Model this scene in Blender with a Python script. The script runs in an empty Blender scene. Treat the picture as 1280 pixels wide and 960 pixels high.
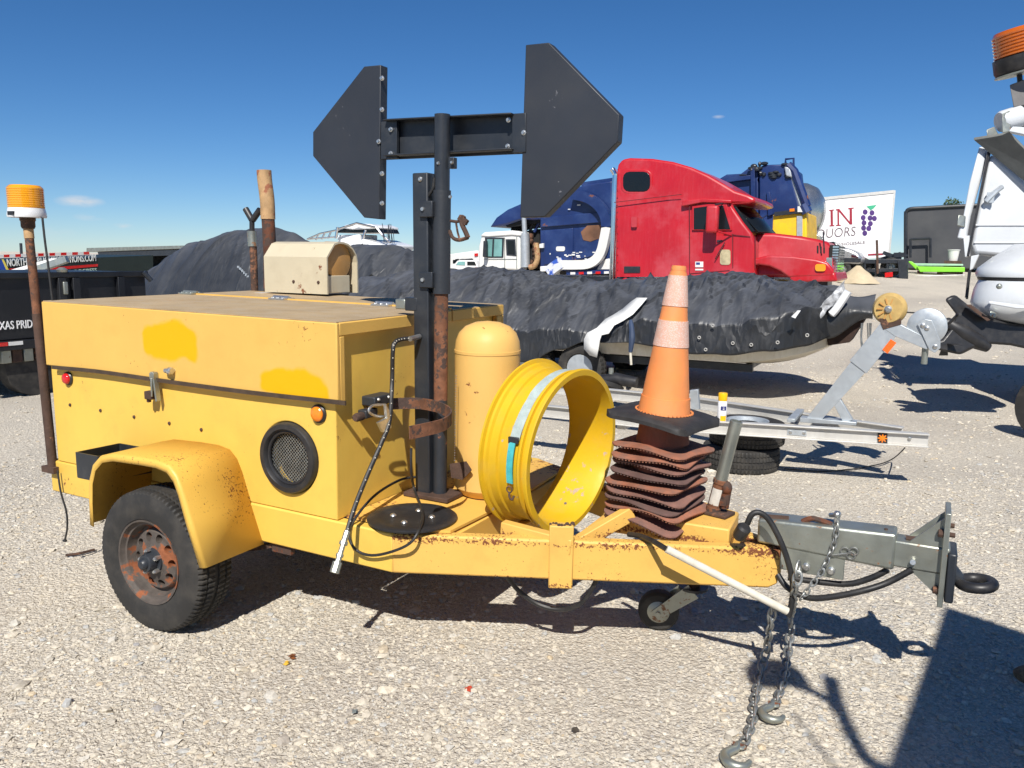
import bpy, bmesh, math, random
import numpy as np
from mathutils import Vector, Matrix, noise as mnoise
random.seed(7); rng = np.random.default_rng(7)
SC = bpy.context.scene
COL = SC.collection
V = Vector
rad = math.radians

# ------------------------------------------------------------------ camera
F = 1008.887                                   # focal length in photo pixels (1280 wide)
CAM = V((2.2991, -2.7858, 1.7892))
PITCH, ROLL, YAW = 0.1556, 0.0129, 0.4789
_f = V((-math.sin(YAW)*math.cos(PITCH), math.cos(YAW)*math.cos(PITCH), -math.sin(PITCH)))
_r = V((math.cos(YAW), math.sin(YAW), 0)); _u = _r.cross(_f)
CR = _r*math.cos(ROLL)+_u*math.sin(ROLL); CU = _u*math.cos(ROLL)-_r*math.sin(ROLL); CF = _f
cd = bpy.data.cameras.new('camera'); cam = bpy.data.objects.new('camera', cd); COL.objects.link(cam)
cd.sensor_width = 36; cd.lens = F/1280*36; cd.clip_start = .05; cd.clip_end = 3000
mw = Matrix((CR, CU, -CF)).transposed().to_4x4(); mw.translation = CAM; cam.matrix_world = mw
SC.camera = cam

# ------------------------------------------------------------------ light
SUNV = V((.34, -.9, 1.0)).normalized()
SUN_EL = math.asin(SUNV.z); SUN_ROT = math.atan2(SUNV.x, SUNV.y)
w = bpy.data.worlds.new('World'); SC.world = w; w.use_nodes = True
nt = w.node_tree; nt.nodes.clear()
out = nt.nodes.new('ShaderNodeOutputWorld'); bg = nt.nodes.new('ShaderNodeBackground')
sky = nt.nodes.new('ShaderNodeTexSky'); sky.sky_type = 'NISHITA'; sky.sun_disc = False
sky.sun_elevation = SUN_EL; sky.sun_rotation = SUN_ROT; sky.altitude = 0; sky.air_density = 0.75
sky.dust_density = 0.0; sky.ozone_density = 4.0
hs = nt.nodes.new('ShaderNodeHueSaturation'); hs.inputs['Saturation'].default_value = 1.15; hs.inputs['Value'].default_value = 1.0
tint = nt.nodes.new('ShaderNodeMix'); tint.data_type = 'RGBA'; tint.blend_type = 'MULTIPLY'; tint.inputs['Factor'].default_value = 1
tint.inputs['B'].default_value = (.82, .925, 1.05, 1); nt.links.new(sky.outputs[0], tint.inputs['A'])
nt.links.new(tint.outputs['Result'], hs.inputs['Color'])
bg.inputs['Strength'].default_value = 0.070
# thin low clouds: puffs of noise round a few directions above the horizon
tc = nt.nodes.new('ShaderNodeTexCoord')
def wn(t, **k):
    n = nt.nodes.new(t)
    for a, b in k.items(): setattr(n, a, b)
    return n
mp = wn('ShaderNodeMapping'); mp.inputs['Scale'].default_value = (1, 1, 3.2)
nt.links.new(tc.outputs['Generated'], mp.inputs[0])
nz = wn('ShaderNodeTexNoise'); nz.inputs['Scale'].default_value = 26; nz.inputs['Detail'].default_value = 6
nt.links.new(mp.outputs[0], nz.inputs['Vector'])
acc = None
def pixdir(x, y): return (CF + CR*((x-640)/F) - CU*((y-480)/F)).normalized()
puffs = [(pixdir(100, 252), .026, .75), (pixdir(113, 271), .018, .4), (pixdir(154, 283), .013, .55), (pixdir(898, 146), .008, .4),
         (pixdir(60, 292), .03, .22), (pixdir(-300, 240), .05, .6), (pixdir(-700, 200), .06, .6), (pixdir(1700, 180), .05, .5), (pixdir(2300, 240), .06, .6)]
for d, s, k in puffs:
    su = wn('ShaderNodeVectorMath', operation='SUBTRACT'); su.inputs[1].default_value = d
    nt.links.new(tc.outputs['Generated'], su.inputs[0])
    mu = wn('ShaderNodeVectorMath', operation='MULTIPLY'); mu.inputs[1].default_value = (1/s, 1/s, 3.4/s)
    nt.links.new(su.outputs[0], mu.inputs[0])
    le = wn('ShaderNodeVectorMath', operation='LENGTH'); nt.links.new(mu.outputs[0], le.inputs[0])
    mr = wn('ShaderNodeMapRange'); mr.inputs['From Min'].default_value = 1; mr.inputs['From Max'].default_value = 0
    mr.inputs['To Max'].default_value = k; nt.links.new(le.outputs['Value'], mr.inputs['Value'])
    if acc is None: acc = mr.outputs[0]
    else:
        mx = wn('ShaderNodeMath', operation='MAXIMUM'); nt.links.new(acc, mx.inputs[0]); nt.links.new(mr.outputs[0], mx.inputs[1]); acc = mx.outputs[0]
m1 = wn('ShaderNodeMapRange'); m1.inputs['From Min'].default_value = .38; m1.inputs['From Max'].default_value = .62
nt.links.new(nz.outputs['Fac'], m1.inputs['Value'])
m2 = wn('ShaderNodeMath', operation='MULTIPLY'); nt.links.new(acc, m2.inputs[0]); nt.links.new(m1.outputs[0], m2.inputs[1])
m3 = wn('ShaderNodeMath', operation='MULTIPLY'); m3.inputs[1].default_value = 1.5; m3.use_clamp = True; nt.links.new(m2.outputs[0], m3.inputs[0])
mixc = wn('ShaderNodeMix', data_type='RGBA'); mixc.inputs['B'].default_value = (8.2, 8.3, 8.6, 1)
nt.links.new(m3.outputs[0], mixc.inputs['Factor']); nt.links.new(hs.outputs[0], mixc.inputs['A'])
nt.links.new(mixc.outputs['Result'], bg.inputs['Color']); nt.links.new(bg.outputs[0], out.inputs[0])

sl = bpy.data.lights.new('sun', 'SUN'); sl.energy = 5.0; sl.angle = rad(.53); sl.color = (1, .955, .88)
so = bpy.data.objects.new('sun', sl); COL.objects.link(so); so.location = (0, 0, 30)
so.rotation_euler = SUNV.to_track_quat('Z', 'Y').to_euler()
vs = SC.view_settings; SC.display_settings.display_device = 'sRGB'; vs.view_transform = 'Standard'; vs.look = 'None'
vs.exposure = 0.34; vs.gamma = 1

# ------------------------------------------------------------------ pixel rays (photo pixel -> world point on a plane)
def ray(x, y): return CF + CR*((x-640)/F) - CU*((y-480)/F)
def _pl(x, y, i, v):
    d = ray(x, y); return CAM + d*((v-CAM[i])/d[i])
def XP(x, y, v): return _pl(x, y, 0, v)
def YP(x, y, v): return _pl(x, y, 1, v)
def ZP(x, y, v): return _pl(x, y, 2, v)
def DP(x, y, d): return CAM + ray(x, y)*d
FH = V((-math.sin(YAW), math.cos(YAW), 0)); RH = V((math.cos(YAW), math.sin(YAW), 0))
def gz(p):                                     # height of the yard: level near, then a slight rise
    d = (p[0]-CAM.x)*FH.x + (p[1]-CAM.y)*FH.y
    if d < 6: return 0.
    s = (p[0]-CAM.x)*RH.x + (p[1]-CAM.y)*RH.y; k = max(0, min(1, (s+3)/6)); k = k*k*(3-2*k)     # rises on the right only
    if d < 26: return k*.0023*(d-6)**2
    t = min(d, 44)-26
    return k*(.92 + .092*(t-t*t/36))
def PP(x, y, o, n):                            # on the plane through o with normal n
    d = ray(x, y); return CAM + d*((V(o)-CAM).dot(n)/d.dot(n))
def tilt(p): return V((p[0], p[1], p[2]-.0095*p[0]+.0062*p[1]))

# ------------------------------------------------------------------ mesh builder
class MB:
    def __init__(s): s.v = []; s.f = []
    def add(s, vs_, fs):
        o = len(s.v); s.v += [V(p) for p in vs_]; s.f += [[i+o for i in f] for f in fs]; return s
    def box(s, lo, hi):
        x0, y0, z0 = lo; x1, y1, z1 = hi
        return s.hexa([(x0, y0, z0), (x1, y0, z0), (x1, y1, z0), (x0, y1, z0)], [(x0, y0, z1), (x1, y0, z1), (x1, y1, z1), (x0, y1, z1)])
    def cbox(s, c, size, M=None):
        h = V(size)/2; pts = []
        for z in (-1, 1):
            for x, y in ((-1, -1), (1, -1), (1, 1), (-1, 1)):
                q = V((x*h.x, y*h.y, z*h.z)); q = (M @ q) if M else q; pts.append(V(c)+q)
        return s.hexa(pts[:4], pts[4:])
    def hexa(s, b, t):
        return s.add(list(b)+list(t), [[3, 2, 1, 0], [4, 5, 6, 7], [0, 1, 5, 4], [1, 2, 6, 5], [2, 3, 7, 6], [3, 0, 4, 7]])
    def prism(s, poly, vec):
        n = len(poly); poly = [V(p) for p in poly]; vec = V(vec)
        nrm = V((0, 0, 0))
        for i in range(n): nrm += poly[i].cross(poly[(i+1) % n])
        if nrm.dot(vec) > 0: poly = poly[::-1]
        top = [p+vec for p in poly]
        return s.add(poly+top, [list(range(n)), list(range(2*n-1, n-1, -1))]+[[i, i+n, (i+1) % n+n, (i+1) % n] for i in range(n)])
    def loft(s, rings, closed=True, cap=True):
        n = len(rings[0]); vs_ = [p for r in rings for p in r]; fs = []
        for k in range(len(rings)-1):
            for i in range(n if closed else n-1):
                j = (i+1) % n; fs.append([k*n+i, k*n+j, (k+1)*n+j, (k+1)*n+i])
        if cap and closed:
            fs.append(list(range(n-1, -1, -1))); fs.append([(len(rings)-1)*n+i for i in range(n)])
        return s.add(vs_, fs)
    def tube(s, pts, r, n=10, cap=True):
        pts = [V(p) for p in pts]; rs = r if isinstance(r, (list, tuple)) else [r]*len(pts)
        t0 = (pts[1]-pts[0]).normalized(); a = t0.orthogonal().normalized(); rings = []
        for i, p in enumerate(pts):
            t = ((pts[min(i+1, len(pts)-1)]-pts[max(i-1, 0)])).normalized()
            a = (a-t*a.dot(t)); a = a.normalized() if a.length > 1e-6 else t.orthogonal().normalized(); b = t.cross(a)
            rings.append([p+(a*math.cos(2*math.pi*k/n)+b*math.sin(2*math.pi*k/n))*rs[i] for k in range(n)])
        return s.loft(rings, True, cap)
    def ribbon(s, pts, wvec, t):               # flat strap along pts
        pts = [V(p) for p in pts]; rings = []
        for i, p in enumerate(pts):
            tg = (pts[min(i+1, len(pts)-1)]-pts[max(i-1, 0)]).normalized(); wv = V(wvec[i] if isinstance(wvec, list) else wvec)
            n = tg.cross(wv).normalized()*t/2
            rings.append([p-wv/2-n, p+wv/2-n, p+wv/2+n, p-wv/2+n])
        return s.loft(rings)
    def lathe(s, prof, o, ax, n=32, cap=True):
        ax = V(ax).normalized(); a = ax.orthogonal().normalized(); b = ax.cross(a); o = V(o)
        return s.loft([[o+ax*h+(a*math.cos(2*math.pi*k/n)+b*math.sin(2*math.pi*k/n))*max(r, 1e-4) for k in range(n)] for r, h in prof], True, cap)
    def torus(s, c, ax, R_, r, n=32, m=10, a0=0, a1=2*math.pi, stretch=None):
        ax = V(ax).normalized(); a = ax.orthogonal().normalized() if stretch is None else V(stretch).normalized(); b = ax.cross(a); c = V(c)
        full = abs(a1-a0-2*math.pi) < 1e-6; rings = []
        for k in range(n + (0 if full else 1)):
            t = a0+(a1-a0)*k/n; d = a*math.cos(t)+b*math.sin(t)
            rings.append([c+d*(R_+r*math.cos(2*math.pi*q/m))+ax*(r*math.sin(2*math.pi*q/m)) for q in range(m)])
        if full: rings.append(rings[0])
        return s.loft(rings, True, not full)
    def ball(s, c, r, n=14, m=8):
        r = r if isinstance(r, (tuple, list)) else (r, r, r); c = V(c); rings = []
        for i in range(m+1):
            t = math.pi*i/m
            rings.append([c+V((r[0]*max(math.sin(t), 1e-3)*math.cos(2*math.pi*k/n), r[1]*max(math.sin(t), 1e-3)*math.sin(2*math.pi*k/n), -r[2]*math.cos(t))) for k in range(n)])
        return s.loft(rings)
    def grid(s, fn, nu, nv):
        return s.add([fn(u/nu, v/nv) for v in range(nv+1) for u in range(nu+1)],
                     [[v*(nu+1)+u, v*(nu+1)+u+1, (v+1)*(nu+1)+u+1, (v+1)*(nu+1)+u] for v in range(nv) for u in range(nu)])
    def tilt(s): s.v = [tilt(p) for p in s.v]; return s
    def xf(s, M): s.v = [M @ p for p in s.v]; return s
    def build(s, name, mat, parent=None, bevel=0, seg=2, smooth=38, solid=0, sub=0, label=None):
        me = bpy.data.meshes.new(name); org = wl(parent) if parent else None
        if org is None:
            xs = [p.x for p in s.v]; ys = [p.y for p in s.v]; zs = [p.z for p in s.v]
            org = V(((min(xs)+max(xs))/2, (min(ys)+max(ys))/2, min(zs)))
        me.from_pydata([p-org for p in s.v], [], s.f); me.update()
        bm = bmesh.new(); bm.from_mesh(me); bmesh.ops.recalc_face_normals(bm, faces=bm.faces); bm.to_mesh(me); bm.free()
        for m in (mat if isinstance(mat, list) else [mat]): me.materials.append(m)
        if smooth:
            me.shade_smooth(); me.set_sharp_from_angle(angle=rad(smooth))
        o = bpy.data.objects.new(name, me); COL.objects.link(o)
        if parent: o.parent = parent
        else: o.location = org
        if solid:
            md = o.modifiers.new('solid', 'SOLIDIFY'); md.thickness = solid; md.offset = 0
        if sub:
            md = o.modifiers.new('sub', 'SUBSURF'); md.levels = sub; md.render_levels = sub
        if bevel:
            md = o.modifiers.new('bevel', 'BEVEL'); md.width = bevel; md.segments = seg; md.limit_method = 'ANGLE'; md.angle_limit = rad(40)
        if label: o['label'] = label
        return o
def wl(o):
    p = V((0, 0, 0))
    while o: p = p+o.location; o = o.parent
    return p
def tag(o, label, cat, group=None, kind=None):
    if label: o['label'] = label
    if cat: o['category'] = cat
    if group: o['group'] = group
    if kind: o['kind'] = kind
    return o
def thing(name, loc, label, cat, group=None):
    o = bpy.data.objects.new(name, None); COL.objects.link(o); o.location = loc; o.empty_display_size = .2
    return tag(o, label, cat, group)
def copy_tree(o, parent=None):
    c = o.copy(); COL.objects.link(c)
    if parent: c.parent = parent
    for ch in list(o.children): copy_tree(ch, c)
    return c
def smooth_path(pts, k=6):
    pts = [V(p) for p in pts]; o = []
    for i in range(len(pts)-1):
        p0 = pts[max(i-1, 0)]; p1 = pts[i]; p2 = pts[i+1]; p3 = pts[min(i+2, len(pts)-1)]
        for j in range(k):
            t = j/k
            o.append(.5*((2*p1)+(p2-p0)*t+(2*p0-5*p1+4*p2-p3)*t*t+(3*p1-p0-3*p2+p3)*t**3))
    return o+[pts[-1]]
def rrect(x0, y0, x1, y1, r, k=4):
    o = []
    for cx, cy, a in ((x1-r, y1-r, 0), (x0+r, y1-r, 90), (x0+r, y0+r, 180), (x1-r, y0+r, 270)):
        for i in range(k+1):
            t = rad(a+90*i/k); o.append((cx+r*math.cos(t), cy+r*math.sin(t)))
    return o

# ------------------------------------------------------------------ materials
def M(name, base, rough=.5, metal=0., v=.12, vs=3., rust=0., rc=(.10, .035, .015), rs=14., big=2., dirt=0., dc=(.32, .26, .19), ds=4.,
      bump=0., bs=120., spec=.5, coat=0., trans=0., fine=0., streak=0., dent=0., edge=None):
    m = bpy.data.materials.new(name); m.use_nodes = True; t = m.node_tree; N = t.nodes; L = t.links
    b = N['Principled BSDF']; b.inputs['Roughness'].default_value = rough; b.inputs['Metallic'].default_value = metal
    b.inputs['Specular IOR Level'].default_value = spec; b.inputs['Coat Weight'].default_value = coat
    b.inputs['Transmission Weight'].default_value = trans
    if 'yellow' in name: b.inputs['Specular IOR Level'].default_value = .3
    co = N.new('ShaderNodeTexCoord').outputs['Object']
    def nz(scale, det=5, rgh=.55, vec=None):
        n = N.new('ShaderNodeTexNoise'); n.inputs['Scale'].default_value = scale; n.inputs['Detail'].default_value = det
        n.inputs['Roughness'].default_value = rgh; L.new(vec or co, n.inputs['Vector']); return n.outputs['Fac']
    def rng_(x, a, b_, lo=0, hi=1):
        n = N.new('ShaderNodeMapRange'); n.inputs['From Min'].default_value = a; n.inputs['From Max'].default_value = b_
        n.inputs['To Min'].default_value = lo; n.inputs['To Max'].default_value = hi; L.new(x, n.inputs['Value']); return n.outputs[0]
    def math_(op, x, y):
        n = N.new('ShaderNodeMath'); n.operation = op; n.use_clamp = True
        for i, q in enumerate((x, y)):
            if isinstance(q, (int, float)): n.inputs[i].default_value = q
            else: L.new(q, n.inputs[i])
        return n.outputs[0]
    def mix(fac, a, b_):
        n = N.new('ShaderNodeMix'); n.data_type = 'RGBA'
        for k, q in (('Factor', fac), ('A', a), ('B', b_)):
            if isinstance(q, tuple): n.inputs[k].default_value = (*q, 1)
            elif isinstance(q, (int, float)): n.inputs[k].default_value = q
            else: L.new(q, n.inputs[k])
        return n.outputs['Result']
    bb = lambda k: tuple(max(0, min(1, c*k)) for c in base)
    col = mix(rng_(nz(vs), .3, .7), bb(1-v), bb(1+v))
    if fine: col = mix(rng_(nz(vs*30, 3), .35, .65, 0, fine), col, bb(.6))
    rg = rng_(nz(vs*2.3), .3, .7, max(0, rough-.08), min(1, rough+.08))
    if streak:
        mpn = N.new('ShaderNodeMapping'); mpn.inputs['Scale'].default_value = (9, 9, .7); L.new(co, mpn.inputs[0])
        col = mix(rng_(nz(3, 5, .6, mpn.outputs[0]), .45, .75, 0, streak), col, dc)
    if dirt:
        col = mix(math_('MULTIPLY', rng_(nz(ds, 7, .62), .52-.25*dirt, .78-.25*dirt), min(1, .35+.6*dirt)), col, dc)
    if rust:
        a = math_('ADD', math_('MULTIPLY', nz(rs, 6, .65), .6), math_('MULTIPLY', nz(big, 3), .4))
        if edge:                                 # paint chipped off along the long edges (heights in object space, sloping with x)
            sp_ = N.new('ShaderNodeSeparateXYZ'); L.new(co, sp_.inputs[0]); zz = math_('MULTIPLY', sp_.outputs[0], 0.)
            zn = N.new('ShaderNodeMath'); zn.operation = 'MULTIPLY_ADD'; zn.inputs[1].default_value = .012; L.new(sp_.outputs[0], zn.inputs[0]); L.new(sp_.outputs[2], zn.inputs[2])
            for zc, wd, am in edge:
                d_ = N.new('ShaderNodeMath'); d_.operation = 'SUBTRACT'; L.new(zn.outputs[0], d_.inputs[0]); d_.inputs[1].default_value = zc
                e_ = N.new('ShaderNodeMath'); e_.operation = 'ABSOLUTE'; L.new(d_.outputs[0], e_.inputs[0]); a = math_('ADD', a, rng_(e_.outputs[0], 0, wd, am, 0))
        fac = rng_(a, .64-.22*rust, .67-.22*rust)
        rcol = mix(nz(rs*3), rc, tuple(min(1, c*2.6) for c in rc))
        col = mix(fac, col, rcol)
        rg = math_('MAXIMUM', rg, math_('MULTIPLY', fac, .85))
        if metal:
            L.new(rng_(fac, 0, 1, metal, .05), b.inputs['Metallic'])
    L.new(col, b.inputs['Base Color']); L.new(rg, b.inputs['Roughness'])
    if bump:
        bn = N.new('ShaderNodeBump'); bn.inputs['Strength'].default_value = bump; bn.inputs['Distance'].default_value = .01
        L.new(nz(bs, 4), bn.inputs['Height'])
        if dent:
            b0 = N.new('ShaderNodeBump'); b0.inputs['Strength'].default_value = dent; b0.inputs['Distance'].default_value = .02; L.new(nz(4.5, 2), b0.inputs['Height']); L.new(b0.outputs[0], bn.inputs['Normal'])
        L.new(bn.outputs[0], b.inputs['Normal'])
    m['co'] = 1
    return m
YEL = (.67, .41, .100)
yellow = M('faded_yellow_paint', YEL, .55, v=.05, vs=2.2, rust=.03, rs=40, big=3, bump=.05, bs=60, dirt=.05, dc=(.58, .34, .08), ds=7, dent=.14, streak=.05)
rim_m = M('rusty_grey_wheel_rim', (.085, .070, .06), .7, v=.4, vs=12, rust=.60, rc=(.13, .042, .016), rs=13, big=6, bump=.2, bs=80)
yellow_body = M('lemon_faded_paint', (.72, .465, .082), .52, v=.05, vs=2.2, rust=.04, rs=40, big=3, bump=.05, bs=60, dirt=.04, dc=(.58, .34, .07), ds=6, dent=.14, streak=.06)
yellow_fender = M('speckled_fender_paint', (.69, .42, .075), .5, v=.06, vs=3, rust=.24, rs=95, big=3, bump=.08, bs=90)
yellow_rust = M('chipped_yellow_paint', (.69, .41, .088), .55, v=.06, vs=3, rust=.34, rs=42, big=4, bump=.12, bs=70, dirt=.10, dc=(.45, .25, .08))
yellow_spk = M('speckled_yellow_paint', (.69, .415, .100), .5, v=.06, vs=3, rust=.20, rs=90, big=3, bump=.08, bs=90, dirt=.08, dc=(.5, .27, .07), ds=8, edge=[(.578, .035, .13), (.398, .03, .12)])
yellow_clean = M('tank_yellow_paint', (.69, .42, .125), .5, v=.04, vs=2, rust=.08, rs=22, big=6, bump=.05, bs=60)
yellow_ring = M('bright_yellow_paint', (.62, .385, .014), .5, v=.06, vs=5, rust=.12, rc=(.22, .17, .13), rs=20, big=4, dirt=.1, dc=(.5, .33, .08), ds=9, bump=.05, bs=60)
roof_paint = M('weathered_roof_paint', (.43, .31, .17), .8, v=.2, vs=5, rust=.2, rc=(.2, .12, .06), rs=30, dirt=.5, dc=(.36, .29, .2), ds=10, bump=.2, bs=150, fine=.5)
black_metal = M('black_painted_steel', (.021, .025, .032), .38, v=.15, vs=3, dirt=.1, dc=(.07, .07, .07), ds=10, bump=.03, bs=50)
black_flat = M('satin_black_panel', (.022, .026, .035), .5, v=.12, vs=2, rust=.03, rc=(.10, .10, .11), rs=30, big=5, dirt=.1, dc=(.034, .036, .04), ds=3)
black_rust = M('black_paint_over_rust', (.022, .026, .033), .5, rust=.2, rc=(.13, .05, .025), rs=24, big=4, bump=.15, bs=60)
rust_pipe = M('rusted_steel_pipe', (.17, .07, .035), .85, v=.45, vs=14, rust=.62, rc=(.035, .022, .018), rs=30, big=7, bump=.3, bs=70)
rust_dark = M('dark_rusty_iron', (.065, .036, .025), .85, v=.35, vs=12, rust=.35, rc=(.11, .05, .028), rs=30, bump=.3, bs=80)
rust_orange = M('orange_rusted_wheel', (.115, .038, .017), .78, v=.45, vs=9, rust=.72, rc=(.035, .020, .015), rs=14, big=7, bump=.2, bs=80)
galv = M('dull_zinc_plate', (.36, .38, .34), .42, metal=.75, v=.2, vs=6, rust=.2, rc=(.12, .06, .03), rs=26, big=4, dirt=.25, dc=(.28, .27, .21), ds=7, bump=.06, bs=60)
galv_clean = M('galvanised_steel', (.50, .54, .57), .45, metal=.55, v=.12, vs=12, dirt=.15, dc=(.35, .35, .34), ds=6, bump=.04, bs=80)
alu = M('weathered_aluminium', (.62, .61, .58), .5, metal=.45, v=.12, vs=5, dirt=.2, dc=(.42, .39, .34), ds=5, bump=.04, bs=60, streak=.2)
chain_m = M('zinc_chain', (.34, .35, .34), .45, metal=.8, v=.25, vs=20, rust=.24, rs=40, bump=.1, bs=120)
steel = M('bright_bolt_steel', (.6, .6, .58), .35, metal=.9, v=.15, vs=30)
chrome = M('chrome', (.75, .76, .78), .12, metal=1, v=.05)
rubber = M('tyre_rubber', (.022, .021, .02), .72, v=.2, vs=6, dirt=.25, dc=(.085, .075, .062), ds=8, bump=.08, bs=120)
rubber_b = M('black_rubber_hose', (.016, .016, .017), .5, v=.2, vs=12, dirt=.2, dc=(.06, .055, .05), ds=20)
plastic_b = M('black_plastic', (.018, .018, .02), .45, v=.15, vs=10, dirt=.15, dc=(.06, .055, .05), ds=10)
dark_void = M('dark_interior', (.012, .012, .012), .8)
seal_m = M('brown_rubber_seal', (.055, .035, .022), .75, v=.3, vs=20, bump=.2, bs=80)
red_lens = M('red_lens', (.55, .012, .012), .2, v=.1, vs=40, coat=.6)
amber_lens = M('amber_lens', (.85, .22, .01), .22, v=.08, vs=40, coat=.6)
beacon_m = M('amber_beacon_lens', (.80, .33, .008), .15, v=.06, vs=8, coat=.8)
beacon_o = M('orange_beacon_lens', (.45, .095, .004), .15, v=.06, vs=8, coat=.8)
beige = M('beige_enamel', (.52, .46, .33), .45, v=.05, vs=3, rust=.08, rs=16, dirt=.15, dc=(.36, .30, .2), ds=5, bump=.05, bs=60)
tan_lens = M('amber_brown_disc', (.48, .25, .07), .45, v=.12, vs=8)
bamboo = M('heat_stained_pipe', (.40, .25, .12), .7, v=.25, vs=14, rust=.4, rc=(.16, .06, .03), rs=10, big=5, bump=.15, bs=60)
white_p = M('white_gelcoat', (.74, .75, .76), .3, v=.04, vs=2, dirt=.12, dc=(.52, .5, .46), ds=3, coat=.2)
hull_white = M('pale_boat_gelcoat', (.56, .585, .61), .3, v=.05, vs=1.2, dirt=.2, dc=(.44, .44, .43), ds=2, coat=.2, streak=.12)
white_truck = M('white_truck_paint', (.72, .72, .70), .4, v=.05, vs=2, dirt=.2, dc=(.5, .46, .4), ds=2, streak=.15)
pvc = M('white_pvc', (.66, .62, .52), .4, v=.08, vs=12, dirt=.25, dc=(.4, .36, .28), ds=14)
teal = M('turquoise_strap', (.06, .42, .45), .8, v=.2, vs=30, bump=.3, bs=400)
strap_g = M('grey_webbing', (.36, .43, .42), .85, v=.15, vs=30, bump=.3, bs=400)
red_truck = M('faded_red_paint', (.42, .007, .014), .38, v=.12, vs=.8, dirt=.2, dc=(.52, .12, .14), ds=1.4, coat=.25, streak=.12)
blue_truck = M('dark_blue_paint', (.008, .024, .11), .4, v=.25, vs=1, rust=.12, rs=3, big=.8, dirt=.12, dc=(.05, .09, .2), ds=2, coat=.15)
glass_d = M('dark_glass', (.008, .010, .012), .12, v=.1, spec=.35)
glass_g = M('green_tinted_glass', (.16, .34, .33), .12, v=.35, vs=1.2, spec=.8)
yellow_hop = M('hopper_yellow', (.80, .48, .02), .5, v=.1, vs=2, dirt=.3, dc=(.35, .25, .08), ds=3)
hull_m = M('stained_white_hull', (.74, .69, .57), .45, v=.08, vs=1.5, dirt=.35, dc=(.42, .33, .20), ds=2.5, streak=.25)
grey_panel = M('dark_grey_trailer_skin', (.055, .057, .062), .5, v=.1, vs=.8, dirt=.15, dc=(.09, .09, .09), ds=1)
black_dump = M('black_trailer_paint', (.010, .011, .014), .42, v=.2, vs=1, dirt=.14, dc=(.035, .034, .033), ds=2)
lime = M('lime_green_paint', (.22, .62, .04), .45, v=.1)
sand = M('pale_sand', (.52, .43, .29), .95, v=.15, vs=2, fine=.35, bump=.5, bs=40)
cone_o = M('sun_faded_orange_pvc', (.78, .26, .075), .6, v=.12, vs=5, dirt=.22, dc=(.50, .24, .12), ds=7, bump=.05, bs=60)
cone_old = M('dirty_orange_pvc', (.30, .085, .04), .75, v=.25, vs=8, dirt=.5, dc=(.14, .075, .05), ds=8, bump=.15, bs=90)
cone_base = M('aged_cone_base', (.22, .105, .08), .85, v=.35, vs=7, dirt=.5, dc=(.13, .085, .075), ds=11, bump=.3, bs=70)
cone_blk = M('black_cone_base', (.022, .021, .022), .7, v=.25, vs=10, dirt=.2, dc=(.06, .055, .05), ds=12, bump=.2, bs=70)

def text_mesh(mb, s, o, xdir, ydir, h, depth=.004, width=None, bold=0., shear=0.):
    """flat lettering as raised geometry: o = lower left, h = cap height, width = full width"""
    cu = bpy.data.curves.new('letters', 'FONT'); cu.body = s; cu.extrude = .02; cu.offset = bold; cu.shear = shear; cu.resolution_u = 3
    ob = bpy.data.objects.new('letters', cu); COL.objects.link(ob)
    dg = bpy.context.evaluated_depsgraph_get(); me = bpy.data.meshes.new_from_object(ob.evaluated_get(dg))
    vs_ = [v.co.copy() for v in me.vertices]; fs = [list(p.vertices) for p in me.polygons]
    bpy.data.objects.remove(ob); bpy.data.curves.remove(cu); bpy.data.meshes.remove(me)
    x0 = min(p.x for p in vs_); x1 = max(p.x for p in vs_); y1 = max(p.y for p in vs_); y0 = min(0, min(p.y for p in vs_))
    sy = h/.72 if y1 < .6 else h/y1
    sx = sy if width is None else width/(x1-x0)
    n = V(xdir).normalized().cross(V(ydir).normalized()); o = V(o); xd = V(xdir).normalized(); yd = V(ydir).normalized()
    mb.add([o+xd*((p.x-x0)*sx)+yd*(p.y*sy)+n*(p.z/.02*depth*.5+depth*.5) for p in vs_], fs); return mb
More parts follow.
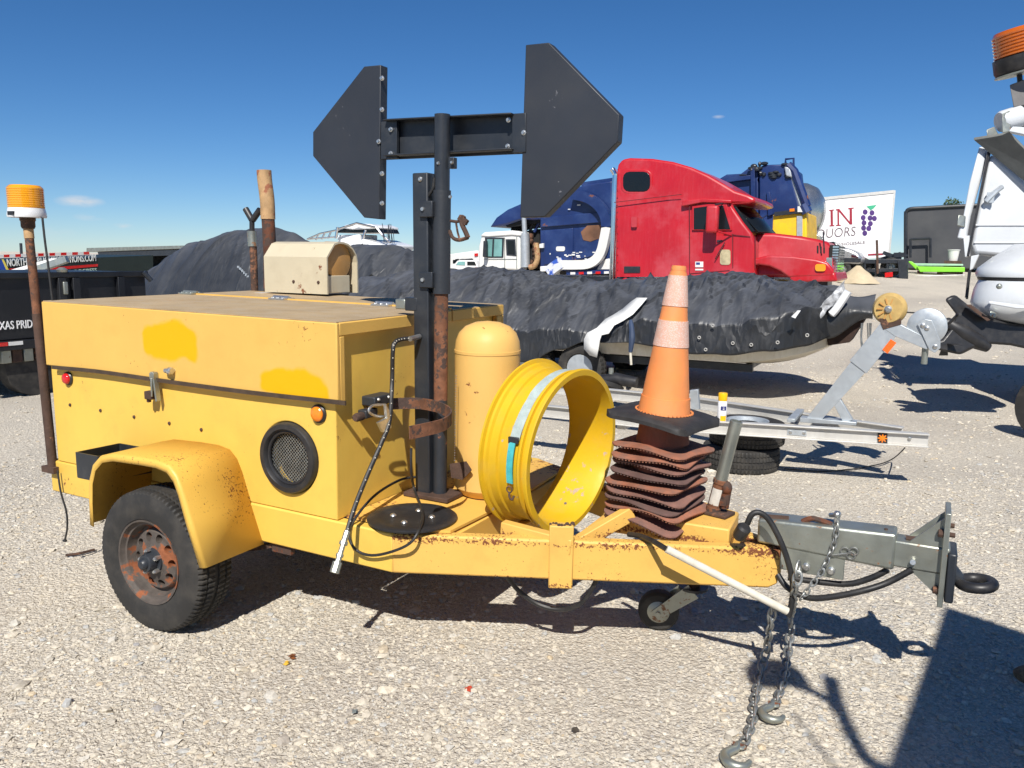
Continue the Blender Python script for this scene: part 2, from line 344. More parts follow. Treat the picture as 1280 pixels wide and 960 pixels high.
# ------------------------------------------------------------------ ground
def ground_mat():
    m = bpy.data.materials.new('crushed_limestone'); m.use_nodes = True; t = m.node_tree; N = t.nodes; L = t.links; b = N['Principled BSDF']
    b.inputs['Roughness'].default_value = .92; b.inputs['Specular IOR Level'].default_value = .2
    co = N.new('ShaderNodeTexCoord').outputs['Object']
    dn = N.new('ShaderNodeTexNoise'); dn.inputs['Scale'].default_value = 38; dn.inputs['Detail'].default_value = 3; L.new(co, dn.inputs['Vector'])
    dv_ = N.new('ShaderNodeVectorMath'); dv_.operation = 'MULTIPLY_ADD'; dv_.inputs[1].default_value = (.03, .03, .03); L.new(dn.outputs['Color'], dv_.inputs[0]); L.new(co, dv_.inputs[2])
    def vor(s):
        n = N.new('ShaderNodeTexVoronoi'); n.inputs['Scale'].default_value = s; L.new(dv_.outputs[0], n.inputs['Vector']); return n
    def nz(s, d=5):
        n = N.new('ShaderNodeTexNoise'); n.inputs['Scale'].default_value = s; n.inputs['Detail'].default_value = d; L.new(co, n.inputs['Vector']); return n.outputs['Fac']
    def ramp(x, pts):
        n = N.new('ShaderNodeValToRGB'); e = n.color_ramp.elements
        e[0].position, e[0].color = pts[0][0], (*pts[0][1], 1); e[1].position, e[1].color = pts[-1][0], (*pts[-1][1], 1)
        for p, c in pts[1:-1]: q = e.new(p); q.color = (*c, 1)
        L.new(x, n.inputs[0]); return n.outputs[0]
    def mix(f, a, c, bt='MIX'):
        n = N.new('ShaderNodeMix'); n.data_type = 'RGBA'; n.blend_type = bt
        for k, q in (('Factor', f), ('A', a), ('B', c)):
            if isinstance(q, tuple): n.inputs[k].default_value = (*q, 1)
            elif isinstance(q, (int, float)): n.inputs[k].default_value = q
            else: L.new(q, n.inputs[k])
        return n.outputs['Result']
    v1, v2 = vor(52), vor(120)
    sp = N.new('ShaderNodeSeparateColor'); L.new(v1.outputs['Color'], sp.inputs[0])
    sp2 = N.new('ShaderNodeSeparateColor'); L.new(v2.outputs['Color'], sp2.inputs[0])
    c1 = ramp(sp.outputs[0], [(0, (.42, .38, .32)), (.3, (.59, .535, .445)), (.6, (.64, .585, .49)), (.85, (.51, .48, .42)), (1, (.68, .64, .56))])
    c2 = ramp(sp2.outputs[0], [(0, (.40, .36, .30)), (.5, (.61, .555, .46)), (1, (.70, .645, .55))])
    c = mix(.5, c1, c2)
    big = ramp(nz(.55, 4), [(.33, (.84, .84, .86)), (.5, (1.0, 1.0, 1.0)), (.67, (1.12, 1.11, 1.10))])
    c = mix(1., c, big, 'MULTIPLY')
    gaps = N.new('ShaderNodeMapRange'); gaps.inputs['From Min'].default_value = .30; gaps.inputs['From Max'].default_value = .75; gaps.inputs['To Max'].default_value = .38
    L.new(v1.outputs['Distance'], gaps.inputs[0]); c = mix(gaps.outputs[0], c, (.30, .255, .20))
    L.new(c, b.inputs['Base Color'])
    h = N.new('ShaderNodeMath'); h.operation = 'ADD'; L.new(v1.outputs['Distance'], h.inputs[0])
    h2 = N.new('ShaderNodeMath'); h2.operation = 'MULTIPLY'; h2.inputs[1].default_value = .5; L.new(v2.outputs['Distance'], h2.inputs[0]); L.new(h2.outputs[0], h.inputs[1])
    h3 = N.new('ShaderNodeMath'); h3.operation = 'ADD'; L.new(h.outputs[0], h3.inputs[0]); L.new(nz(30, 6), h3.inputs[1])
    bn = N.new('ShaderNodeBump'); bn.invert = True; bn.inputs['Strength'].default_value = .7; bn.inputs['Distance'].default_value = .018
    L.new(h3.outputs[0], bn.inputs['Height']); L.new(bn.outputs[0], b.inputs['Normal'])
    return m
GM = ground_mat()
def gh(x, y):
    d = math.hypot(x-CAM.x, y-CAM.y)
    k = 1 if d < 12 else max(0, 1-(d-12)/8)
    return gz((x, y)) + (k*.009*mnoise.noise(V((x*1.7, y*1.7, .3))) + k*.005*mnoise.noise(V((x*5, y*5, 2.3))) if k > 0 else 0) - .004
rs_ = [0.25]
while rs_[-1] < 2500: rs_.append(rs_[-1]*(1.035 if rs_[-1] < 20 else 1.12) + .02)
NA = 240; vv = []; ff = []
for r in rs_:
    for k in range(NA):
        a = 2*math.pi*k/NA; x = CAM.x+r*math.cos(a); y = CAM.y+r*math.sin(a); vv.append((x, y, gh(x, y)))
for i in range(len(rs_)-1):
    for k in range(NA): ff.append([i*NA+k, i*NA+(k+1) % NA, (i+1)*NA+(k+1) % NA, (i+1)*NA+k])
ff.append(list(range(NA)))
g = MB(); g.add(vv, ff); go = g.build('gravel_ground', GM); tag(go, None, None, kind='structure')

def stone_mat():
    m = bpy.data.materials.new('limestone_chips'); m.use_nodes = True; t = m.node_tree; N = t.nodes; L = t.links; b = N['Principled BSDF']
    b.inputs['Roughness'].default_value = .9; b.inputs['Specular IOR Level'].default_value = .25
    ge = N.new('ShaderNodeNewGeometry'); r = N.new('ShaderNodeValToRGB'); e = r.color_ramp.elements
    e[0].color = (.38, .345, .29, 1); e[1].color = (.66, .61, .515, 1); e[1].position = 1
    for p, c in ((.12, (.48, .435, .365)), (.4, (.55, .495, .40)), (.66, (.59, .535, .44)), (.80, (.45, .44, .41)), (.86, (.38, .38, .37)), (.90, (.56, .45, .30)), (.94, (.30, .30, .31)), (.97, (.58, .54, .46))):
        q = e.new(p); q.color = (*c, 1)
    L.new(ge.outputs['Random Per Island'], r.inputs[0])
    co = N.new('ShaderNodeTexCoord').outputs['Object']; n = N.new('ShaderNodeTexNoise'); n.inputs['Scale'].default_value = 90; n.inputs['Detail'].default_value = 6; L.new(co, n.inputs['Vector'])
    mr = N.new('ShaderNodeMapRange'); mr.inputs['From Min'].default_value = .3; mr.inputs['From Max'].default_value = .7; mr.inputs['To Min'].default_value = .8; mr.inputs['To Max'].default_value = 1.12; L.new(n.outputs['Fac'], mr.inputs[0])
    mx = N.new('ShaderNodeVectorMath'); mx.operation = 'SCALE'; L.new(r.outputs[0], mx.inputs[0]); L.new(mr.outputs[0], mx.inputs['Scale']); L.new(mx.outputs[0], b.inputs['Base Color'])
    bn = N.new('ShaderNodeBump'); bn.inputs['Strength'].default_value = .4; bn.inputs['Distance'].default_value = .004; L.new(n.outputs['Fac'], bn.inputs['Height']); L.new(bn.outputs[0], b.inputs['Normal'])
    return m
def stones():
    t = (1+5**.5)/2
    ico = np.array([(-1, t, 0), (1, t, 0), (-1, -t, 0), (1, -t, 0), (0, -1, t), (0, 1, t), (0, -1, -t), (0, 1, -t), (t, 0, -1), (t, 0, 1), (-t, 0, -1), (-t, 0, 1)], float)
    ico /= np.linalg.norm(ico[0])
    fc = np.array([(0, 11, 5), (0, 5, 1), (0, 1, 7), (0, 7, 10), (0, 10, 11), (1, 5, 9), (5, 11, 4), (11, 10, 2), (10, 7, 6), (7, 1, 8), (3, 9, 4), (3, 4, 2), (3, 2, 6), (3, 6, 8), (3, 8, 9), (4, 9, 5), (2, 4, 11), (6, 2, 10), (8, 6, 7), (9, 8, 1)])
    P = []; S = []
    def ring(r0, r1, dens, lo, hi, pw):
        n = int(math.pi*(r1*r1-r0*r0)*(120/360)*dens)
        r = np.sqrt(rng.uniform(r0*r0, r1*r1, n)); a = math.pi/2+YAW+rng.uniform(-rad(60), rad(60), n)
        x = CAM.x+r*np.cos(a); y = CAM.y+r*np.sin(a)
        dn = np.array([mnoise.noise(V((px*.9, py*.9, 5.1))) for px, py in zip(x, y)])
        keep = rng.uniform(0, 1, n) < np.clip(.62+1.45*dn, .12, 1)
        x, y = x[keep], y[keep]; s = lo+(hi-lo)*rng.uniform(0, 1, len(x))**pw
        P.append(np.stack([x, y], 1)); S.append(s)
    ring(1.1, 4.4, 2900, .0035, .009, 1.2); ring(1.1, 4.4, 640, .007, .018, 1.8); ring(1.1, 4.4, 60, .016, .032, 2.)
    ring(4.4, 8, 760, .006, .016, 1.5); ring(4.4, 8, 14, .016, .034, 2)
    ring(8, 15, 120, .009, .024, 1.5); ring(15, 26, 5, .02, .05, 1.5)
    P = np.concatenate(P); S = np.concatenate(S); n = len(P)
    z = np.array([gh(x, y) for x, y in P])
    B = ico[None]*rng.uniform(.55, 1.28, (n, 12, 1))
    q = rng.normal(size=(n, 4)); q /= np.linalg.norm(q, axis=1)[:, None]; w_, x_, y_, z_ = q.T
    R_ = np.stack([1-2*(y_**2+z_**2), 2*(x_*y_-z_*w_), 2*(x_*z_+y_*w_), 2*(x_*y_+z_*w_), 1-2*(x_**2+z_**2), 2*(y_*z_-x_*w_), 2*(x_*z_-y_*w_), 2*(y_*z_+x_*w_), 1-2*(x_**2+y_**2)], 1).reshape(n, 3, 3)
    B = B*rng.uniform(.62, 1.45, (n, 1, 3)); B = np.einsum('nij,nvj->nvi', R_, B)
    B *= S[:, None, None]; B[:, :, 2] *= .5
    B[:, :, 0] += P[:, 0:1]; B[:, :, 1] += P[:, 1:2]; B[:, :, 2] += (z+S*.10)[:, None]
    verts = B.reshape(-1, 3); faces = (fc[None]+12*np.arange(n)[:, None, None]).reshape(-1, 3)
    me = bpy.data.meshes.new('loose_gravel'); me.vertices.add(len(verts)); me.vertices.foreach_set('co', verts.ravel())
    me.loops.add(faces.size); me.loops.foreach_set('vertex_index', faces.ravel().astype(np.int32))
    me.polygons.add(len(faces)); me.polygons.foreach_set('loop_start', np.arange(0, faces.size, 3, dtype=np.int32))
    me.polygons.foreach_set('loop_total', np.full(len(faces), 3, np.int32)); me.update(calc_edges=True); me.validate()
    me.shade_flat(); me.materials.append(stone_mat()); o = bpy.data.objects.new('loose_gravel', me); COL.objects.link(o)
    tag(o, 'loose pale limestone chips strewn over the whole yard', 'gravel', kind='stuff'); print('stones', n)
stones()
# ------------------------------------------------------------------ the yellow arrow board trailer
TR = thing('arrow_board_trailer', V((-.9, .75, 0)), 'faded yellow equipment trailer carrying a black double-headed arrow board on its mast', 'trailer')
L_, W_, HT, HL, HB, HF = 2.064, 1.498, 1.497, 1.143, .59, .403
FX = -.035
def cut(target, cutter_mb):
    cm = bpy.data.meshes.new('cutter'); cm.from_pydata(cutter_mb.v, [], cutter_mb.f)
    bm = bmesh.new(); bm.from_mesh(cm); bmesh.ops.recalc_face_normals(bm, faces=bm.faces); bm.to_mesh(cm); bm.free()
    co_ = bpy.data.objects.new('cutter', cm); COL.objects.link(co_); co_.location = -V((0, 0, 0))
    co_.matrix_world = Matrix.Identity(4)
    md = target.modifiers.new('cut', 'BOOLEAN'); md.object = co_; md.operation = 'DIFFERENCE'; md.solver = 'EXACT'
    bpy.context.view_layer.update()
    dg = bpy.context.evaluated_depsgraph_get(); me = bpy.data.meshes.new_from_object(target.evaluated_get(dg))
    target.modifiers.clear(); old = target.data; target.data = me; bpy.data.objects.remove(co_)
    me.shade_smooth(); me.set_sharp_from_angle(angle=rad(38))
# body
VC = V((-.315, 0, .85)); VR = .172
b = MB().box((-L_, 0, HB), (FX, W_, 1.45)).tilt(); body = b.build('body', yellow_body, TR)
cut(body, MB().lathe([(VR, -.05), (VR, .12)], VC, (0, 1, 0), 48))
body.modifiers.new('bv', 'BEVEL').width = .006; body.modifiers['bv'].limit_method = 'ANGLE'; body.modifiers['bv'].segments = 2
MB().lathe([(VR-.002, .1195), (VR-.002, .1)], VC, (0, 1, 0), 40).build('vent_back', dark_void, body)
MB().lathe([(.128, .03), (.13, -.012), (.14, -.026), (.162, -.026), (.170, -.014), (.170, .03)], VC, (0, 1, 0), 56, cap=False).build('vent_ring', plastic_b, body)
MB().torus(VC+V((0, -.002, 0)), (0, 1, 0), .125, .009, 48, 8).build('vent_inner_ring', plastic_b, body)
b = MB()
for k in range(-9, 10):
    s = k*.0125; h = math.sqrt(max(0, .122**2-s*s))
    for q in (1, -1):
        d = V((math.cos(rad(45*q)), 0, math.sin(rad(45*q)))); pz = V((-d.z, 0, d.x))
        c = VC+pz*s+V((0, .012+.002*q, 0)); b.tube([c-d*h, c+d*h], .0016, 4)
b.build('vent_grille', chain_m, body)['kind'] = 'stuff'
# lid, near half and far half
def front_pts(): pass
zl = lambda x, z: z
b = MB(); b.box((-L_-.004, -.024, HL), (0, -.004, HT-.001))                       # side skirt
b.box((-L_-.004, -.004, 1.437), (0, .93, HT))                            # top slab with front band
b.box((FX+.003, -.004, HL), (0, .03, 1.436)); b.box((-L_-.02, -.004, HL), (-L_-.004, .93, 1.436))
lid = b.tilt().build('lid', None, TR, bevel=.005)
b = MB(); b.box((-L_-.004, .937, 1.437), (0, W_+.024, HT)); b.box((-L_-.004, W_+.004, HL), (0, W_+.024, 1.436)); b.box((FX+.003, 1.44, HL), (0, W_+.003, 1.436))
lid2 = b.tilt().build('lid', yellow, TR, bevel=.005)
def lid_mat():                                   # two rectangles of fresh spray paint on the faded side of the lid
    m = yellow.copy(); m.name = 'faded_yellow_with_spray_patches'; t = m.node_tree; N = t.nodes; Lk = t.links; bs = N['Principled BSDF']
    src = bs.inputs['Base Color'].links[0].from_socket
    tcn = N.new('ShaderNodeTexCoord'); nz = N.new('ShaderNodeTexNoise'); nz.inputs['Scale'].default_value = 7; Lk.new(tcn.outputs['Object'], nz.inputs['Vector'])
    ws = N.new('ShaderNodeVectorMath'); ws.operation = 'MULTIPLY_ADD'; ws.inputs[1].default_value = (.10, .10, .10); Lk.new(nz.outputs['Color'], ws.inputs[0]); Lk.new(tcn.outputs['Object'], ws.inputs[2])
    sp = N.new('ShaderNodeSeparateXYZ'); Lk.new(ws.outputs[0], sp.inputs[0])
    def ma(op, *a):
        n = N.new('ShaderNodeMath'); n.operation = op
        for i, q in enumerate(a):
            if isinstance(q, (int, float)): n.inputs[i].default_value = q
            else: Lk.new(q, n.inputs[i])
        return n.outputs[0]
    tot = None
    o = wl(TR)
    for (cx, cz, hx, hz, sl) in ((-1.058, 1.352, .195, .083, .0), (-.262, 1.203, .205, .055, .0)):
        cx = cx-o.x+.05; cz = cz-o.z+.05
        x = ma('SUBTRACT', sp.outputs[0], cx); z = ma('SUBTRACT', sp.outputs[2], cz)
        dx = ma('MAXIMUM', ma('SUBTRACT', ma('ABSOLUTE', x), hx-.05), 0.); dz = ma('MAXIMUM', ma('SUBTRACT', ma('ABSOLUTE', z), hz-.05), 0.)
        ln = ma('SQRT', ma('ADD', ma('MULTIPLY', dx, dx), ma('MULTIPLY', dz, dz)))
        mr = N.new('ShaderNodeMapRange'); mr.interpolation_type = 'SMOOTHSTEP'; mr.inputs['From Min'].default_value = .042; mr.inputs['From Max'].default_value = .066; mr.inputs['To Min'].default_value = 1; mr.inputs['To Max'].default_value = 0
        Lk.new(ln, mr.inputs['Value']); tot = mr.outputs[0] if tot is None else ma('MAXIMUM', tot, mr.outputs[0])
    geo = N.new('ShaderNodeNewGeometry'); sn = N.new('ShaderNodeSeparateXYZ'); Lk.new(geo.outputs['Normal'], sn.inputs[0])
    tot = ma('MULTIPLY', tot, ma('LESS_THAN', sn.outputs[1], -.5))
    mx = N.new('ShaderNodeMix'); mx.data_type = 'RGBA'; Lk.new(tot, mx.inputs['Factor']); Lk.new(src, mx.inputs['A']); mx.inputs['B'].default_value = (.68, .38, .001, 1)
    Lk.new(mx.outputs['Result'], bs.inputs['Base Color']); return m
lid.data.materials.clear(); lid.data.materials.append(lid_mat())
for l_, y0, y1 in ((lid, -.018, .925), (lid2, .943, W_+.018)):
    MB().box((-L_+.004, y0, HT), (-.006, y1, HT+.004)).tilt().build('top_sheet', roof_paint, l_)
b = MB().box((-L_, .925, HT+.002), (-.01, .943, HT+.012)).tilt(); b.build('hinge_seam', yellow, lid)
for i, x in enumerate((-2.0, -1.22, -.45)):
    b = MB(); b.box((x-.06, .885, HT+.005), (x+.06, .925, HT+.014)); b.box((x-.06, .945, HT+.005), (x+.06, .985, HT+.014)); b.tube([(x-.06, .935, HT+.017), (x+.06, .935, HT+.017)], .011, 8)
    for q in (-.04, 0, .04):
        for yy in (.903, .967): b.lathe([(.009, 0), (.007, .006)], (x+q, yy, HT+.013), (0, 0, 1), 8)
    b.tilt().build('hinge', steel if i else galv, lid)
# drooping rubber seal under the lid
pts = [YP(x, y, -.030) for x, y in ((66, 459), (120, 464), (190, 474), (232, 480), (300, 489), (360, 496), (415, 502), (432, 504))]
MB().ribbon(smooth_path(pts, 4), (0, .0, .019), .010).build('rubber_seal', seal_m, TR)
# marker lights
def marker(px, py, r, mat, nm):
    c = YP(px, py, 0); b = MB().lathe([(r*1.28, 0), (r*1.28, -.008), (r*1.1, -.014), (r, -.014)], c, (0, 1, 0), 28); o = b.build(nm, plastic_b, TR)
    MB().lathe([(r*1.0, -.010), (r*.99, -.020), (r*.8, -.027), (r*.4, -.030), (.001, -.031)], c, (0, 1, 0), 28).build('lens', mat, o)
marker(86, 473, .030, red_lens, 'marker_light'); marker(399, 517, .034, amber_lens, 'marker_light')
for px, py in ((88, 506), (126, 513), (168, 521), (212, 529), (252, 537)):
    MB().lathe([(.009, 0), (.009, -.005), (.004, -.009)], YP(px, py, 0), (0, 1, 0), 8).build('bolt', rust_dark, body)
# latch and knob
c = YP(197, 480, -.02); b = MB()
b.cbox(c+V((0, -.02, .045)), (.032, .03, .03)); b.cbox(c+V((-.012, -.018, 0)), (.010, .022, .13)); b.cbox(c+V((.014, -.020, -.01)), (.012, .028, .15), Matrix.Rotation(rad(-7), 3, 'Y'))
b.tube([c+V((0, -.035, .035)), c+V((.003, -.04, -.06))], .006, 8)
lt = b.build('latch', galv, TR, bevel=.003)
b = MB(); b.cbox(c+V((-.022, -.030, -.055)), (.05, .035, .042)); b.cbox(c+V((-.034, -.03, -.083)), (.016, .02, .02)); b.build('padlock', rust_dark, lt, bevel=.004)
c = YP(216, 463, -.025); b = MB(); b.lathe([(.004, -.035), (.012, -.028), (.014, -.01), (.02, 0), (.02, .015), (.014, .02)], c+V((0, -.022, 0)), (1, 0, 0), 12); b.tube([c+V((.01, -.02, 0)), c+V((.01, .005, 0))], .01, 8); b.build('lock_barrel', steel, TR)
# lower frame
b = MB(); b.box((-2.13, -.006, HF), (.272, .055, HB-.003)).tilt(); b.build('side_rail', yellow_body, TR, bevel=.008)
b = MB(); b.box((-2.13, W_-.055, HF), (.272, W_+.006, HB-.003)).tilt(); b.build('side_rail', yellow_body, TR, bevel=.008)
b = MB()
for x in (-2.1, -1.5, -.5, .0): b.box((x, .056, HF+.02), (x+.06, W_-.056, HB-.006))
b.tilt().build('cross_member', rust_dark, TR)
# tongue
A0 = V((.268, -.008, 0)); B0 = V((1.80, .705, 0)); tv = (B0-A0); tn = V((tv.y, -tv.x, 0)).normalized()     # outward (towards camera)
def beam(mir):
    mk = lambda x, y, z: V((x, (2*.75-y) if mir else y, z))
    zt = lambda x: .585-.012*x; zb = lambda x: HF-.012*x
    p = [A0, A0+tv*.985]; b = MB(); ring = []
    for q, e in ((A0, 0), (A0+tv*.975, 0), (A0+tv*1.0, .022)):
        i = q-tn*.06
        ring.append([mk(q.x, q.y, zb(q.x)+e), mk(i.x, i.y, zb(q.x)+e), mk(i.x, i.y, zt(q.x)-e*1.6), mk(q.x, q.y, zt(q.x)-e*1.6)])
    b.loft(ring); return b.build('tongue_beam', yellow_spk, TR, bevel=.010)
beam(0); beam(1)
MB().prism([(1.62, .64, .47), (1.80, .70, .47), (1.80, .80, .47), (1.62, .86, .47)], (0, 0, .08)).build('nose_block', yellow_spk, TR, bevel=.006)
pz = .588
poly = [(-.03, .056), (.262, .056), (.28, .03), (.49, .128), (.51, .55), (.51, .95), (.49, 1.37), (.28, 1.47), (.262, 1.44), (-.03, 1.44)]
MB().prism([(x, y, pz-.012*max(x, 0)) for x, y in poly], (0, 0, .012)).build('deck_plate', yellow_rust, TR)
b = MB().box((.46, .13, .42), (.508, 1.37, .572)); b.build('deck_cross_member', yellow_rust, TR, bevel=.006)
# stake pocket on the near beam
c = V((.945, .307, 0)); an = math.atan2(tv.y, tv.x); Mz = Matrix.Rotation(an, 3, 'Z')
b = MB(); b.cbox((c.x, c.y, .505), (.105, .055, .285), Mz); b.build('stake_pocket', yellow_spk, TR, bevel=.006)
b = MB(); 
for i in range(9): b.ball(c+Mz@V(((i-4)*.012, random.uniform(-.02, .02), .648-c.z)), random.uniform(.006, .012), 6, 4)
b.build('rust_crust', rust_dark, TR)
# cradle bars for the ring
def bar(p, q, h, t, nm='cradle_bar', mat=yellow_spk):
    p, q = V(p), V(q); d = (q-p).normalized(); u = V((0, 0, 1)); s = d.cross(u).normalized()*t/2; u = s.cross(d).normalized()*h/2
    if u.z < 0: u = -u
    MB().hexa([p-s-u, p+s-u, q+s-u, q-s-u], [p-s+u, p+s+u, q+s+u, q-s+u]).build(nm, mat, TR, bevel=.005)
bar(YP(628, 660, .30), YP(716, 683, .32), .07, .05)
bar(YP(704, 690, .40), YP(790, 640, .62), .065, .05)
bar((.62, .45, .50), (.66, 1.05, .50), .06, .05); bar((.95, .55, .50), (.95, .95, .50), .06, .05)
# cone platform
zt = .622
P4 = [ZP(765, 640, zt), ZP(912, 662, zt), ZP(924, 640, zt), ZP(790, 600, zt)]
b = MB().hexa([p-V((0, 0, .10)) for p in P4], P4); b.build('cone_platform', yellow_spk, TR, bevel=.008)
# fender and its wheel
prof = [YP(x, y, -.36) for x, y in ((112, 655), (112, 625), (113, 600))]
FP = [(-1.290, .469), (-1.283, .60), (-1.268, .70), (-1.235, .775), (-1.175, .825), (-1.09, .845), (-.90, .853), (-.775, .853), (-.70, .84), (-.655, .80), (-.625, .74), (-.575, .60), (-.497, .395)]
def fender(y_in, y_out):
    b = MB(); t = .006; n = len(FP); inner = []
    for i, (x, z) in enumerate(FP):
        x0, z0 = FP[max(i-1, 0)]; x1, z1 = FP[min(i+1, n-1)]; l = math.hypot(x1-x0, z1-z0); inner.append((x+(z1-z0)/l*.0, z))
    rows = []; sg = 1 if y_out > y_in else -1
    for x, z in FP:
        cxn = V((-.9-x, 0, .36-z)).normalized()
        rows.append([V((x, y_in, z)), V((x, y_out-sg*.014, z)), V((x, y_out-sg*.004, z))+cxn*.003, V((x, y_out, z))+cxn*.012, V((x, y_out, z))+cxn*.034])
    for r in range(n-1):
        for q in range(4): b.add([rows[r][q], rows[r][q+1], rows[r+1][q+1], rows[r+1][q]], [[0, 1, 2, 3]])
    o = b.build('fender', yellow_fender, TR, solid=.005, smooth=60)
    bm = bmesh.new(); bm.from_mesh(o.data); bmesh.ops.remove_doubles(bm, verts=bm.verts, dist=1e-5); bmesh.ops.recalc_face_normals(bm, faces=bm.faces); bm.to_mesh(o.data); bm.free(); o.data.shade_smooth(); o.data.set_sharp_from_angle(angle=rad(60))
fender(-.001, -.36); fender(W_+.001, W_+.36)
# black light pocket behind the fender
tp = [YP(96, 566, -.22), YP(110, 560, -.02)]
pa_ = YP(95, 565, -.30); pb_ = YP(149, 554, -.004)
b = MB(); q = [pb_, V((-1.275, -.004, pb_.z)), V((-1.275, -.30, pa_.z)), pa_]
lo = [p-V((0, 0, .13)) for p in q]
for i in range(4):
    j = (i+1) % 4; b.add([q[i], q[j], lo[j], lo[i]], [[0, 1, 2, 3]])
b.add(lo, [[0, 1, 2, 3]]); b.build('light_pocket', black_metal, TR, solid=.006, smooth=0)

def tyre_mb(c, R_, wd, ri, n=80):
    """tyre about the Y axis, centre c"""
    P = [(ri, -.40), (ri+.012, -.47), (ri+(R_-ri)*.35, -.505), (ri+(R_-ri)*.65, -.50), (R_*.955, -.455), (R_*.985, -.40), (R_*.99, -.27), (R_*.965, -.26), (R_*.965, -.23), (R_*.995, -.22), (R_*1.0, -.06), (R_*.968, -.05),
         (R_*.968, .05), (R_*1.0, .06), (R_*.995, .22), (R_*.965, .23), (R_*.965, .26), (R_*.99, .27), (R_*.985, .40), (R_*.955, .455), (ri+(R_-ri)*.65, .50), (ri+(R_-ri)*.35, .505), (ri+.012, .47), (ri, .40)]
    b = MB(); n2 = n*3; rings = []
    for r, h in P:
        row = []
        for k in range(n2):
            rr = r
            if r > R_*.978 and k % 3 == 0: rr = r-(.011 if abs(h) > .2 else .006)*R_/.36
            if R_*.95 < r < R_*.96 and k % 3 == 0: rr = r-.006*R_/.36
            a = 2*math.pi*k/n2 + (.02 if h > 0 else 0); row.append(V(c)+V((rr*math.cos(a), h*wd, rr*math.sin(a))))
        rings.append(row)
    rings.append(rings[0]); return b.loft(rings, True, False)
def wheel(parent, c, R_, wd, sg):
    """sg -1: outside towards -Y"""
    c = V(c); wh = tyre_mb(c, R_, wd, .198).build('tyre', rubber, parent, smooth=30)
    o = c+V((0, sg*wd/2, 0)); ax = (0, sg, 0)
    rim = MB().lathe([(.2, -.03), (.206, -.012), (.206, -.004), (.198, -.006), (.190, -.022), (.187, -.028), (.178, -.030), (.172, -.058), (.165, -.075), (.154, -.075), (.145, -.056), (.138, -.050), (.122, -.050), (.10, -.042), (.07, -.036), (.05, -.036), (.05, -.07), (.165, -.10), (.18, -.09), (.19, -.05)], o, ax, 56, cap=False).build('rim', rim_m, parent)
    cb = MB()
    for k in range(10):
        a = 2*math.pi*k/10; p = o+V((.116*math.cos(a), 0, .116*math.sin(a))); cb.lathe([(.021, -.16), (.021, 0)], p, ax, 14)
    bpy.context.view_layer.update(); cut(rim, cb)
    MB().lathe([(.19, -.13), (.19, -.12)], o, ax, 24).build('brake_backing', dark_void, parent)
    MB().lathe([(.066, -.040), (.062, -.028), (.045, -.026), (.043, .006), (.04, .012), (.028, .014), (.026, .026), (.018, .034), (.0, .035)], o, ax, 24).build('hub', black_metal, parent)
    for k in range(5):
        a = 2*math.pi*k/5+.5; p = o+V((.056*math.cos(a), 0, .056*math.sin(a))); MB().lathe([(.0115, -.038), (.0115, -.012), (.008, -.002), (.004, .002)], p, ax, 6).build('lug_nut', steel, parent)
for sg, yc, nm in ((-1, -.252, 'wheel'), (1, W_+.252, 'wheel')):
    wp = bpy.data.objects.new(nm, None); COL.objects.link(wp); wp.parent = TR; wp.location = V((-.887, yc, .345))-wl(TR); wp['label'] = 'rusty orange rim with black tyre' if sg < 0 else 'far side wheel'
    wheel(wp, V((-.887, yc, .345)), .349, .215, sg)
MB().tube([(-.887, -.16, .345), (-.887, W_+.16, .345)], .03, 12).build('axle', rust_dark, TR)
b = MB()
for y in (.05, W_-.05):
    pts = [(-1.3, y, .39), (-1.1, y, .33), (-.877, y, .31), (-.65, y, .33), (-.45, y, .39)]; b.ribbon(smooth_path(pts, 4), (0, .05, 0), .02)
b.build('leaf_spring', rust_dark, TR)
b = MB().cbox((-.40, .03, .39), (.12, .03, .06)); b.build('spring_hanger', rust_orange, TR)

# mast: square tube, round pipe, sleeve, arrow board
YM = .52
p0, p1 = YP(533, 622, YM), YP(531, 217, YM)
def sq(p, q, h, nm, mat, par=TR, bv=.006):
    p, q = V(p), V(q); ex = V((h, 0, 0)); ey = V((0, h, 0))
    return MB().hexa([p-ex-ey, p+ex-ey, p+ex+ey, p-ex+ey], [q-ex-ey, q+ex-ey, q+ex+ey, q-ex+ey]).build(nm, mat, par, bevel=bv)
sq((p0.x+.004, YM, .598), (p1.x, YM, p1.z), .043, 'mast_tube', black_metal)
q0, q1 = YP(550, 622, YM), YP(553, 143, YM)
ln = lambda z: q0+(q1-q0)*((z-q0.z)/(q1.z-q0.z))
def za(py): return YP(552, py, YM).z
MB().tube([ln(.598), ln(za(500))], .034, 18).build('mast_pipe_foot', black_rust, TR)
MB().tube([ln(za(500)), ln(za(360))], .0338, 18).build('rusted_mast_pipe', rust_pipe, TR)
MB().tube([ln(za(367)), ln(za(238))], .043, 20).build('mast_sleeve', black_rust, TR)
MB().tube([ln(za(240)), ln(q1.z)], .037, 20).build('mast_top_pipe', black_metal, TR)
for py in (262, 350):
    z = za(py); m_ = (ln(z)+V((p1.x, YM, z)))/2; o = MB().cbox((m_.x-.005, YM-.035, z), (.075, .05, .075)).build('mast_bracket', black_metal, TR, bevel=.004)
    MB().lathe([(.011, 0), (.009, .008)], (m_.x-.02, YM-.06, z), (0, -1, 0), 8).build('bolt', steel, o)
MB().lathe([(.012, 0), (.012, .004), (.007, .01)], (p1.x+.004, YM-.043, p1.z-.03), (0, -1, 0), 10).build('bolt', steel, TR)
pts = [YP(x, y, YM-.03) for x, y in ((543, 222), (541, 236), (532, 252), (529, 280), (530, 340), (524, 400), (521, 470), (522, 560), (528, 622))]
MB().tube(smooth_path(pts, 5), .0085, 8).build('mast_cable', rubber_b, TR)
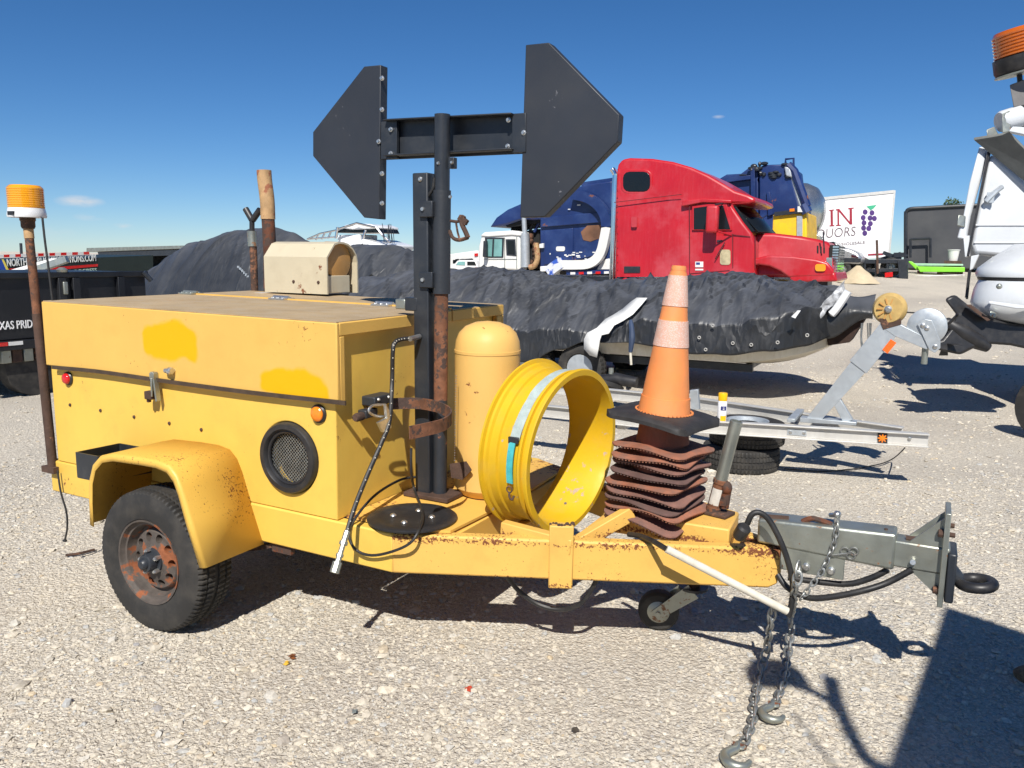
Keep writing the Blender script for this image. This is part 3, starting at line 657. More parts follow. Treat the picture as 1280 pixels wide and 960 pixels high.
MB().cbox(YP(517, 380, YM-.02), (.07, .05, .065)).build('hinge_block', black_metal, TR, bevel=.004)
MB().cbox(YP(503, 380, YM-.02), (.06, .04, .05)).build('hinge_hardware', galv, TR, bevel=.006)
# antler of bent hooks on the pipe (mast catch)
b = MB(); Y_ = YM-.03
for path, r in ([((563, 276), (572, 277), (580, 274)), .007], [((580, 270), (577, 278), (582, 290), (585, 297)), .012], [((585, 297), (574, 300), (566, 297), (562, 288)), .009], [((570, 278), (572, 290), (574, 297)), .005]):
    b.tube(smooth_path([YP(x, y, Y_) for x, y in path], 4), r, 8)
b.cbox(YP(579, 275, Y_), (.05, .02, .025), Matrix.Rotation(.6, 3, 'Y')); b.build('mast_catch', rust_dark, TR)
# arrow board
YB = .575
AB = bpy.data.objects.new('arrow_board', None); COL.objects.link(AB); AB.parent = TR; AB.location = V((.1, YB, 2.37))-wl(TR)
def arrow(px):
    b = MB().prism([YP(x, y, YB) for x, y in px], (0, .058, 0)); return b.build('arrow_head', black_flat, AB, bevel=.004)
arrow([(476, 81), (455, 83), (391, 165), (391, 195), (455, 272), (474, 274)])
arrow([(657, 56), (686, 53), (774, 143), (772, 177), (681, 271), (650, 272)])
P = lambda x, y, yy=YB: YP(x, y, yy)
tl, trr, bl, br = P(476, 151), P(657, 141), P(476, 199), P(655, 191)
b = MB(); wz = .012
b.prism([tl+V((0, .03, 0)), trr+V((0, .03, 0)), br+V((0, .03, 0)), bl+V((0, .03, 0))], (0, .01, 0))
def flange(a, c, dz): b.hexa([a+V((0, -.035, 0)), c+V((0, -.035, 0)), c+V((0, .029, 0)), a+V((0, .029, 0))], [a+V((0, -.035, dz)), c+V((0, -.035, dz)), c+V((0, .029, dz)), a+V((0, .029, dz))])
i0, i1 = P(484, 150), P(643, 142); j0, j1 = P(484, 196), P(643, 188)
flange(i0, i1, -.008); flange(j0, j1, .008)
b.build('cross_channel', black_metal, AB, bevel=.003)
for a, c in ((476, 496), (640, 657)): MB().prism([P(a, 152 if a < 500 else 142, YB-.006), P(c, 151 if a < 500 else 141, YB-.006), P(c, 198 if a < 500 else 190, YB-.006), P(a, 199 if a < 500 else 191, YB-.006)], (0, .02, 0)).build('end_tab', black_metal, AB, bevel=.002)
for x, y in ((489, 162), (489, 192), (636, 150), (635, 183), (474, 177), (655, 166), (478, 98), (478, 137), (478, 217), (478, 254)):
    MB().lathe([(.012, 0), (.012, .005), (.008, .006), (.007, .014)], P(x, y, YB-(.008 if 480 < x < 650 else .001)), (0, -1, 0), 8).build('bolt', steel, AB)
for x, y in ((548, 204), (565, 203), (563, 246)): MB().lathe([(.009, 0), (.006, .008)], YP(x, y, YM-.037), (0, -1, 0), 8).build('bolt', steel, TR)
MB().cbox(YP(566, 204, YM-.01), (.03, .03, .05)).build('stop_lug', black_rust, TR, bevel=.003)
# mast foot
b = MB().cbox((.15, YM+.0, .612), (.26, .17, .022)); b.build('mast_foot', rust_dark, TR, bevel=.004)
# round black pad on the deck
dc_ = ZP(515, 646, .605); pad = MB().lathe([(.0, 0), (.205, 0), (.207, .008), (.2, .013), (.15, .014), (.145, .011), (.0, .011)], V((dc_.x+.005, dc_.y-.005, .598)), (0, 0, 1), 56).build('round_pad', plastic_b, TR)
for dx, dy in ((-.08, -.035), (.085, .035), (-.02, .085), (.02, -.09)): MB().lathe([(.016, 0), (.014, .004), (.007, .009)], V((dc_.x+dx, dc_.y+dy, .609)), (0, 0, 1), 10).build('bolt', steel, pad)
# clamp band for the lowered mast
zc = XP(487, 505, .01).z
pts = [ZP(x, y, zc) for x, y in ((487, 505), (520, 504), (545, 508), (560, 515), (564, 522), (556, 530), (540, 535), (512, 541))]
MB().ribbon(smooth_path(pts, 6), (0, 0, .055), .007).build('clamp_band', rust_pipe, TR, smooth=50)
cb_ = XP(469, 506, .0); b = MB(); b.cbox((.0, cb_.y+.02, zc+.035), (.08, .15, .045)); b.cbox((-.005, cb_.y-.05, zc-.02), (.05, .09, .04)); clp = b.build('clamp_bracket', black_rust, TR, bevel=.006)
for dy in (-.03, .05): MB().lathe([(.009, 0), (.006, .008)], (.042, cb_.y+dy, zc+.045), (1, 0, 0), 8).build('bolt', steel, clp)
XPc = .09
b = MB(); b.tube(smooth_path([XP(x, y, XPc) for x, y in ((488, 521), (470, 520), (461, 514), (466, 507), (482, 506))], 5), .006, 8)
b.add([], []); b.prism([XP(x, y, XPc+.01) for x, y in ((470, 528), (476, 540), (486, 534), (483, 512), (479, 505), (481, 522))], (.015, 0, 0)); b.build('toggle_handle', steel, clp)
MB().lathe([(.016, -.03), (.02, -.02), (.02, .02)], XP(449, 521, .03), (0, 1, 0), 12).build('clamp_pin', rust_dark, clp)
# braided hose
pts = smooth_path([XP(x, y, d) for x, y, d in ((517, 423, .10), (503, 424, .07), (494, 428, .06), (491, 440, .06), (490, 480, .055), (487, 525, .11), (478, 551, .11), (460, 592, .10), (444, 632, .11), (434, 664, .12))], 6)
hose = MB().tube(pts, .0105, 8).build('braided_hose', rubber_b, TR)
b = MB()
for i in range(2, len(pts)-1):                   # pale tracer flecks of the braid
    p, q = pts[i], pts[i+1]; d = (q-p); a = V((.9, -.9, .3)).normalized()
    for k in ((.3,) if i % 2 else ()):
        c = p+d*k+(a-d.normalized()*a.dot(d.normalized())).normalized()*.0095; b.ball(c, .0030, 6, 4)
b.build('braid_fleck', pvc, hose)['kind'] = 'stuff'
e0 = XP(434, 664, .12); e1 = XP(418, 716, .13); d = (e1-e0)
b = MB(); 
for a, c, r in ((0, .25, .014), (.25, .33, .019), (.33, .55, .012), (.55, .62, .017), (.62, .75, .013), (.75, 1, .021)): b.tube([e0+d*a, e0+d*c], r, 8)
b.build('hose_coupling', galv, hose)
b = MB(); p = XP(517, 423, .10); b.tube([p+V((0, -.03, 0)), p+V((0, .05, .005))], .013, 8); b.build('hose_fitting', steel, hose)
# thin looping cable over the deck edge
zd = .63
pts = [YP(522, 452, YM-.1), YP(512, 555, YM-.09), ZP(513, 590, .66), ZP(524, 618, .64), ZP(530, 650, .625), V((.38, .05, .615))]
pts = [YP(514, 560, .38), YP(514, 590, .37), ZP(518, 612, .65), ZP(528, 640, .63), ZP(524, 662, .615), YP(508, 682, -.03), YP(470, 694, -.035), YP(446, 688, -.035), YP(436, 668, -.03), YP(446, 645, .02), ZP(470, 618, .68), ZP(500, 600, .68), ZP(522, 596, .68)]
MB().tube(smooth_path(pts, 6), .0065, 8).build('loose_cable', rubber_b, TR)
# tag with little chain on the tank side
b = MB()
for i in range(34): c = YP(570-i*.05, 470+i*3.2, .50); b.ball(c, .0034, 6, 4)
b.build('bead_chain', steel, TR)['kind'] = 'stuff'
MB().prism([YP(x, y, .50) for x, y in ((562, 580), (582, 577), (589, 588), (578, 600), (564, 597))], (.0, .008, .0)).build('rusty_tag', rust_dark, TR)
# tank
tb = V((.350, .70, .598)); r = .163
MB().lathe([(.12, .0), (.135, .01), (r, .045), (r, .722), (r+.0025, .723), (r+.0025, .737), (r, .738), (r*.97, .782), (r*.87, .822), (r*.68, .853), (r*.38, .873), (.0, .880)], tb, (0, 0, 1), 44).build('air_tank', yellow_clean, TR)
MB().lathe([(.125, 0), (.125, .012)], tb-V((0, 0, .004)), (0, 0, 1), 28).build('tank_foot', rust_dark, TR)
# beige housing on the roof
hz = 1.535; hn = ZP(410, 368, hz); hY = hn.y; hx1 = hn.x; hx0 = YP(332, 366, hY).x
zt_ = YP(410, 303, hY).z; zs = YP(410, 322, hY).z; hw = .31
HS = bpy.data.objects.new('lamp_housing', None); COL.objects.link(HS); HS.parent = TR; HS.location = V(((hx0+hx1)/2, hY+hw/2, hz))-wl(TR)
out_ = [(0, hz), (0, zs), (.075, zt_-.012), (.12, zt_), (hw-.14, zt_), (hw-.09, zt_-.012), (hw-.045, zt_-.04), (hw-.012, zt_-.08), (hw, zs-.03), (hw, hz)]
rings = [[V((x, hY+y, z)) for y, z in out_] for x in (hx0, hx1)]
b = MB().loft(rings, False, False); hh = b.build('hood', beige, HS, solid=.012, smooth=0)
b = MB().prism([V((hx1-.14, hY+y, z)) for y, z in [(.012, hz+.004), (.012, zs), (.04, zt_-.035), (.10, zt_-.014), (hw-.10, zt_-.014), (hw-.04, zt_-.035), (hw-.012, zs), (hw-.012, hz+.004)]], (-.02, 0, 0)); b.build('inner_panel', beige, HS)
MB().prism([V((hx0, hY+y, z)) for y, z in out_], (.012, 0, 0)).build('rear_panel', beige, HS)
MB().prism([V((hx1-.138, hY+.02, hz+.005)), V((hx1-.02, hY+.02, hz+.005)), V((hx1-.02, hY+hw-.06, hz+.005)), V((hx1-.138, hY+hw-.06, hz+.005))], (0, 0, .115)).build('lamp_box', beige, HS, bevel=.004)
MB().lathe([(.0, .010), (.112, .010), (.125, .004), (.127, -.09)], V((hx1-.035, hY+hw*.48, (zt_+hz)/2+.050)), (1, 0, 0), 36).build('round_lens', tan_lens, HS)
for px, py in ((367, 352), (398, 353)): MB().lathe([(.012, 0), (.008, .007)], YP(px, py, hY-.006), (0, -1, 0), 8).build('bolt', rust_dark, HS)
for x in (hx0+.12, hx0+.42, hx1-.1): MB().box((x, hY+.05, HT+.006), (x+.06, hY+hw-.05, hz-.007)).build('rubber_foot', rubber_b, HS)
MB().box((hx0-.09, hY-.02, HT+.01), (hx0-.012, hY+.12, HT+.03)).build('white_plate', white_truck, HS)
# exhaust stack and the forked post behind
Yp = 1.54
pts = [YP(338, 372, Yp), YP(337, 310, Yp), YP(335, 272, Yp)]
MB().tube(smooth_path([pts[0]-V((0, 0, .35))]+pts, 5), .045, 16).build('exhaust_stack', rust_orange, TR)
pts = [YP(335, 274, Yp), YP(334, 250, Yp), YP(331, 226, Yp), YP(330, 213, Yp)]
MB().tube(smooth_path(pts, 4), .050, 16).build('exhaust_tip', bamboo, TR)
b = MB(); pts = [YP(318, 366, Yp)-V((0, 0, .3)), YP(317, 320, Yp), YP(316, 300, Yp)]; b.tube(pts, .026, 12); b.build('forked_post', rust_dark, TR)
MB().tube([YP(316, 308, Yp), YP(315, 289, Yp)], .034, 12).build('post_collar', galv, TR)
b = MB(); b.tube([YP(315, 290, Yp), YP(315, 272, Yp)], .018, 10); b.tube([YP(315, 275, Yp), YP(307, 261, Yp)], .022, 10); b.tube([YP(316, 275, Yp), YP(325, 262, Yp)], .022, 10); b.build('fork', plastic_b, TR)
# beacon on its leaning pole at the rear corner
bp0, bp1 = V((-2.10, -.01, .56)), YP(38, 300, 0.0); bp1 = V((bp1.x, -.005, bp1.z))
bz = YP(38, 272, 0).z
dirp = (bp1-bp0); at_ = lambda z: bp0+dirp*((z-bp0.z)/(bp1.z-bp0.z))
zj = YP(50, 392, 0).z
MB().tube([at_(.56), at_(zj)], .026, 14).build('beacon_pole', rust_dark, TR)
MB().tube([at_(zj), at_(YP(38, 297, 0).z)], .0235, 14).build('beacon_pole_top', rust_pipe, TR)
MB().tube([at_(YP(38, 298, 0).z), at_(YP(38, 284, 0).z)], .026, 14).build('pole_collar', bamboo, TR)
MB().lathe([(.03, 0), (.036, .012), (.036, .04), (.04, .045), (.04, .06)], at_(YP(38, 286, 0).z), (0, 0, 1), 18).build('beacon_socket', rust_dark, TR)
bc = at_(bz); bh = YP(36, 231, 0).z-bz; br_ = .094
bb_ = MB().lathe([(.05, 0), (.094, .0), (.097, .01), (.094, .032), (.090, .05), (.02, .05)], bc, (0, 0, 1), 32).build('beacon_base', white_p, TR)
pr = [(.088, .05)]
for k in range(9):
    z = .055+k*(bh-.07)/9; pr += [(.0905, z), (.0905, z+.009), (.0865, z+.012)]
pr += [(.085, bh-.012), (.075, bh-.003), (.0, bh)]
MB().lathe(pr, bc, (0, 0, 1), 40).build('beacon_lens', beacon_m, bb_)
MB().cbox(bc+V((.01, -.092, .02)), (.05, .012, .02)).build('data_plate', plastic_b, bb_)
pts = [YP(x, y, .02) for x, y in ((53, 272), (56, 300), (60, 330), (65, 372), (66, 380))]
MB().tube(smooth_path(pts, 4), .006, 6).build('beacon_wire', rubber_b, TR)
pts = [YP(x, y, -.03) for x, y in ((72, 588), (76, 615), (83, 640), (84, 660), (81, 676))]
MB().tube(smooth_path(pts, 5), [.0055]*20+[.013], 7).build('hanging_wire', rubber_b, TR)
b = MB(); b.box((-2.16, -.04, .54), (-2.05, -.006, .575)); b.build('pole_bracket', rust_dark, TR)
# jack caster under the tongue
cw = ZP(820, 788, .0); cc = V((cw.x, cw.y+.03, .095)); ax = V((.25, -1, .0)).normalized()
JW = MB().lathe([(.045, -.03), (.085, -.032), (.098, -.022), (.10, 0), (.098, .022), (.085, .032), (.045, .03)], cc, ax, 36).build('jack_wheel', rubber, TR)
MB().lathe([(.02, .040), (.045, .034), (.055, .030), (.055, -.030), (.045, -.034), (.02, -.04)], cc, ax, 24).build('wheel_disc', galv, JW)
sd = V((ax.y, -ax.x, 0)); sd = -sd if sd.x < 0 else sd
b = MB()
for s in (-1, 1):
    o = cc+ax*s*.045; t_ = o+sd*.16+V((0, 0, .13)); n_ = (t_-o).normalized(); u_ = ax.cross(n_).normalized()*.026
    b.hexa([o-u_-ax*.003-n_*.02, o+u_-ax*.003-n_*.02, o+u_+ax*.003-n_*.02, o-u_+ax*.003-n_*.02], [t_-u_*1.5-ax*.003, t_+u_*1.5-ax*.003, t_+u_*1.5+ax*.003, t_-u_*1.5+ax*.003])
b.tube([cc-ax*.055, cc+ax*.055], .011, 8); b.build('caster_fork', galv, TR)
t_ = cc+sd*.16+V((0, 0, .13)); MB().tube([t_-V((0, 0, .02)), t_+V((0, 0, .25))], .033, 16).build('jack_post', rust_dark, TR)
MB().tube([t_+V((0, 0, .0)), t_+V((0, 0, .012))], .07, 16).build('jack_plate', black_metal, TR)
# drooping hose underneath
pts = smooth_path([YP(x, y, yy) for x, y, yy in ((632, 718, .3), (648, 738, .36), (672, 755, .4), (700, 762, .42), (725, 755, .42), (742, 732, .42), (748, 715, .42))], 6)
MB().tube(pts, .011, 8).build('brake_hose', rubber_b, TR)
# drawbar
Yn = .70; Yf = .83; X0 = 1.70; X1 = YP(1119, 690, Yn).x; X2 = YP(1170, 690, Yn+.01).x
t0, t1 = YP(945, 648, Yn), YP(1119, 668, Yn); u0, u1 = YP(945, 678, Yn), YP(1119, 714, Yn)
tz = (t0.z+t1.z)/2; uz = (u0.z+u1.z)/2
DB = MB().hexa([(X0, Yn, u0.z), (X1, Yn, u1.z), (X1, Yf, u1.z), (X0, Yf, u0.z)], [(X0, Yn, t0.z), (X1, Yn, t1.z), (X1, Yf, t1.z), (X0, Yf, t0.z)]).build('drawbar_tube', galv, TR, bevel=.012, seg=3)
a0, a1 = YP(1119, 676, Yn+.008), YP(1119, 709, Yn+.008)
MB().box((X1-.05, Yn+.010, a1.z), (X2+.05, Yf-.010, a0.z)).build('inner_tube', galv, TR, bevel=.008)
s0, s1 = YP(975, 700, Yn+.003), YP(1054, 726, Yn+.003)
DP_ = MB().box((s0.x, Yn+.006, s1.z), (s1.x, Yn+.018, u0.z+.03)).build('side_plate', bamboo and galv, TR, bevel=.003)
for px, py in ((1008, 708), (1039, 713)): MB().lathe([(.017, 0), (.017, .006), (.011, .008), (.010, .02)], YP(px, py, Yn+.004), (0, -1, 0), 10).build('bolt', steel, DP_)
MB().tube([YP(1141, 703, Yn+.012)+V((0, .01, 0)), YP(1141, 703, Yn-.012)], .011, 10).build('cross_bolt', steel, TR)
MB().tube([V((1.70, Yn+.03, t0.z)), V((1.70, Yn+.03, t0.z))+V((.12, .02, .004))], .014, 8).build('rusty_rod', rust_dark, TR)
# coupler plate with gussets and lunette ring
pl0, pl1 = YP(1178, 640, Yn-.01), YP(1170, 757, Yn-.01); px_ = X2+.02
MB().box((px_, Yn-.025, pl1.z), (px_+.02, Yf+.025, pl0.z)).build('coupler_plate', galv, TR, bevel=.003)
for y in (Yn+.015, Yf-.025):
    MB().prism([V((px_-.12, y, a0.z)), V((px_, y, a0.z)), V((px_, y, pl0.z-.03))], (0, .01, 0)).build('gusset', galv, TR); MB().prism([V((px_-.11, y, a1.z)), V((px_, y, a1.z)), V((px_, y, pl1.z+.03))], (0, .01, 0)).build('gusset', galv, TR)
MB().tube(smooth_path([V((px_-.13, Yn+.05, a0.z+.005)), V((px_-.08, Yn+.045, a0.z+.012)), V((px_-.03, Yn+.04, a0.z+.05))], 4), .012, 8).build('rust_weld', rust_orange, TR)
b = MB(); rb_ = MB().box((px_+.022, Yn-.02, pl1.z+.02), (px_+.055, Yf+.02, YP(1185, 690, Yn).z)).build('lunette_base', black_metal, TR, bevel=.008)
for y in (Yn, Yf):
    for z in (pl1.z+.06, pl0.z-.09): MB().lathe([(.012, -.03), (.016, -.028), (.016, .0), (.011, .005), (.01, .03)], (px_+.01, y-.0, z), (1, 0, 0), 8).build('bolt', rust_dark if z > .5 else steel, rb_)
rc_ = (Yn+Yf)/2; rz = YP(1220, 729, rc_).z
rx = YP(1248, 731, rc_).x-.075
MB().torus((rx, rc_, rz), (-.12, 0, 1), .058, .0215, 40, 12).build('lunette_ring', plastic_b, TR)
MB().tube([(px_+.04, rc_, rz+.02), (rx-.055, rc_, rz+.005)], [.045, .024], 14).build('ring_shank', black_metal, TR)
# pins on top of the drawbar
b = MB(); p = YP(1046, 652, Yn+.05); b.tube([p-V((0, 0, .06)), p+V((0, 0, .03))], .012, 8); b.ball(p+V((0, 0, .032)), (.016, .02, .016), 10, 6); b.tube([p+V((0, 0, .03)), p+V((-.03, .03, .015))], .01, 8); b.build('lock_pin', steel, TR)
MB().tube(smooth_path([YP(x, y, Yn+.04) for x, y in ((1003, 652), (1015, 648), (1030, 652), (1040, 656))], 4), .012, 8).build('rust_scale', rust_orange, TR)
p = YP(1107, 668, Yn+.05); MB().tube([p-V((0, 0, .02)), p+V((0, 0, .025))], .007, 8).build('grease_pin', rust_dark, TR)
b = MB(); 
for dx, dz in ((-.018, 0), (.016, .006), (.006, -.014)): b.torus(YP(1062, 690, Yn-.008)+V((dx, 0, dz)), (0, 1, .1), .016, .0035, 18, 6)
b.tube([YP(1040, 694, Yn-.008), YP(1066, 691, Yn-.008)], .004, 6); b.build('clevis_ring', chain_m, TR)
# plug with its cable, hanging hoses
b = MB(); p = YP(930, 662, .60); b.lathe([(.024, 0), (.030, .015), (.030, .06), (.022, .07)], p+V((-.02, -.01, -.035)), (.4, -.25, .8), 18); b.build('cable_plug', plastic_b, TR)
pts = smooth_path([YP(x, y, yy) for x, y, yy in ((934, 655, .60), (940, 643, .60), (950, 641, .61), (962, 651, .62), (975, 675, .62), (985, 702, .62), (991, 730, .62), (990, 752, .62), (986, 770, .62))], 6)
MB().tube(pts, .0125, 10).build('plug_cable', rubber_b, TR)
pts = smooth_path([YP(x, y, yy) for x, y, yy in ((972, 718, .70), (985, 735, .68), (1010, 747, .67), (1040, 746, .66), (1080, 738, .67), (1110, 728, .70), (1140, 712, .71))], 6)
MB().tube(pts, .013, 10).build('brake_hose', rubber_b, TR)
pts = smooth_path([YP(x, y, yy) for x, y, yy in ((985, 722, .74), (1020, 727, .74), (1060, 730, .74), (1090, 722, .74), (1110, 712, .74))], 6)
MB().tube(pts, .013, 10).build('brake_hose', rubber_b, TR)
# white pipe slung along the beam
w0 = YP(833, 686, .36); w1 = YP(984, 764, .57)
MB().tube([w0, w1], .0165, 14).build('white_conduit', pvc, TR)
pts = smooth_path([YP(786, 668, .55), YP(800, 670, .50), YP(817, 677, .42), YP(834, 687, .362)], 5); MB().tube(pts, .012, 8).build('conduit_cable', rubber_b, TR)

# ------------------------------------------------------------------ safety chains with hooks
lm = MB().torus((0, 0, 0), (0, 0, 1), .0165, .0056, 18, 8); lm.v = [V((p.x*1.75, p.y, p.z)) for p in lm.v]
link0 = lm.build('chain_link', chain_m); link_me = link0.data; bpy.data.objects.remove(link0)
def chain(path, label, hookdir, hsc=1.25, lg=.041, name='safety_chain', ksc=1.0):
    pts = smooth_path(path, 12); root = thing(name, V(path[0]), label, 'chain')
    acc_ = 0; last = pts[0]; k = 0; dist = [0]
    for a, c in zip(pts, pts[1:]): dist.append(dist[-1]+(c-a).length)
    n = int(dist[-1]/lg)
    for i in range(n):
        d = (i+.5)*lg
        j = next(q for q in range(1, len(dist)) if dist[q] >= d); f = (d-dist[j-1])/(dist[j]-dist[j-1]); p = pts[j-1].lerp(pts[j], f); t = (pts[j]-pts[j-1]).normalized()
        s = t.cross(V((.35, .5, .8))).normalized(); u = t.cross(s)
        ang = (i % 2)*math.pi/2+.5+random.uniform(-.25, .25); s2 = s*math.cos(ang)+u*math.sin(ang); u2 = t.cross(s2)
        o = bpy.data.objects.new('chain_link', link_me); COL.objects.link(o); o.parent = root
        m_ = Matrix((t*ksc, s2*ksc, u2*ksc)).transposed().to_4x4(); m_.translation = p-wl(root); o.matrix_local = m_
    if hookdir:
        h0 = pts[-1]; d = V(hookdir).normalized(); nr = V((0, 0, 1)); s = d.cross(nr)
        loc = lambda a, c: h0+(d*a+s*c)*hsc
        hp = smooth_path([loc(-.01, .008), loc(.02, .006), loc(.04, .018), loc(.065, .026), (loc(.092, .012)), loc(.10, -.014), loc(.086, -.036), loc(.062, -.042)], 5)
        nn = len(hp); MB().tube(hp, [(.008+.0065*math.sin(math.pi*min(1, i/nn*1.05)))*hsc for i in range(nn)], 10).build('hook', galv, root)
        MB().torus(h0+d*.0, nr, .013*hsc, .0055*hsc, 18, 8).build('hook_eye', galv, root)
        MB().tube([loc(-.002, .02), loc(-.002, -.018)], .006*hsc, 8).build('clevis_pin', rust_orange, root)
    return root
zg = .022
h1 = ZP(925, 932, zg); h2 = ZP(968, 880, zg)
chain([YP(967, 752, .60), YP(965, 775, .60), ZP(960, 808, .12), ZP(952, 836, .035), ZP(944, 868, .02), ZP(940, 900, .02), ZP(932, 922, .02), h1], 'longer safety chain under the hitch ending in the front grey hook', ZP(915, 950, 0)-ZP(932, 915, 0), 1.3)
chain([YP(1000, 705, .60), YP(994, 740, .60), ZP(990, 772, .16), ZP(985, 815, .05), ZP(980, 845, .025), ZP(976, 858, .02), h2], 'shorter safety chain under the hitch ending in the hook nearer the trailer', ZP(960, 898, 0)-ZP(974, 868, 0), 1.2)
lm2 = None
chain([YP(1047, 655, Yn-.012), YP(1043, 680, Yn-.02), YP(1030, 710, Yn-.03), YP(1012, 735, Yn-.05), YP(1000, 752, Yn-.06)], 'thin bright chain hanging from the pin on top of the drawbar', None, lg=.026, name='pin_chain', ksc=.62)
# ------------------------------------------------------------------ traffic cones
def reflect_mat():
    m = M('worn_reflective_collar', (.66, .55, .50), .6, v=.1, vs=8, dirt=.2, dc=(.5, .33, .25), ds=9); t = m.node_tree; N = t.nodes; L = t.links; b = N['Principled BSDF']
    src = b.inputs['Base Color'].links[0].from_socket; co = N.new('ShaderNodeTexCoord')
    v = N.new('ShaderNodeTexVoronoi'); v.inputs['Scale'].default_value = 170; L.new(co.outputs['Object'], v.inputs['Vector'])
    r = N.new('ShaderNodeMapRange'); r.inputs['From Min'].default_value = .25; r.inputs['From Max'].default_value = .5; r.inputs['To Max'].default_value = .6; L.new(v.outputs['Distance'], r.inputs[0])
    mx = N.new('ShaderNodeMix'); mx.data_type = 'RGBA'; L.new(r.outputs[0], mx.inputs['Factor']); L.new(src, mx.inputs['A']); mx.inputs['B'].default_value = (.62, .27, .16, 1); L.new(mx.outputs['Result'], b.inputs['Base Color']); return m
refl = reflect_mat()
CG = 'traffic cones stacked on the trailer tongue'
CB = V((1.232, .76, .64)); CAXT = V((.035, 0, 1)).normalized()
def warp_base(root, seed, half, th, amp, droop, mat, teeth=True):
    r_ = random.Random(seed); n = 22; a1, a2, a3 = r_.uniform(0, 6), r_.uniform(0, 6), r_.uniform(0, 6); k = r_.uniform(.6, 1.2)
    ro = .055
    def surf(u, v, top):
        x = (u*2-1); y = (v*2-1)
        cx = max(abs(x)-(1-ro/half), 0); cy = max(abs(y)-(1-ro/half), 0)     # rounded corners
        if cx > 0 and cy > 0:
            l = math.hypot(cx, cy); m = ro/half
            if l > 0: s = min(1, m/l if l > m else 1); x = math.copysign(1-m+cx*s, x); y = math.copysign(1-m+cy*s, y)
        X, Y = x*half, y*half
        z = amp*(math.sin(x*2.4+a1)*.6+math.sin(y*2.1+a2)*.4+.35*math.sin(x*4.3+y*3+a3)) - droop*(x*x*x*abs(x)*.5+.5*x*x)*k - droop*.5*y*y
        e = max(abs(x), abs(y))
        return V((X, Y, z+(th if top else 0)*(1 if e < .97 else .55)))
    b = MB(); b.grid(lambda u, v: surf(u, v, True), n, n); o = len(b.v); b.grid(lambda u, v: surf(u, v, False), n, n)
    N1 = n+1; edge = [i for i in range(N1)]+[i*N1+n for i in range(1, N1)]+[n*N1+i for i in range(n-1, -1, -1)]+[i*N1 for i in range(n-1, 0, -1)]
    for i in range(len(edge)):
        a, c = edge[i], edge[(i+1) % len(edge)]; b.f.append([a, c, c+o, a+o])
    if teeth:                                   # little moulded feet along the underside of the rim
        for i in range(0, len(edge), 1):
            p = b.v[edge[i]+o]; q = p*1.0; q = V((p.x*.96, p.y*.96, p.z)); b.cbox((q.x, q.y, q.z-.003), (.007, .007, .010))
    return b
def make_cone(seed, half, th, amp, droop, bmat, cmat, label, loc, rotz, tiltv=(0, 0)):
    root = thing('traffic_cone', V((0, 0, 0)), label, 'traffic cone', CG)
    warp_base(root, seed, half, th, amp, droop, bmat, bmat is not cone_blk).build('cone_base', bmat, root, smooth=50)
    H = .645; r0, r1 = .116, .036; z0 = th*.7
    R_ = lambda t: r0+(r1-r0)*t
    def band(a, c, mat, nm, e=0.):
        MB().lathe([(R_(a)+e, z0+H*a), (R_(c)+e, z0+H*c)]+[(R_(c)+e-.005, z0+H*c), (R_(a)+e-.005, z0+H*a)], (0, 0, 0), (0, 0, 1), 44, cap=False).build(nm, mat, root)
    return root, band, H, z0, R_
def pose(root, loc, rotz, tv):
    root.location = loc; root.rotation_euler = (tv[1], tv[0], rotz)
NOLD = 9
cone_base2 = M('dark_cone_base', (.13, .07, .06), .85, v=.35, vs=7, dirt=.5, dc=(.10, .07, .06), ds=11, bump=.3, bs=70); cone_base3 = M('orange_cone_base', (.33, .12, .065), .85, v=.35, vs=7, dirt=.6, dc=(.17, .11, .09), ds=11, bump=.3, bs=70)
for i in range(NOLD):
    z = .628+i*.0405; f = i/(NOLD-1)
    words = ['bottom flattened cone base of the stack resting on the tongue platform', 'second dirty cone base from the bottom of the stack', 'third dirty cone base from the bottom of the stack', 'fourth dirty cone base from the bottom of the stack',
             'middle cone base of the stack, fifth from the bottom', 'sixth cone base from the bottom of the stack', 'third cone base below the upright orange cone', 'second cone base below the upright orange cone', 'orange edged cone base next below the upright cone']
    root, band, H, z0, R_ = make_cone(11+i*3, .190-.004*f+random.uniform(-.006, .006), random.uniform(.007, .010), random.uniform(.006, .014), (.024*(1-.5*f)+.002)*random.uniform(.5, 1.25), (cone_base, cone_base3, cone_base2)[i % 3] if i < 8 else cone_base3, cone_old, words[i], None, 0)
    band(0, .30, cone_old, 'cone_body')
    pose(root, V((1.222+.020*f+random.uniform(-.008, .008), .76+random.uniform(-.01, .01), z)), rad(-8+random.uniform(-7, 7)), (rad(random.uniform(-3, 3.5)+2.5*(1-f)), rad(random.uniform(-3, 3))))
root, band, H, z0, R_ = make_cone(5, .205, .03, .004, .020, cone_blk, cone_o, 'upright faded orange traffic cone with two reflective collars, black base, on top of the stack', None, 0)
band(0, .985, cone_o, 'cone_body'); band(0, .115, cone_o, 'cone_foot', .0035)
band(.475, .655, refl, 'reflective_collar', .003); band(.755, .965, refl, 'reflective_collar', .003); band(.965, 1.03, cone_o, 'cone_tip', -.003)
MB().lathe([(.034, 0), (.033, .012), (.024, .016), (.022, .006)], V((0, 0, z0+H*1.0)), (0, 0, 1), 24).build('cone_rim', cone_o, root)
b = MB()
for k in range(40): a = 2*math.pi*k/40; b.cbox((.128*math.cos(a), .128*math.sin(a), .0285), (.009, .005, .006), Matrix.Rotation(a, 3, 'Z'))
b.build('stitch', cone_o, root)['kind'] = 'stuff'
pose(root, V((1.243, .76, 1.078)), rad(-10), (rad(3.2), rad(-1.0)))

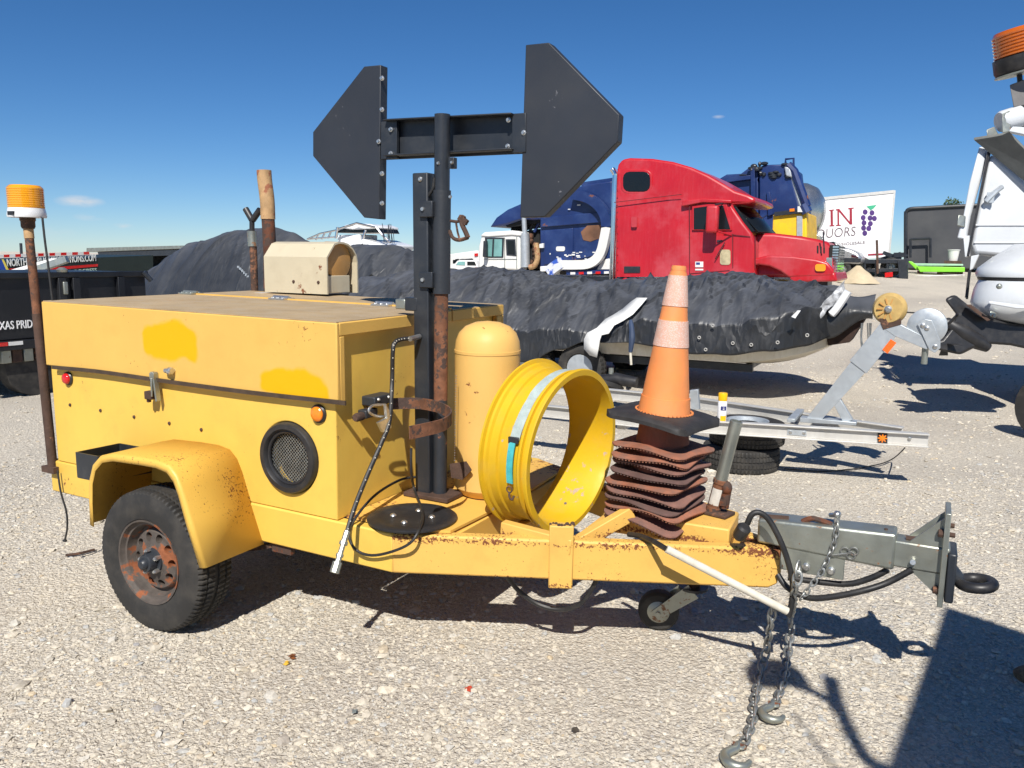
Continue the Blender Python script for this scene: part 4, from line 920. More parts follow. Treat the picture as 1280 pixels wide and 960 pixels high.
# ------------------------------------------------------------------ yellow wheel spacer ring and its ratchet strap
rc0 = YP(718, 565, .65); RA = V((.985, -.148, -.06)).normalized(); RR = .396; RW = .255
def ringp(h, r, th):                            # th from the top, positive towards the camera
    up = (V((0, 0, 1))-RA*RA.z).normalized(); cs = V((0, -1, 0)); cs = (cs-RA*cs.dot(RA)); cs = (cs-up*cs.dot(up)).normalized()
    return rc0+RA*h+up*(r*math.cos(th))+cs*(r*math.sin(th))
prof = [(RR*.925, .0), (RR*.990, .0), (RR*1.0, -.005), (RR*1.0, -.018), (RR*.985, -.022), (RR*.935, -.024), (RR*.93, -.044), (RR*.968, -.047), (RR*.970, -.058), (RR*.955, -.066), (RR*.925, -.070), (RR*.92, -RW*.70), (RR*.945, -RW*.72), (RR*.95, -RW*.80), (RR*.955, -RW*.86), (RR*.985, -RW*.89), (RR*.99, -RW*.94), (RR*1.035, -RW*.96), (RR*1.035, -RW), (RR*.97, -RW-.002), (RR*.9, -RW), (RR*.885, -RW*.9), (RR*.885, -.03), (RR*.925, .0)]
ring = thing('wheel_spacer_ring', ringp(-RW/2, RR, math.pi), 'bright yellow steel wheel spacer ring standing upright in its cradle on the tongue', 'wheel ring')
MB().lathe(prof, rc0, RA, 96, cap=False).build('ring_band', yellow_ring, ring, smooth=30)
MB().lathe([(.008, 0), (.008, .006)], ringp(-.11, RR*.884, math.pi*1.13), -(ringp(0, 1, math.pi*1.13)-rc0), 8).build('valve_hole', steel, ring)
th = lambda a: rad(a)
sp_ = [ringp(-.055-.05*min(1, max(0, (a+70)/170)), RR*(.936 if a > -60 else .94)+.004+(.006 if a < 40 else 0), rad(a)) for a in range(-100, 78, 6)]
strap = thing('ratchet_strap', ringp(-.1, RR, rad(95)), 'grey and turquoise webbing strap tied over the yellow ring', 'strap')
MB().ribbon(sp_, [RA*.050]*len(sp_), .003).build('webbing', strap_g, strap)
pe = sp_[-1]; hk = YP(659, 640, .335); s2_ = [ringp(-.098, RR*.945+.010, rad(a)) for a in range(76, 106, 4)]; hk = s2_[-1]+V((0, -.004, -.01))
MB().ribbon(s2_, [RA*.032]*len(s2_), .006).build('turquoise_tail', teal, strap)
MB().cbox(pe+V((0, -.008, .0)), (.05, .012, .03)).build('strap_buckle', black_metal, strap, bevel=.003)
b = MB(); b.torus(hk-V((0, 0, .018)), (0.1, 1, 0), .014, .0035, 18, 6); b.tube(smooth_path([hk-V((0, 0, .03)), hk+V((.004, -.006, -.05)), hk+V((.016, -.004, -.062)), hk+V((.022, .004, -.045))], 5), .005, 8); b.build('strap_hook', rust_dark, strap)

# ------------------------------------------------------------------ bottle jack with its handle pipe
jb = ZP(893, 642, .624); JK = thing('bottle_jack', jb, 'rusty bottle jack with a grey pipe handle standing beside the cone stack', 'jack')
tdir = (YP(918, 528, jb.y+.0)-YP(890, 634, jb.y)).normalized()
b = MB().cbox(jb+V((.005, 0, .008)), (.15, .10, .016), Matrix.Rotation(-.25, 3, 'Z')); b.build('jack_base', rust_dark, JK, bevel=.004)
o = jb+V((-.008, 0, .014))
MB().lathe([(.034, 0), (.034, .02), (.030, .022), (.030, .135), (.034, .138), (.034, .155), (.024, .16)], o, tdir, 24).build('jack_body', rust_pipe, JK)
lp = MB()
ex = tdir.cross(V((0, 1, 0))).normalized()
for q in range(2): pass
a_ = [o+tdir*h+(-V((0, 1, 0)).cross(tdir).normalized()*math.sin(t)-V((0, 1, 0))*math.cos(t))*.0312 for h in (.035, .115) for t in [rad(-45+90*k/8) for k in range(9)]]
lp.add(a_, [[k, k+1, k+10, k+9] for k in range(8)]); lp.build('paper_label', M('worn_paper_label', (.55, .53, .49), .8, v=.2, vs=25, rust=.35, rc=(.12, .06, .04), rs=40), JK)
MB().lathe([(.0285, .15), (.0285, .44), (.024, .442), (.023, .40)], o, tdir, 24).build('handle_pipe', galv, JK)
b = MB(); b.tube([o+V((.052, 0, .02)), o+V((.058, 0, .10)), o+V((.064, 0, .135))], [.020, .022, .016], 10); b.ball(o+V((.060, -.01, .12)), (.026, .024, .032), 10, 6); b.cbox(o+V((.05, -.01, .05)), (.03, .03, .03)); b.build('pump_lug', rust_orange, JK)

# ------------------------------------------------------------------ aluminium boat trailer
BT = thing('boat_trailer', V((.5, 4.35, 0)), 'empty aluminium boat trailer with a winch post behind the orange cone', 'boat trailer')
def ibeam(p, q, h, wd, nm='rail'):
    p, q = V(p), V(q); d = (q-p).normalized(); s = V((-d.y, d.x, 0))*wd/2; u = V((0, 0, 1)); t = .010; b = MB()
    def seg(z0, z1, sc): 
        ss = s*sc; b.hexa([p-ss+u*z0, p+ss+u*z0, q+ss+u*z0, q-ss+u*z0], [p-ss+u*z1, p+ss+u*z1, q+ss+u*z1, q-ss+u*z1])
    seg(0, t, 1); seg(h-t, h, 1); seg(t+.0005, h-t-.0005, .14)
    return b.build(nm, alu, BT, bevel=.002)
nA, nB = V((2.348, 4.24, .355)), V((.70, 3.86, .355)); nd = (nB-nA)
ibeam(nA, nA+nd*1.15, .108, .075); fA, fB = V((2.16, 4.385, .36)), V((.33, 4.90, .36)); fd = fB-fA
ibeam(fA, fB, .108, .075)
nC = nA+nd*1.15+V((0, 0, 0)); ibeam(nC+V((-.02, .0, 0)), V((-3.2, nC.y-.05, .355)), .108, .075); ibeam(fB+V((-.02, 0, 0)), V((-3.2, 5.05, .36)), .108, .075)
for x in (-.1, -1.6, -3.0): MB().box((x, 3.86, .30), (x+.08, 5.02, .352)).build('cross_beam', alu, BT, bevel=.003)
MB().box((1.30, 4.10, .470), (1.36, 4.62, .50)).build('cross_plate', galv_clean, BT, bevel=.003)
def plate_bolt(px, py, r=.016): MB().lathe([(r, 0), (r, .006), (r*.5, .008)], YP(px, py, 0)*0+PP(px, py, nA+V((0, -.006, 0)), V((nd.y, -nd.x, 0)).normalized()), V((nd.y, -nd.x, 0)).normalized()*(1 if (V((nd.y, -nd.x, 0))).y < 0 else -1), 10).build('bolt', steel, BT)
NN = V((nd.y, -nd.x, 0)).normalized(); NN = NN if NN.y < 0 else -NN; Q = lambda x, y, e=.0062: PP(x, y, nA+NN*e, NN)
MB().prism([Q(984, 536), Q(1008, 538), Q(1008, 545), Q(984, 543)], NN*.006).build('splice_plate', galv_clean, BT)
for x, y in ((988, 540), (1005, 541), (1137, 548)): MB().lathe([(.014, 0), (.014, .007), (.007, .009)], Q(x, y, .012), NN, 10).build('bolt', steel, BT)
MB().prism([Q(1097, 540), Q(1109, 541), Q(1109, 556), Q(1097, 555)], NN*.010).build('marker_base', plastic_b, BT)
c = (Q(1103, 548, .017)); b = MB()
for k in range(8):
    a = rad(45*k); e1 = nd.normalized()*math.cos(a)+V((0, 0, 1))*math.sin(a); b.tube([c, c+e1*.035], [.010, .004], 6)
b.build('amber_marker', amber_lens, BT)
# winch post
YS = 4.32; p = lambda x, y, yy=YS: YP(x, y, yy)
def flat(pts_, w_=.075, nm='post', mat=galv_clean, par=BT, bv=.003): return MB().prism([p(x, y, YS-w_/2) for x, y in pts_], (0, w_, 0)).build(nm, mat, par, bevel=bv)
flat([(1007, 524), (1024, 528), (1082, 465), (1064, 452)], .07, 'winch_post'); flat([(1062, 451), (1083, 467), (1124, 416), (1104, 400)], .085, 'winch_post_sleeve')
flat([(1041, 504), (1049, 497), (1066, 525), (1054, 528)], .06, 'post_brace'); flat([(1000, 522), (1070, 528), (1070, 532), (1000, 528)], .12, 'post_foot')
flat([(1112, 399), (1124, 405), (1167, 427), (1158, 437), (1118, 420), (1104, 410)], .09, 'winch_arm')
MB().prism([p(x, y, YS-.046) for x, y in ((1113.5, 424), (1120.5, 428.5), (1109.5, 442), (1103, 437))], (0, -.006, 0)).build('reflector', M('orange_reflector', (.85, .14, .02), .3, v=.08, vs=30), BT)
flat([(1098, 398), (1126, 398), (1126, 406), (1104, 412)], .10, 'roller_bracket', rust_dark)
rc1 = p(1112, 386); MB().lathe([(.03, -.055), (.105, -.05), (.125, -.02), (.128, .02), (.105, .05), (.03, .055)], rc1, (.12, 1, 0), 36).build('bow_roller', M('aged_amber_roller', (.52, .36, .13), .5, v=.15, vs=12, dirt=.3, dc=(.35, .22, .08), ds=16), BT)
MB().lathe([(.028, 0), (.028, .012), (.014, .016), (.014, .03)], rc1+V((-.006, -.054, 0)), (-.12, -1, 0), 12).build('roller_bolt', steel, BT)
b = MB()
for k in range(10):
    a = 2*math.pi*k/10; b.cbox(rc1+V((.062*math.cos(a)-.006, -.054, .062*math.sin(a))), (.045, .008, .010), Matrix.Rotation(-a, 3, 'Y'))
b.build('roller_spoke', tan_lens, BT)
wc = p(1159, 408)
MB().lathe([(.05, .04), (.135, .04), (.142, .035), (.142, .025), (.07, .022), (.07, -.022), (.142, -.025), (.142, -.035), (.135, -.04), (.05, -.04)], wc, (.06, 1, 0), 40).build('winch_drum', galv_clean, BT)
MB().prism([wc+V((x, -.05, z)) for x, z in ((-.07, .02), (-.02, .06), (.03, .05), (.10, -.10), (.105, -.16), (.07, -.20), (.03, -.18))], (0, -.008, 0)).build('winch_side_plate', galv_clean, BT, bevel=.003)
for x, z in ((-.03, .01), (.0, -.01), (.068, -.15)): MB().lathe([(.018, 0), (.018, .006), (.008, .010)], wc+V((x, -.059, z)), (0, -1, 0), 10).build('bolt', steel, BT)
MB().tube([wc+V((.14, 0, .02)), wc+V((.20, -.02, .10)), wc+V((.215, -.09, .11))], .012, 8).build('winch_handle', rubber_b, BT)
MB().tube([p(1157, 432), p(1155, 455)], .024, 10).build('winch_leg', galv, BT)
b = MB()
for k in range(5):
    x0 = 1076+k*3.2; pts = smooth_path([p(x0+random.uniform(-2, 2), 404, YS-.02), p(x0+random.uniform(-4, 4), 424, YS-.02+.01*k), p(x0+random.uniform(-2, 4), 448, YS-.03)], 4); b.tube(pts, .006, 6)
b.build('hanging_hook_chain', chain_m, BT)
MB().tube(smooth_path([p(1117, 388), p(1128, 390), p(1145, 391)], 3), .006, 6).build('winch_strap', rubber_b, BT)
pts = smooth_path([Q(1131, 560, .02), ZP(1118, 572, .06), ZP(1100, 580, .02), ZP(1060, 587, .012), ZP(1020, 589, .012), ZP(980, 586, .012)], 5); MB().tube(pts, .006, 6).build('trailing_wire', rubber_b, BT)
flat([(862, 488), (872, 487), (874, 512), (864, 512)], .05, 'upright_stub')
# two spare wheels lying flat
def flat_wheel(c, R_, wd, label):
    root = thing('loose_tyre', V(c), label, 'tyre', 'loose tyres lying under the boat trailer')
    a = tyre_mb((0, 0, 0), R_, wd, R_*.56, 60); rm = Matrix.Rotation(math.pi/2, 4, 'X'); rm.translation = V(c)+V((0, 0, wd/2)); a.xf(rm); a.build('tyre', rubber, root, smooth=30)
    MB().lathe([(R_*.30, -.02), (R_*.40, -.025), (R_*.44, -.05), (R_*.50, -.05), (R_*.53, .0), (R_*.565, .004), (R_*.57, -.02), (R_*.5, -.1)], V(c)+V((0, 0, wd)), (0, 0, 1), 40, cap=False).build('rim', galv_clean, root)
    return root
fw_ = V((.93, 4.33, 0)); flat_wheel((.90, 4.30, -.008), .33, .205, 'lower black spare tyre lying flat under the boat trailer'); flat_wheel((.93, 4.36, .200), .325, .20, 'upper spare wheel with pale rim lying inside the boat trailer frame')
# spray can on the near rail
sc0 = nA+nd*((2.348-.0)/1.648); cxx = PP(902, 526, nA, NN); sc_ = V((cxx.x, cxx.y, .4638))
CN = thing('spray_can', sc_, 'white spray paint can with yellow cap standing on the boat trailer rail', 'spray can'); r = .038
MB().lathe([(r*.96, 0), (r, .004), (r, .165), (r*.9, .175)], sc_, (0, 0, 1), 28).build('can_body', M('white_can_print', (.78, .78, .80), .3, v=.03), CN)
MB().lathe([(r*.95, 0), (r*.98, .004), (r*.98, .06), (r*.9, .066), (.001, .067)], sc_+V((0, 0, .172)), (0, 0, 1), 28).build('cap', M('yellow_can_cap', (.85, .47, .01), .35, v=.04), CN)
def decal(z0, z1, a0, a1, mat, nm):
    a = [sc_+V(((r+.0012)*math.cos(rad(t)), (r+.0012)*math.sin(rad(t)), z)) for z in (z0, z1) for t in np.linspace(a0, a1, 9)]; MB().add(a, [[k, k+1, k+10, k+9] for k in range(8)]).build(nm, mat, CN)
decal(.006, .05, -95, -20, M('yellow_print', (.85, .47, .01), .35), 'colour_spot'); decal(.095, .13, -95, -25, M('navy_print', (.02, .03, .16), .35), 'brand_band'); 
b = MB()
for k in range(2): b.cbox(sc_+V((r*.40, -r*1.0+.003, .105+k*.012)), (.022, .004, .005))
b.build('print_mark', white_p, CN)

# ------------------------------------------------------------------ tarps
def tarp_mat(nm, base, dust, seedscale=1.0):
    m = M(nm, base, .42, v=.25, vs=1.2, dirt=.2, dc=(.05, .052, .056), ds=2.6, spec=.5); t = m.node_tree; N = t.nodes; L = t.links; b = N['Principled BSDF']
    src = b.inputs['Base Color'].links[0].from_socket; ge = N.new('ShaderNodeNewGeometry'); sx_ = N.new('ShaderNodeSeparateXYZ'); L.new(ge.outputs['True Normal'], sx_.inputs[0])      # dust lies on the flatter cloth
    ab = N.new('ShaderNodeMath'); ab.operation = 'ABSOLUTE'; L.new(sx_.outputs[2], ab.inputs[0]); mr = N.new('ShaderNodeMapRange'); mr.inputs['From Min'].default_value = .35; mr.inputs['From Max'].default_value = .9; mr.inputs['To Max'].default_value = dust*1.1; L.new(ab.outputs[0], mr.inputs['Value'])
    nd_ = N.new('ShaderNodeTexNoise'); nd_.inputs['Scale'].default_value = 2.2; nd_.inputs['Detail'].default_value = 6; L.new(N.new('ShaderNodeTexCoord').outputs['Object'], nd_.inputs['Vector'])
    m0 = N.new('ShaderNodeMapRange'); m0.inputs['From Min'].default_value = .35; m0.inputs['From Max'].default_value = .65; m0.inputs['To Min'].default_value = .45; L.new(nd_.outputs['Fac'], m0.inputs['Value'])
    mm = N.new('ShaderNodeMath'); mm.operation = 'MULTIPLY'; L.new(mr.outputs[0], mm.inputs[0]); L.new(m0.outputs[0], mm.inputs[1])
    mx = N.new('ShaderNodeMix'); mx.data_type = 'RGBA'; L.new(mm.outputs[0], mx.inputs['Factor']); L.new(src, mx.inputs['A']); mx.inputs['B'].default_value = (.098, .104, .118, 1); L.new(mx.outputs['Result'], b.inputs['Base Color'])
    co = N.new('ShaderNodeTexCoord').outputs['Object']; mp_ = N.new('ShaderNodeMapping'); mp_.inputs['Scale'].default_value = (3.2, .8, 1.2); mp_.inputs['Rotation'].default_value = (0, 0, .45); L.new(co, mp_.inputs[0])
    vr = N.new('ShaderNodeTexVoronoi'); vr.feature = 'DISTANCE_TO_EDGE'; vr.inputs['Scale'].default_value = 1.5*seedscale; mp2 = N.new('ShaderNodeMapping'); mp2.inputs['Scale'].default_value = (1.5, .75, .9); mp2.inputs['Rotation'].default_value = (0, 0, -.35); L.new(co, mp2.inputs[0])
    dn_ = N.new('ShaderNodeTexNoise'); dn_.inputs['Scale'].default_value = 1.6; dn_.inputs['Detail'].default_value = 2; L.new(mp_.outputs[0], dn_.inputs['Vector'])
    dm_ = N.new('ShaderNodeVectorMath'); dm_.operation = 'MULTIPLY_ADD'; dm_.inputs[1].default_value = (.9, .9, .9); L.new(dn_.outputs['Color'], dm_.inputs[0]); L.new(mp2.outputs[0], dm_.inputs[2]); L.new(dm_.outputs[0], vr.inputs['Vector'])
    vm_ = N.new('ShaderNodeMapRange'); vm_.inputs['From Max'].default_value = .22; L.new(vr.outputs['Distance'], vm_.inputs['Value'])
    bv_ = N.new('ShaderNodeBump'); bv_.invert = True; bv_.inputs['Strength'].default_value = .55; bv_.inputs['Distance'].default_value = .02; L.new(vm_.outputs[0], bv_.inputs['Height'])
    n1 = N.new('ShaderNodeTexNoise'); n1.inputs['Scale'].default_value = 2.4*seedscale; n1.inputs['Detail'].default_value = 3; n1.inputs['Distortion'].default_value = .5; L.new(mp_.outputs[0], n1.inputs['Vector'])
    bn = N.new('ShaderNodeBump'); bn.inputs['Strength'].default_value = .22; bn.inputs['Distance'].default_value = .035; L.new(n1.outputs['Fac'], bn.inputs['Height']); L.new(bv_.outputs[0], bn.inputs['Normal'])
    n2 = N.new('ShaderNodeTexNoise'); n2.inputs['Scale'].default_value = 9*seedscale; n2.inputs['Detail'].default_value = 4; n2.inputs['Distortion'].default_value = .4; L.new(mp_.outputs[0], n2.inputs['Vector'])
    b2 = N.new('ShaderNodeBump'); b2.inputs['Strength'].default_value = .22; b2.inputs['Distance'].default_value = .012; L.new(n2.outputs['Fac'], b2.inputs['Height']); L.new(bn.outputs[0], b2.inputs['Normal']); L.new(b2.outputs[0], b.inputs['Normal']); return m
tarp_a = tarp_mat('dusty_black_tarp', (.016, .017, .019), .85); tarp_b = tarp_mat('grey_black_tarp', (.022, .024, .027), .7, .7)
def interp(pts_, x):
    if x <= pts_[0][0]: return pts_[0][1]
    for (a, c), (d, e) in zip(pts_, pts_[1:]):
        if x <= d: 
            t = (x-a)/(d-a); t = t*t*(3-2*t); return c+(e-c)*t
    return pts_[-1][1]
# large tarped boat behind the trailer
YR = 8.25
ridge = [(q.x, q.z) for q in (YP(x, y, YR) for x, y in ((470, 345), (520, 338), (565, 336), (612, 334), (655, 338), (690, 347), (740, 351), (800, 351), (850, 350), (888, 343), (935, 344), (985, 353), (1030, 357), (1075, 360)))]
skirt = [(q.x, q.z) for q in (YP(x, y, 7.12) for x, y in ((500, 452), (600, 452), (660, 452), (700, 436), (733, 428), (800, 430), (862, 441), (905, 444), (960, 441), (1000, 436), (1040, 424)))]
gun = [(q.x, q.z) for q in (YP(x, y, 7.16) for x, y in ((500, 398), (600, 404), (655, 412), (690, 410), (760, 415), (800, 398), (862, 402), (905, 405), (960, 398), (1010, 385), (1050, 378)))]
BX0, BX1 = ridge[0][0]-.2, YP(1048, 380, 7.9).x
folds = [(random.uniform(BX0-.5, BX1+.5), random.uniform(.03, .11), random.uniform(.014, .050)*random.choice((1, 1, -.6)), random.uniform(-2.2, 2.2), random.uniform(0, .45), random.uniform(.25, .62)) for _ in range(150)]
peaks = [YP(888, 343, YR).x, YP(640, 335, YR).x, YP(960, 352, YR).x, YP(745, 351, YR).x]
def tarp_pt(u, v):
    x = BX0+(BX1-BX0)*u; taper = 1-max(0, (x-.4)/(BX1-.4))**2.2*.72 if x > .4 else 1
    zr = interp(ridge, x); zs_ = interp(skirt, x); zg_ = min(interp(gun, x), zr-.12)
    hb = 1.12*taper; yc = YR
    if v < .22: t = v/.22; y = yc-hb-.03+.05*t; z = zs_+(zg_-zs_)*t
    elif v < .62: t = (v-.22)/.40; y = yc-hb+.02+hb*t; z = zg_+(zr-zg_)*(1-(1-t)**1.6)
    else: t = (v-.62)/.38; y = yc+hb*1.05*t; z = zr+(zs_+.1-zr)*t**1.7
    k = min(1, v/.2)*(1 if v < .62 else .6)
    n = 0
    for pk in peaks:                              # folds that radiate from the supports under the cloth
        a = math.atan2(x-pk, (y-yc)*1.0-.02); rr = math.hypot(x-pk, y-yc); n += .042*abs(math.sin(a*11+pk*7))*math.exp(-((rr-.6)/.5)**2)
    n += .03*(mnoise.noise(V((x*.9, y*1.1, 3.3))))
    for fx, wd, am, sl, va, vb in folds:           # long creases pulled tight across the cloth
        d = abs(x-fx-sl*(v-va))
        if d < wd and va < v < va+vb: t = (v-va)/vb; n += 1.1*am*(1-d/wd)**1.5*math.sin(t*math.pi)**.6
    off = .012*math.sin(x*5+1)+.006*math.sin(x*13) if v < .22 else 0
    zz = z+n*k-.03*k+ (.010*math.sin(x*3.3)+.006*math.sin(x*11+2))*(1-min(1, v/.15))
    return V((x, y-off*(1-v/.22) if v < .22 else y, zz))
BO = thing('covered_boat', V((-1.4, YR, 0)), 'long boat under a dusty black tarp behind the yellow trailer, white strap over it', 'covered boat')
MB().grid(tarp_pt, 230, 64).build('tarp', tarp_a, BO, smooth=75, solid=.006)
# hull: lofted stations, bow to the right
def hull(x):
    t = max(0, (x-.0)/(1.30-.0)); t = min(t, 1)
    hb = .98*(1-t**2.2*.93); kz = .43+.40*t**2.6; cz_ = .60+.26*t**2.0; gz_ = .78+.12*t
    yc = YR
    return [V((x, yc-hb, gz_)), V((x+.02, yc-hb*.99, cz_+.12)), V((x, yc-hb*.93, cz_-.06)), V((x, yc, kz)), V((x, yc+hb*.93, cz_-.06)), V((x, yc+hb*.99, cz_+.12)), V((x, yc+hb, gz_))]
MB().loft([hull(x) for x in np.linspace(-4.7, 1.28, 30)], False, False).build('hull', hull_m, BO, solid=.02, smooth=40)
MB().prism([hull(-4.7)[i] for i in range(7)], (-.02, 0, 0)).build('transom', hull_m, BO)
# carpeted prow box and loose black flap at the bow
def bow(u, v):
    a, c = YP(1018, 440, 7.75), YP(1062, 428, 8.0)
    x = BX1-.55+u*.95; zt_ = interp([(BX1-.55, 1.33), (BX1-.1, 1.40), (BX1+.4, 1.385)], x); zb = interp([(BX1-.55, .80), (BX1-.1, .88), (BX1+.4, 1.10)], x)
    y = 7.72+.16*u-.10*math.sin(v*math.pi)+.03*math.sin(u*14)*v
    return V((x, y+.2*v*v, zb+(zt_-zb)*v+.03*math.sin(u*9+v*4)))
MB().grid(bow, 40, 20).build('bow_flap', tarp_b, BO, solid=.01, smooth=70)
MB().prism([YP(x, y, 7.95) for x, y in ((1035, 432), (1030, 400), (1055, 392), (1080, 400), (1062, 428))], (0, .5, 0)).build('prow', M('dark_brown_carpet', (.035, .018, .012), .9, v=.3, vs=14), BO)
def crumple(u, v):
    p_ = YP(1018+u*38, 398-u*40+v*16-8, 7.62+.1*u); return p_+V((.02*mnoise.noise(p_*14), .05*mnoise.noise(p_*11), .03*mnoise.noise(p_*17)))
MB().grid(crumple, 24, 12).build('silver_lining', M('silvery_tarp_lining', (.42, .43, .45), .45, v=.5, vs=16, dirt=.4, dc=(.1, .1, .1), ds=12, bump=.3, bs=40), BO, solid=.006)
MB().tube(smooth_path([YP(x, y, 7.7) for x, y in ((1060, 364), (1046, 385), (1038, 394))], 4), [.05]*8+[.025], 8).build('white_roll', white_p, BO)
MB().prism([YP(x, y, 7.08) for x, y in ((989, 396), (997, 388), (1001, 388), (994, 398))], (0, .01, 0)).build('cloth_patch', white_p, BO)
# grommets on the skirt
for x, y in ((891, 407), (874, 422), (882, 437), (916, 429), (939, 431), (1009, 419), (972, 428)):
    q = YP(x, y, 7.085); MB().torus(q, (0, 1, .15), .017, .006, 16, 6).build('grommet', alu, BO)
# white strap
def on_tarp(px, py, tarp_pt=tarp_pt):
    best = None
    for v in np.linspace(.02, .62, 60):
        lo_, hi_ = 0., 1.
        for _ in range(18):
            m_ = (lo_+hi_)/2; q = tarp_pt(m_, v)-CAM; xx = 640+F*q.dot(CR)/q.dot(CF)
            if xx < px: lo_ = m_
            else: hi_ = m_
        q3 = tarp_pt(lo_, v); q = q3-CAM; yy = 480-F*q.dot(CU)/q.dot(CF); e = abs(yy-py)
        if best is None or e < best[0]: best = (e, q3)
    return best[1]
def lay(px, py, k): q = on_tarp(px, py)+V((0, -.03, .03)); return q
pairs = [(on_tarp(*a_)+V((0, -.07, .05)), on_tarp(*c_)+V((0, -.07, .05))) for a_, c_ in (((798, 377), (811, 377)), ((790, 382), (803, 387)), ((781, 389), (793, 397)), ((770, 396), (781, 405)), ((759, 403), (770, 412)))]
pairs += [(YP(746, 410, 7.03), YP(761, 417, 7.01)), (YP(734, 416, 7.0), YP(752, 419, 6.98)), (YP(730, 424, 6.99), YP(750, 425, 6.97)), (YP(730, 436, 6.98), YP(748, 437, 6.96)), (YP(737, 444, 6.98), YP(746, 447, 6.96))]
b = MB(); b.add([p_ for ab in pairs for p_ in ab], [[2*k, 2*k+1, 2*k+3, 2*k+2] for k in range(len(pairs)-1)])
b.build('white_strap', M('white_webbing', (.70, .70, .68), .7, v=.06, vs=14), BO, solid=.006, smooth=60)
MB().tube(smooth_path([on_tarp(790, 400)+V((0, -.05, .0)), YP(790, 420, 7.0), YP(788, 440, 6.98)], 4), [.02, .03, .035, .035, .04, .04, .035, .03, .025], 8).build('blue_tie', M('dark_blue_cloth', (.03, .05, .10), .7, v=.2), BO)
MB().tube([YP(788, 440, 6.98), YP(789, 456, 6.98)], .016, 8).build('rope_end', pvc, BO)
# trailer bunks and wheels below that boat
UB = thing('boat_trailer', V((-1.6, YR, 0)), 'black boat trailer half hidden underneath the tarp covered boat', 'boat trailer')
for y in (YR-.75, YR+.7): MB().box((-4.6, y, .40), (.35, y+.08, .50)).build('side_rail', black_metal, UB, bevel=.006)
for y in (YR-.4, YR+.35): MB().box((-4.2, y, .502), (-.2, y+.09, .56)).build('bunk', rubber_b, UB)
for x in (-3.6, -1.2, .2): MB().box((x, YR-.66, .405), (x+.08, YR+.69, .47)).build('cross_member', black_metal, UB)
for x in (-2.6, -1.85):
    for s in (-1, 1):
        wp = MB(); c = V((x, YR+s*1.0, .33)); t_ = tyre_mb(c, .33, .2, .19, 36).build('tyre', rubber, UB, smooth=30); MB().lathe([(.185, 0), (.16, -.03), (.05, -.02), (.0, -.02)], c+V((0, s*.08, 0)), (0, s, 0), 24).build('rim', galv_clean, UB)
# black tyre and outboard leg glimpsed between ring and cone
q = YP(752, 484, 6.2); bt2 = thing('outboard_leg', V((q.x, 6.2, 0)), 'black outboard engine leg glimpsed between the ring and the cone', 'outboard engine')
MB().tube([YP(735, 478, 6.2), YP(770, 474, 6.2), YP(796, 478, 6.2)], [.07, .08, .06], 12).build('gear_case', plastic_b, bt2)
MB().lathe([(.03, 0), (.20, .02), (.21, .07), (.03, .09)], YP(757, 487, 6.2), (.1, .4, 1), 22).build('float_disc', rubber, bt2)
MB().tube([YP(764, 460, 6.2), YP(764, 474, 6.2)], .03, 10).build('pin', galv, bt2)
MB().tube([YP(757, 487, 6.2)-V((0, 0, .0)), V((q.x+.1, 6.25, .0))], .04, 10).build('stand_leg', plastic_b, bt2)

# the two other tarp covered boats further left
def mound(name, label, Yc, sil, depth, base_z, mat, seed, fold=.05):
    P_ = [YP(x, y, Yc) for x, y in sil]; pr_ = [(q.x, q.z) for q in P_]; x0, x1 = pr_[0][0], pr_[-1][0]; rd = random.Random(seed); ph = [rd.uniform(0, 6) for _ in range(6)]
    gb = gz(((x0+x1)/2, Yc)); mf = [(rd.uniform(x0, x1), rd.uniform(.03, .11), rd.uniform(.014, .052)*rd.choice((1, 1, -.6)), rd.uniform(-1.1, 1.1), rd.uniform(-1, 0), rd.uniform(.4, 1.0)) for _ in range(60)]
    def fn(u, v):
        x = x0+(x1-x0)*u; zr = interp(pr_, x); t = (v-.5)*2; s = 1 if t > 0 else -1; a = abs(t)
        y = Yc+s*depth*(a**1.15); zb = gb+base_z; pz_ = zr-(zr-zb)*(a**1.9)
        k = 4*a*(1-a)+.12
        n = fold*.8*mnoise.noise(V((x*.9+ph[0], y*1.0, ph[1])))
        for fx, wd, am, sl, va, vb in mf:
            d = abs(x-fx-sl*(t-va))
            if d < wd and va < t < va+vb: n += am*(1-d/wd)**1.3*math.sin((t-va)/vb*math.pi)**.6
        return V((x, y+n*.5, pz_+n*k*1.6-fold*.2*k))
    root = thing(name, V(((x0+x1)/2, Yc, gb)), label, 'covered boat')
    MB().grid(fn, 110, 46).build('tarp', mat, root, smooth=75, solid=.006)
    MB().loft([[V((x, Yc-depth*w1, gb+z)) for w1, z in ((1.0-.06, base_z+.25), (.9, base_z-.05), (0, base_z-.38), (-.9, base_z-.05), (-.94, base_z+.25))] for x in (x0+.15, (x0+x1)/2, x1-.3)], False, False).build('hull', hull_m, root, solid=.02)
    for x in (x0+(x1-x0)*.3, x0+(x1-x0)*.7): MB().box((x, Yc-.9, gb-.02), (x+.1, Yc+.9, gb+base_z-.3)).build('stand', black_metal, root)
    return root, fn
md1, fn1 = mound('covered_boat', 'tall tarp covered boat with a rounded top at left, beyond the trailer roof', 8.6, ((168, 385), (182, 352), (205, 330), (246, 302), (300, 288), (342, 284), (366, 290), (382, 300), (400, 325)), 1.25, .40, tarp_b, 3)
for px, py, r_ in ((303, 333, .10),):
    q = on_tarp(305, 341, fn1)+V((0, -.03, .02)); b = MB()
    for k in range(6): b.cbox(q+V((-.10+.045*k, -.0, .08-.034*k)), (.045, .02, .035), Matrix.Rotation(.5*k, 3, 'Y'))
b.build('torn_patch', galv_clean, md1)
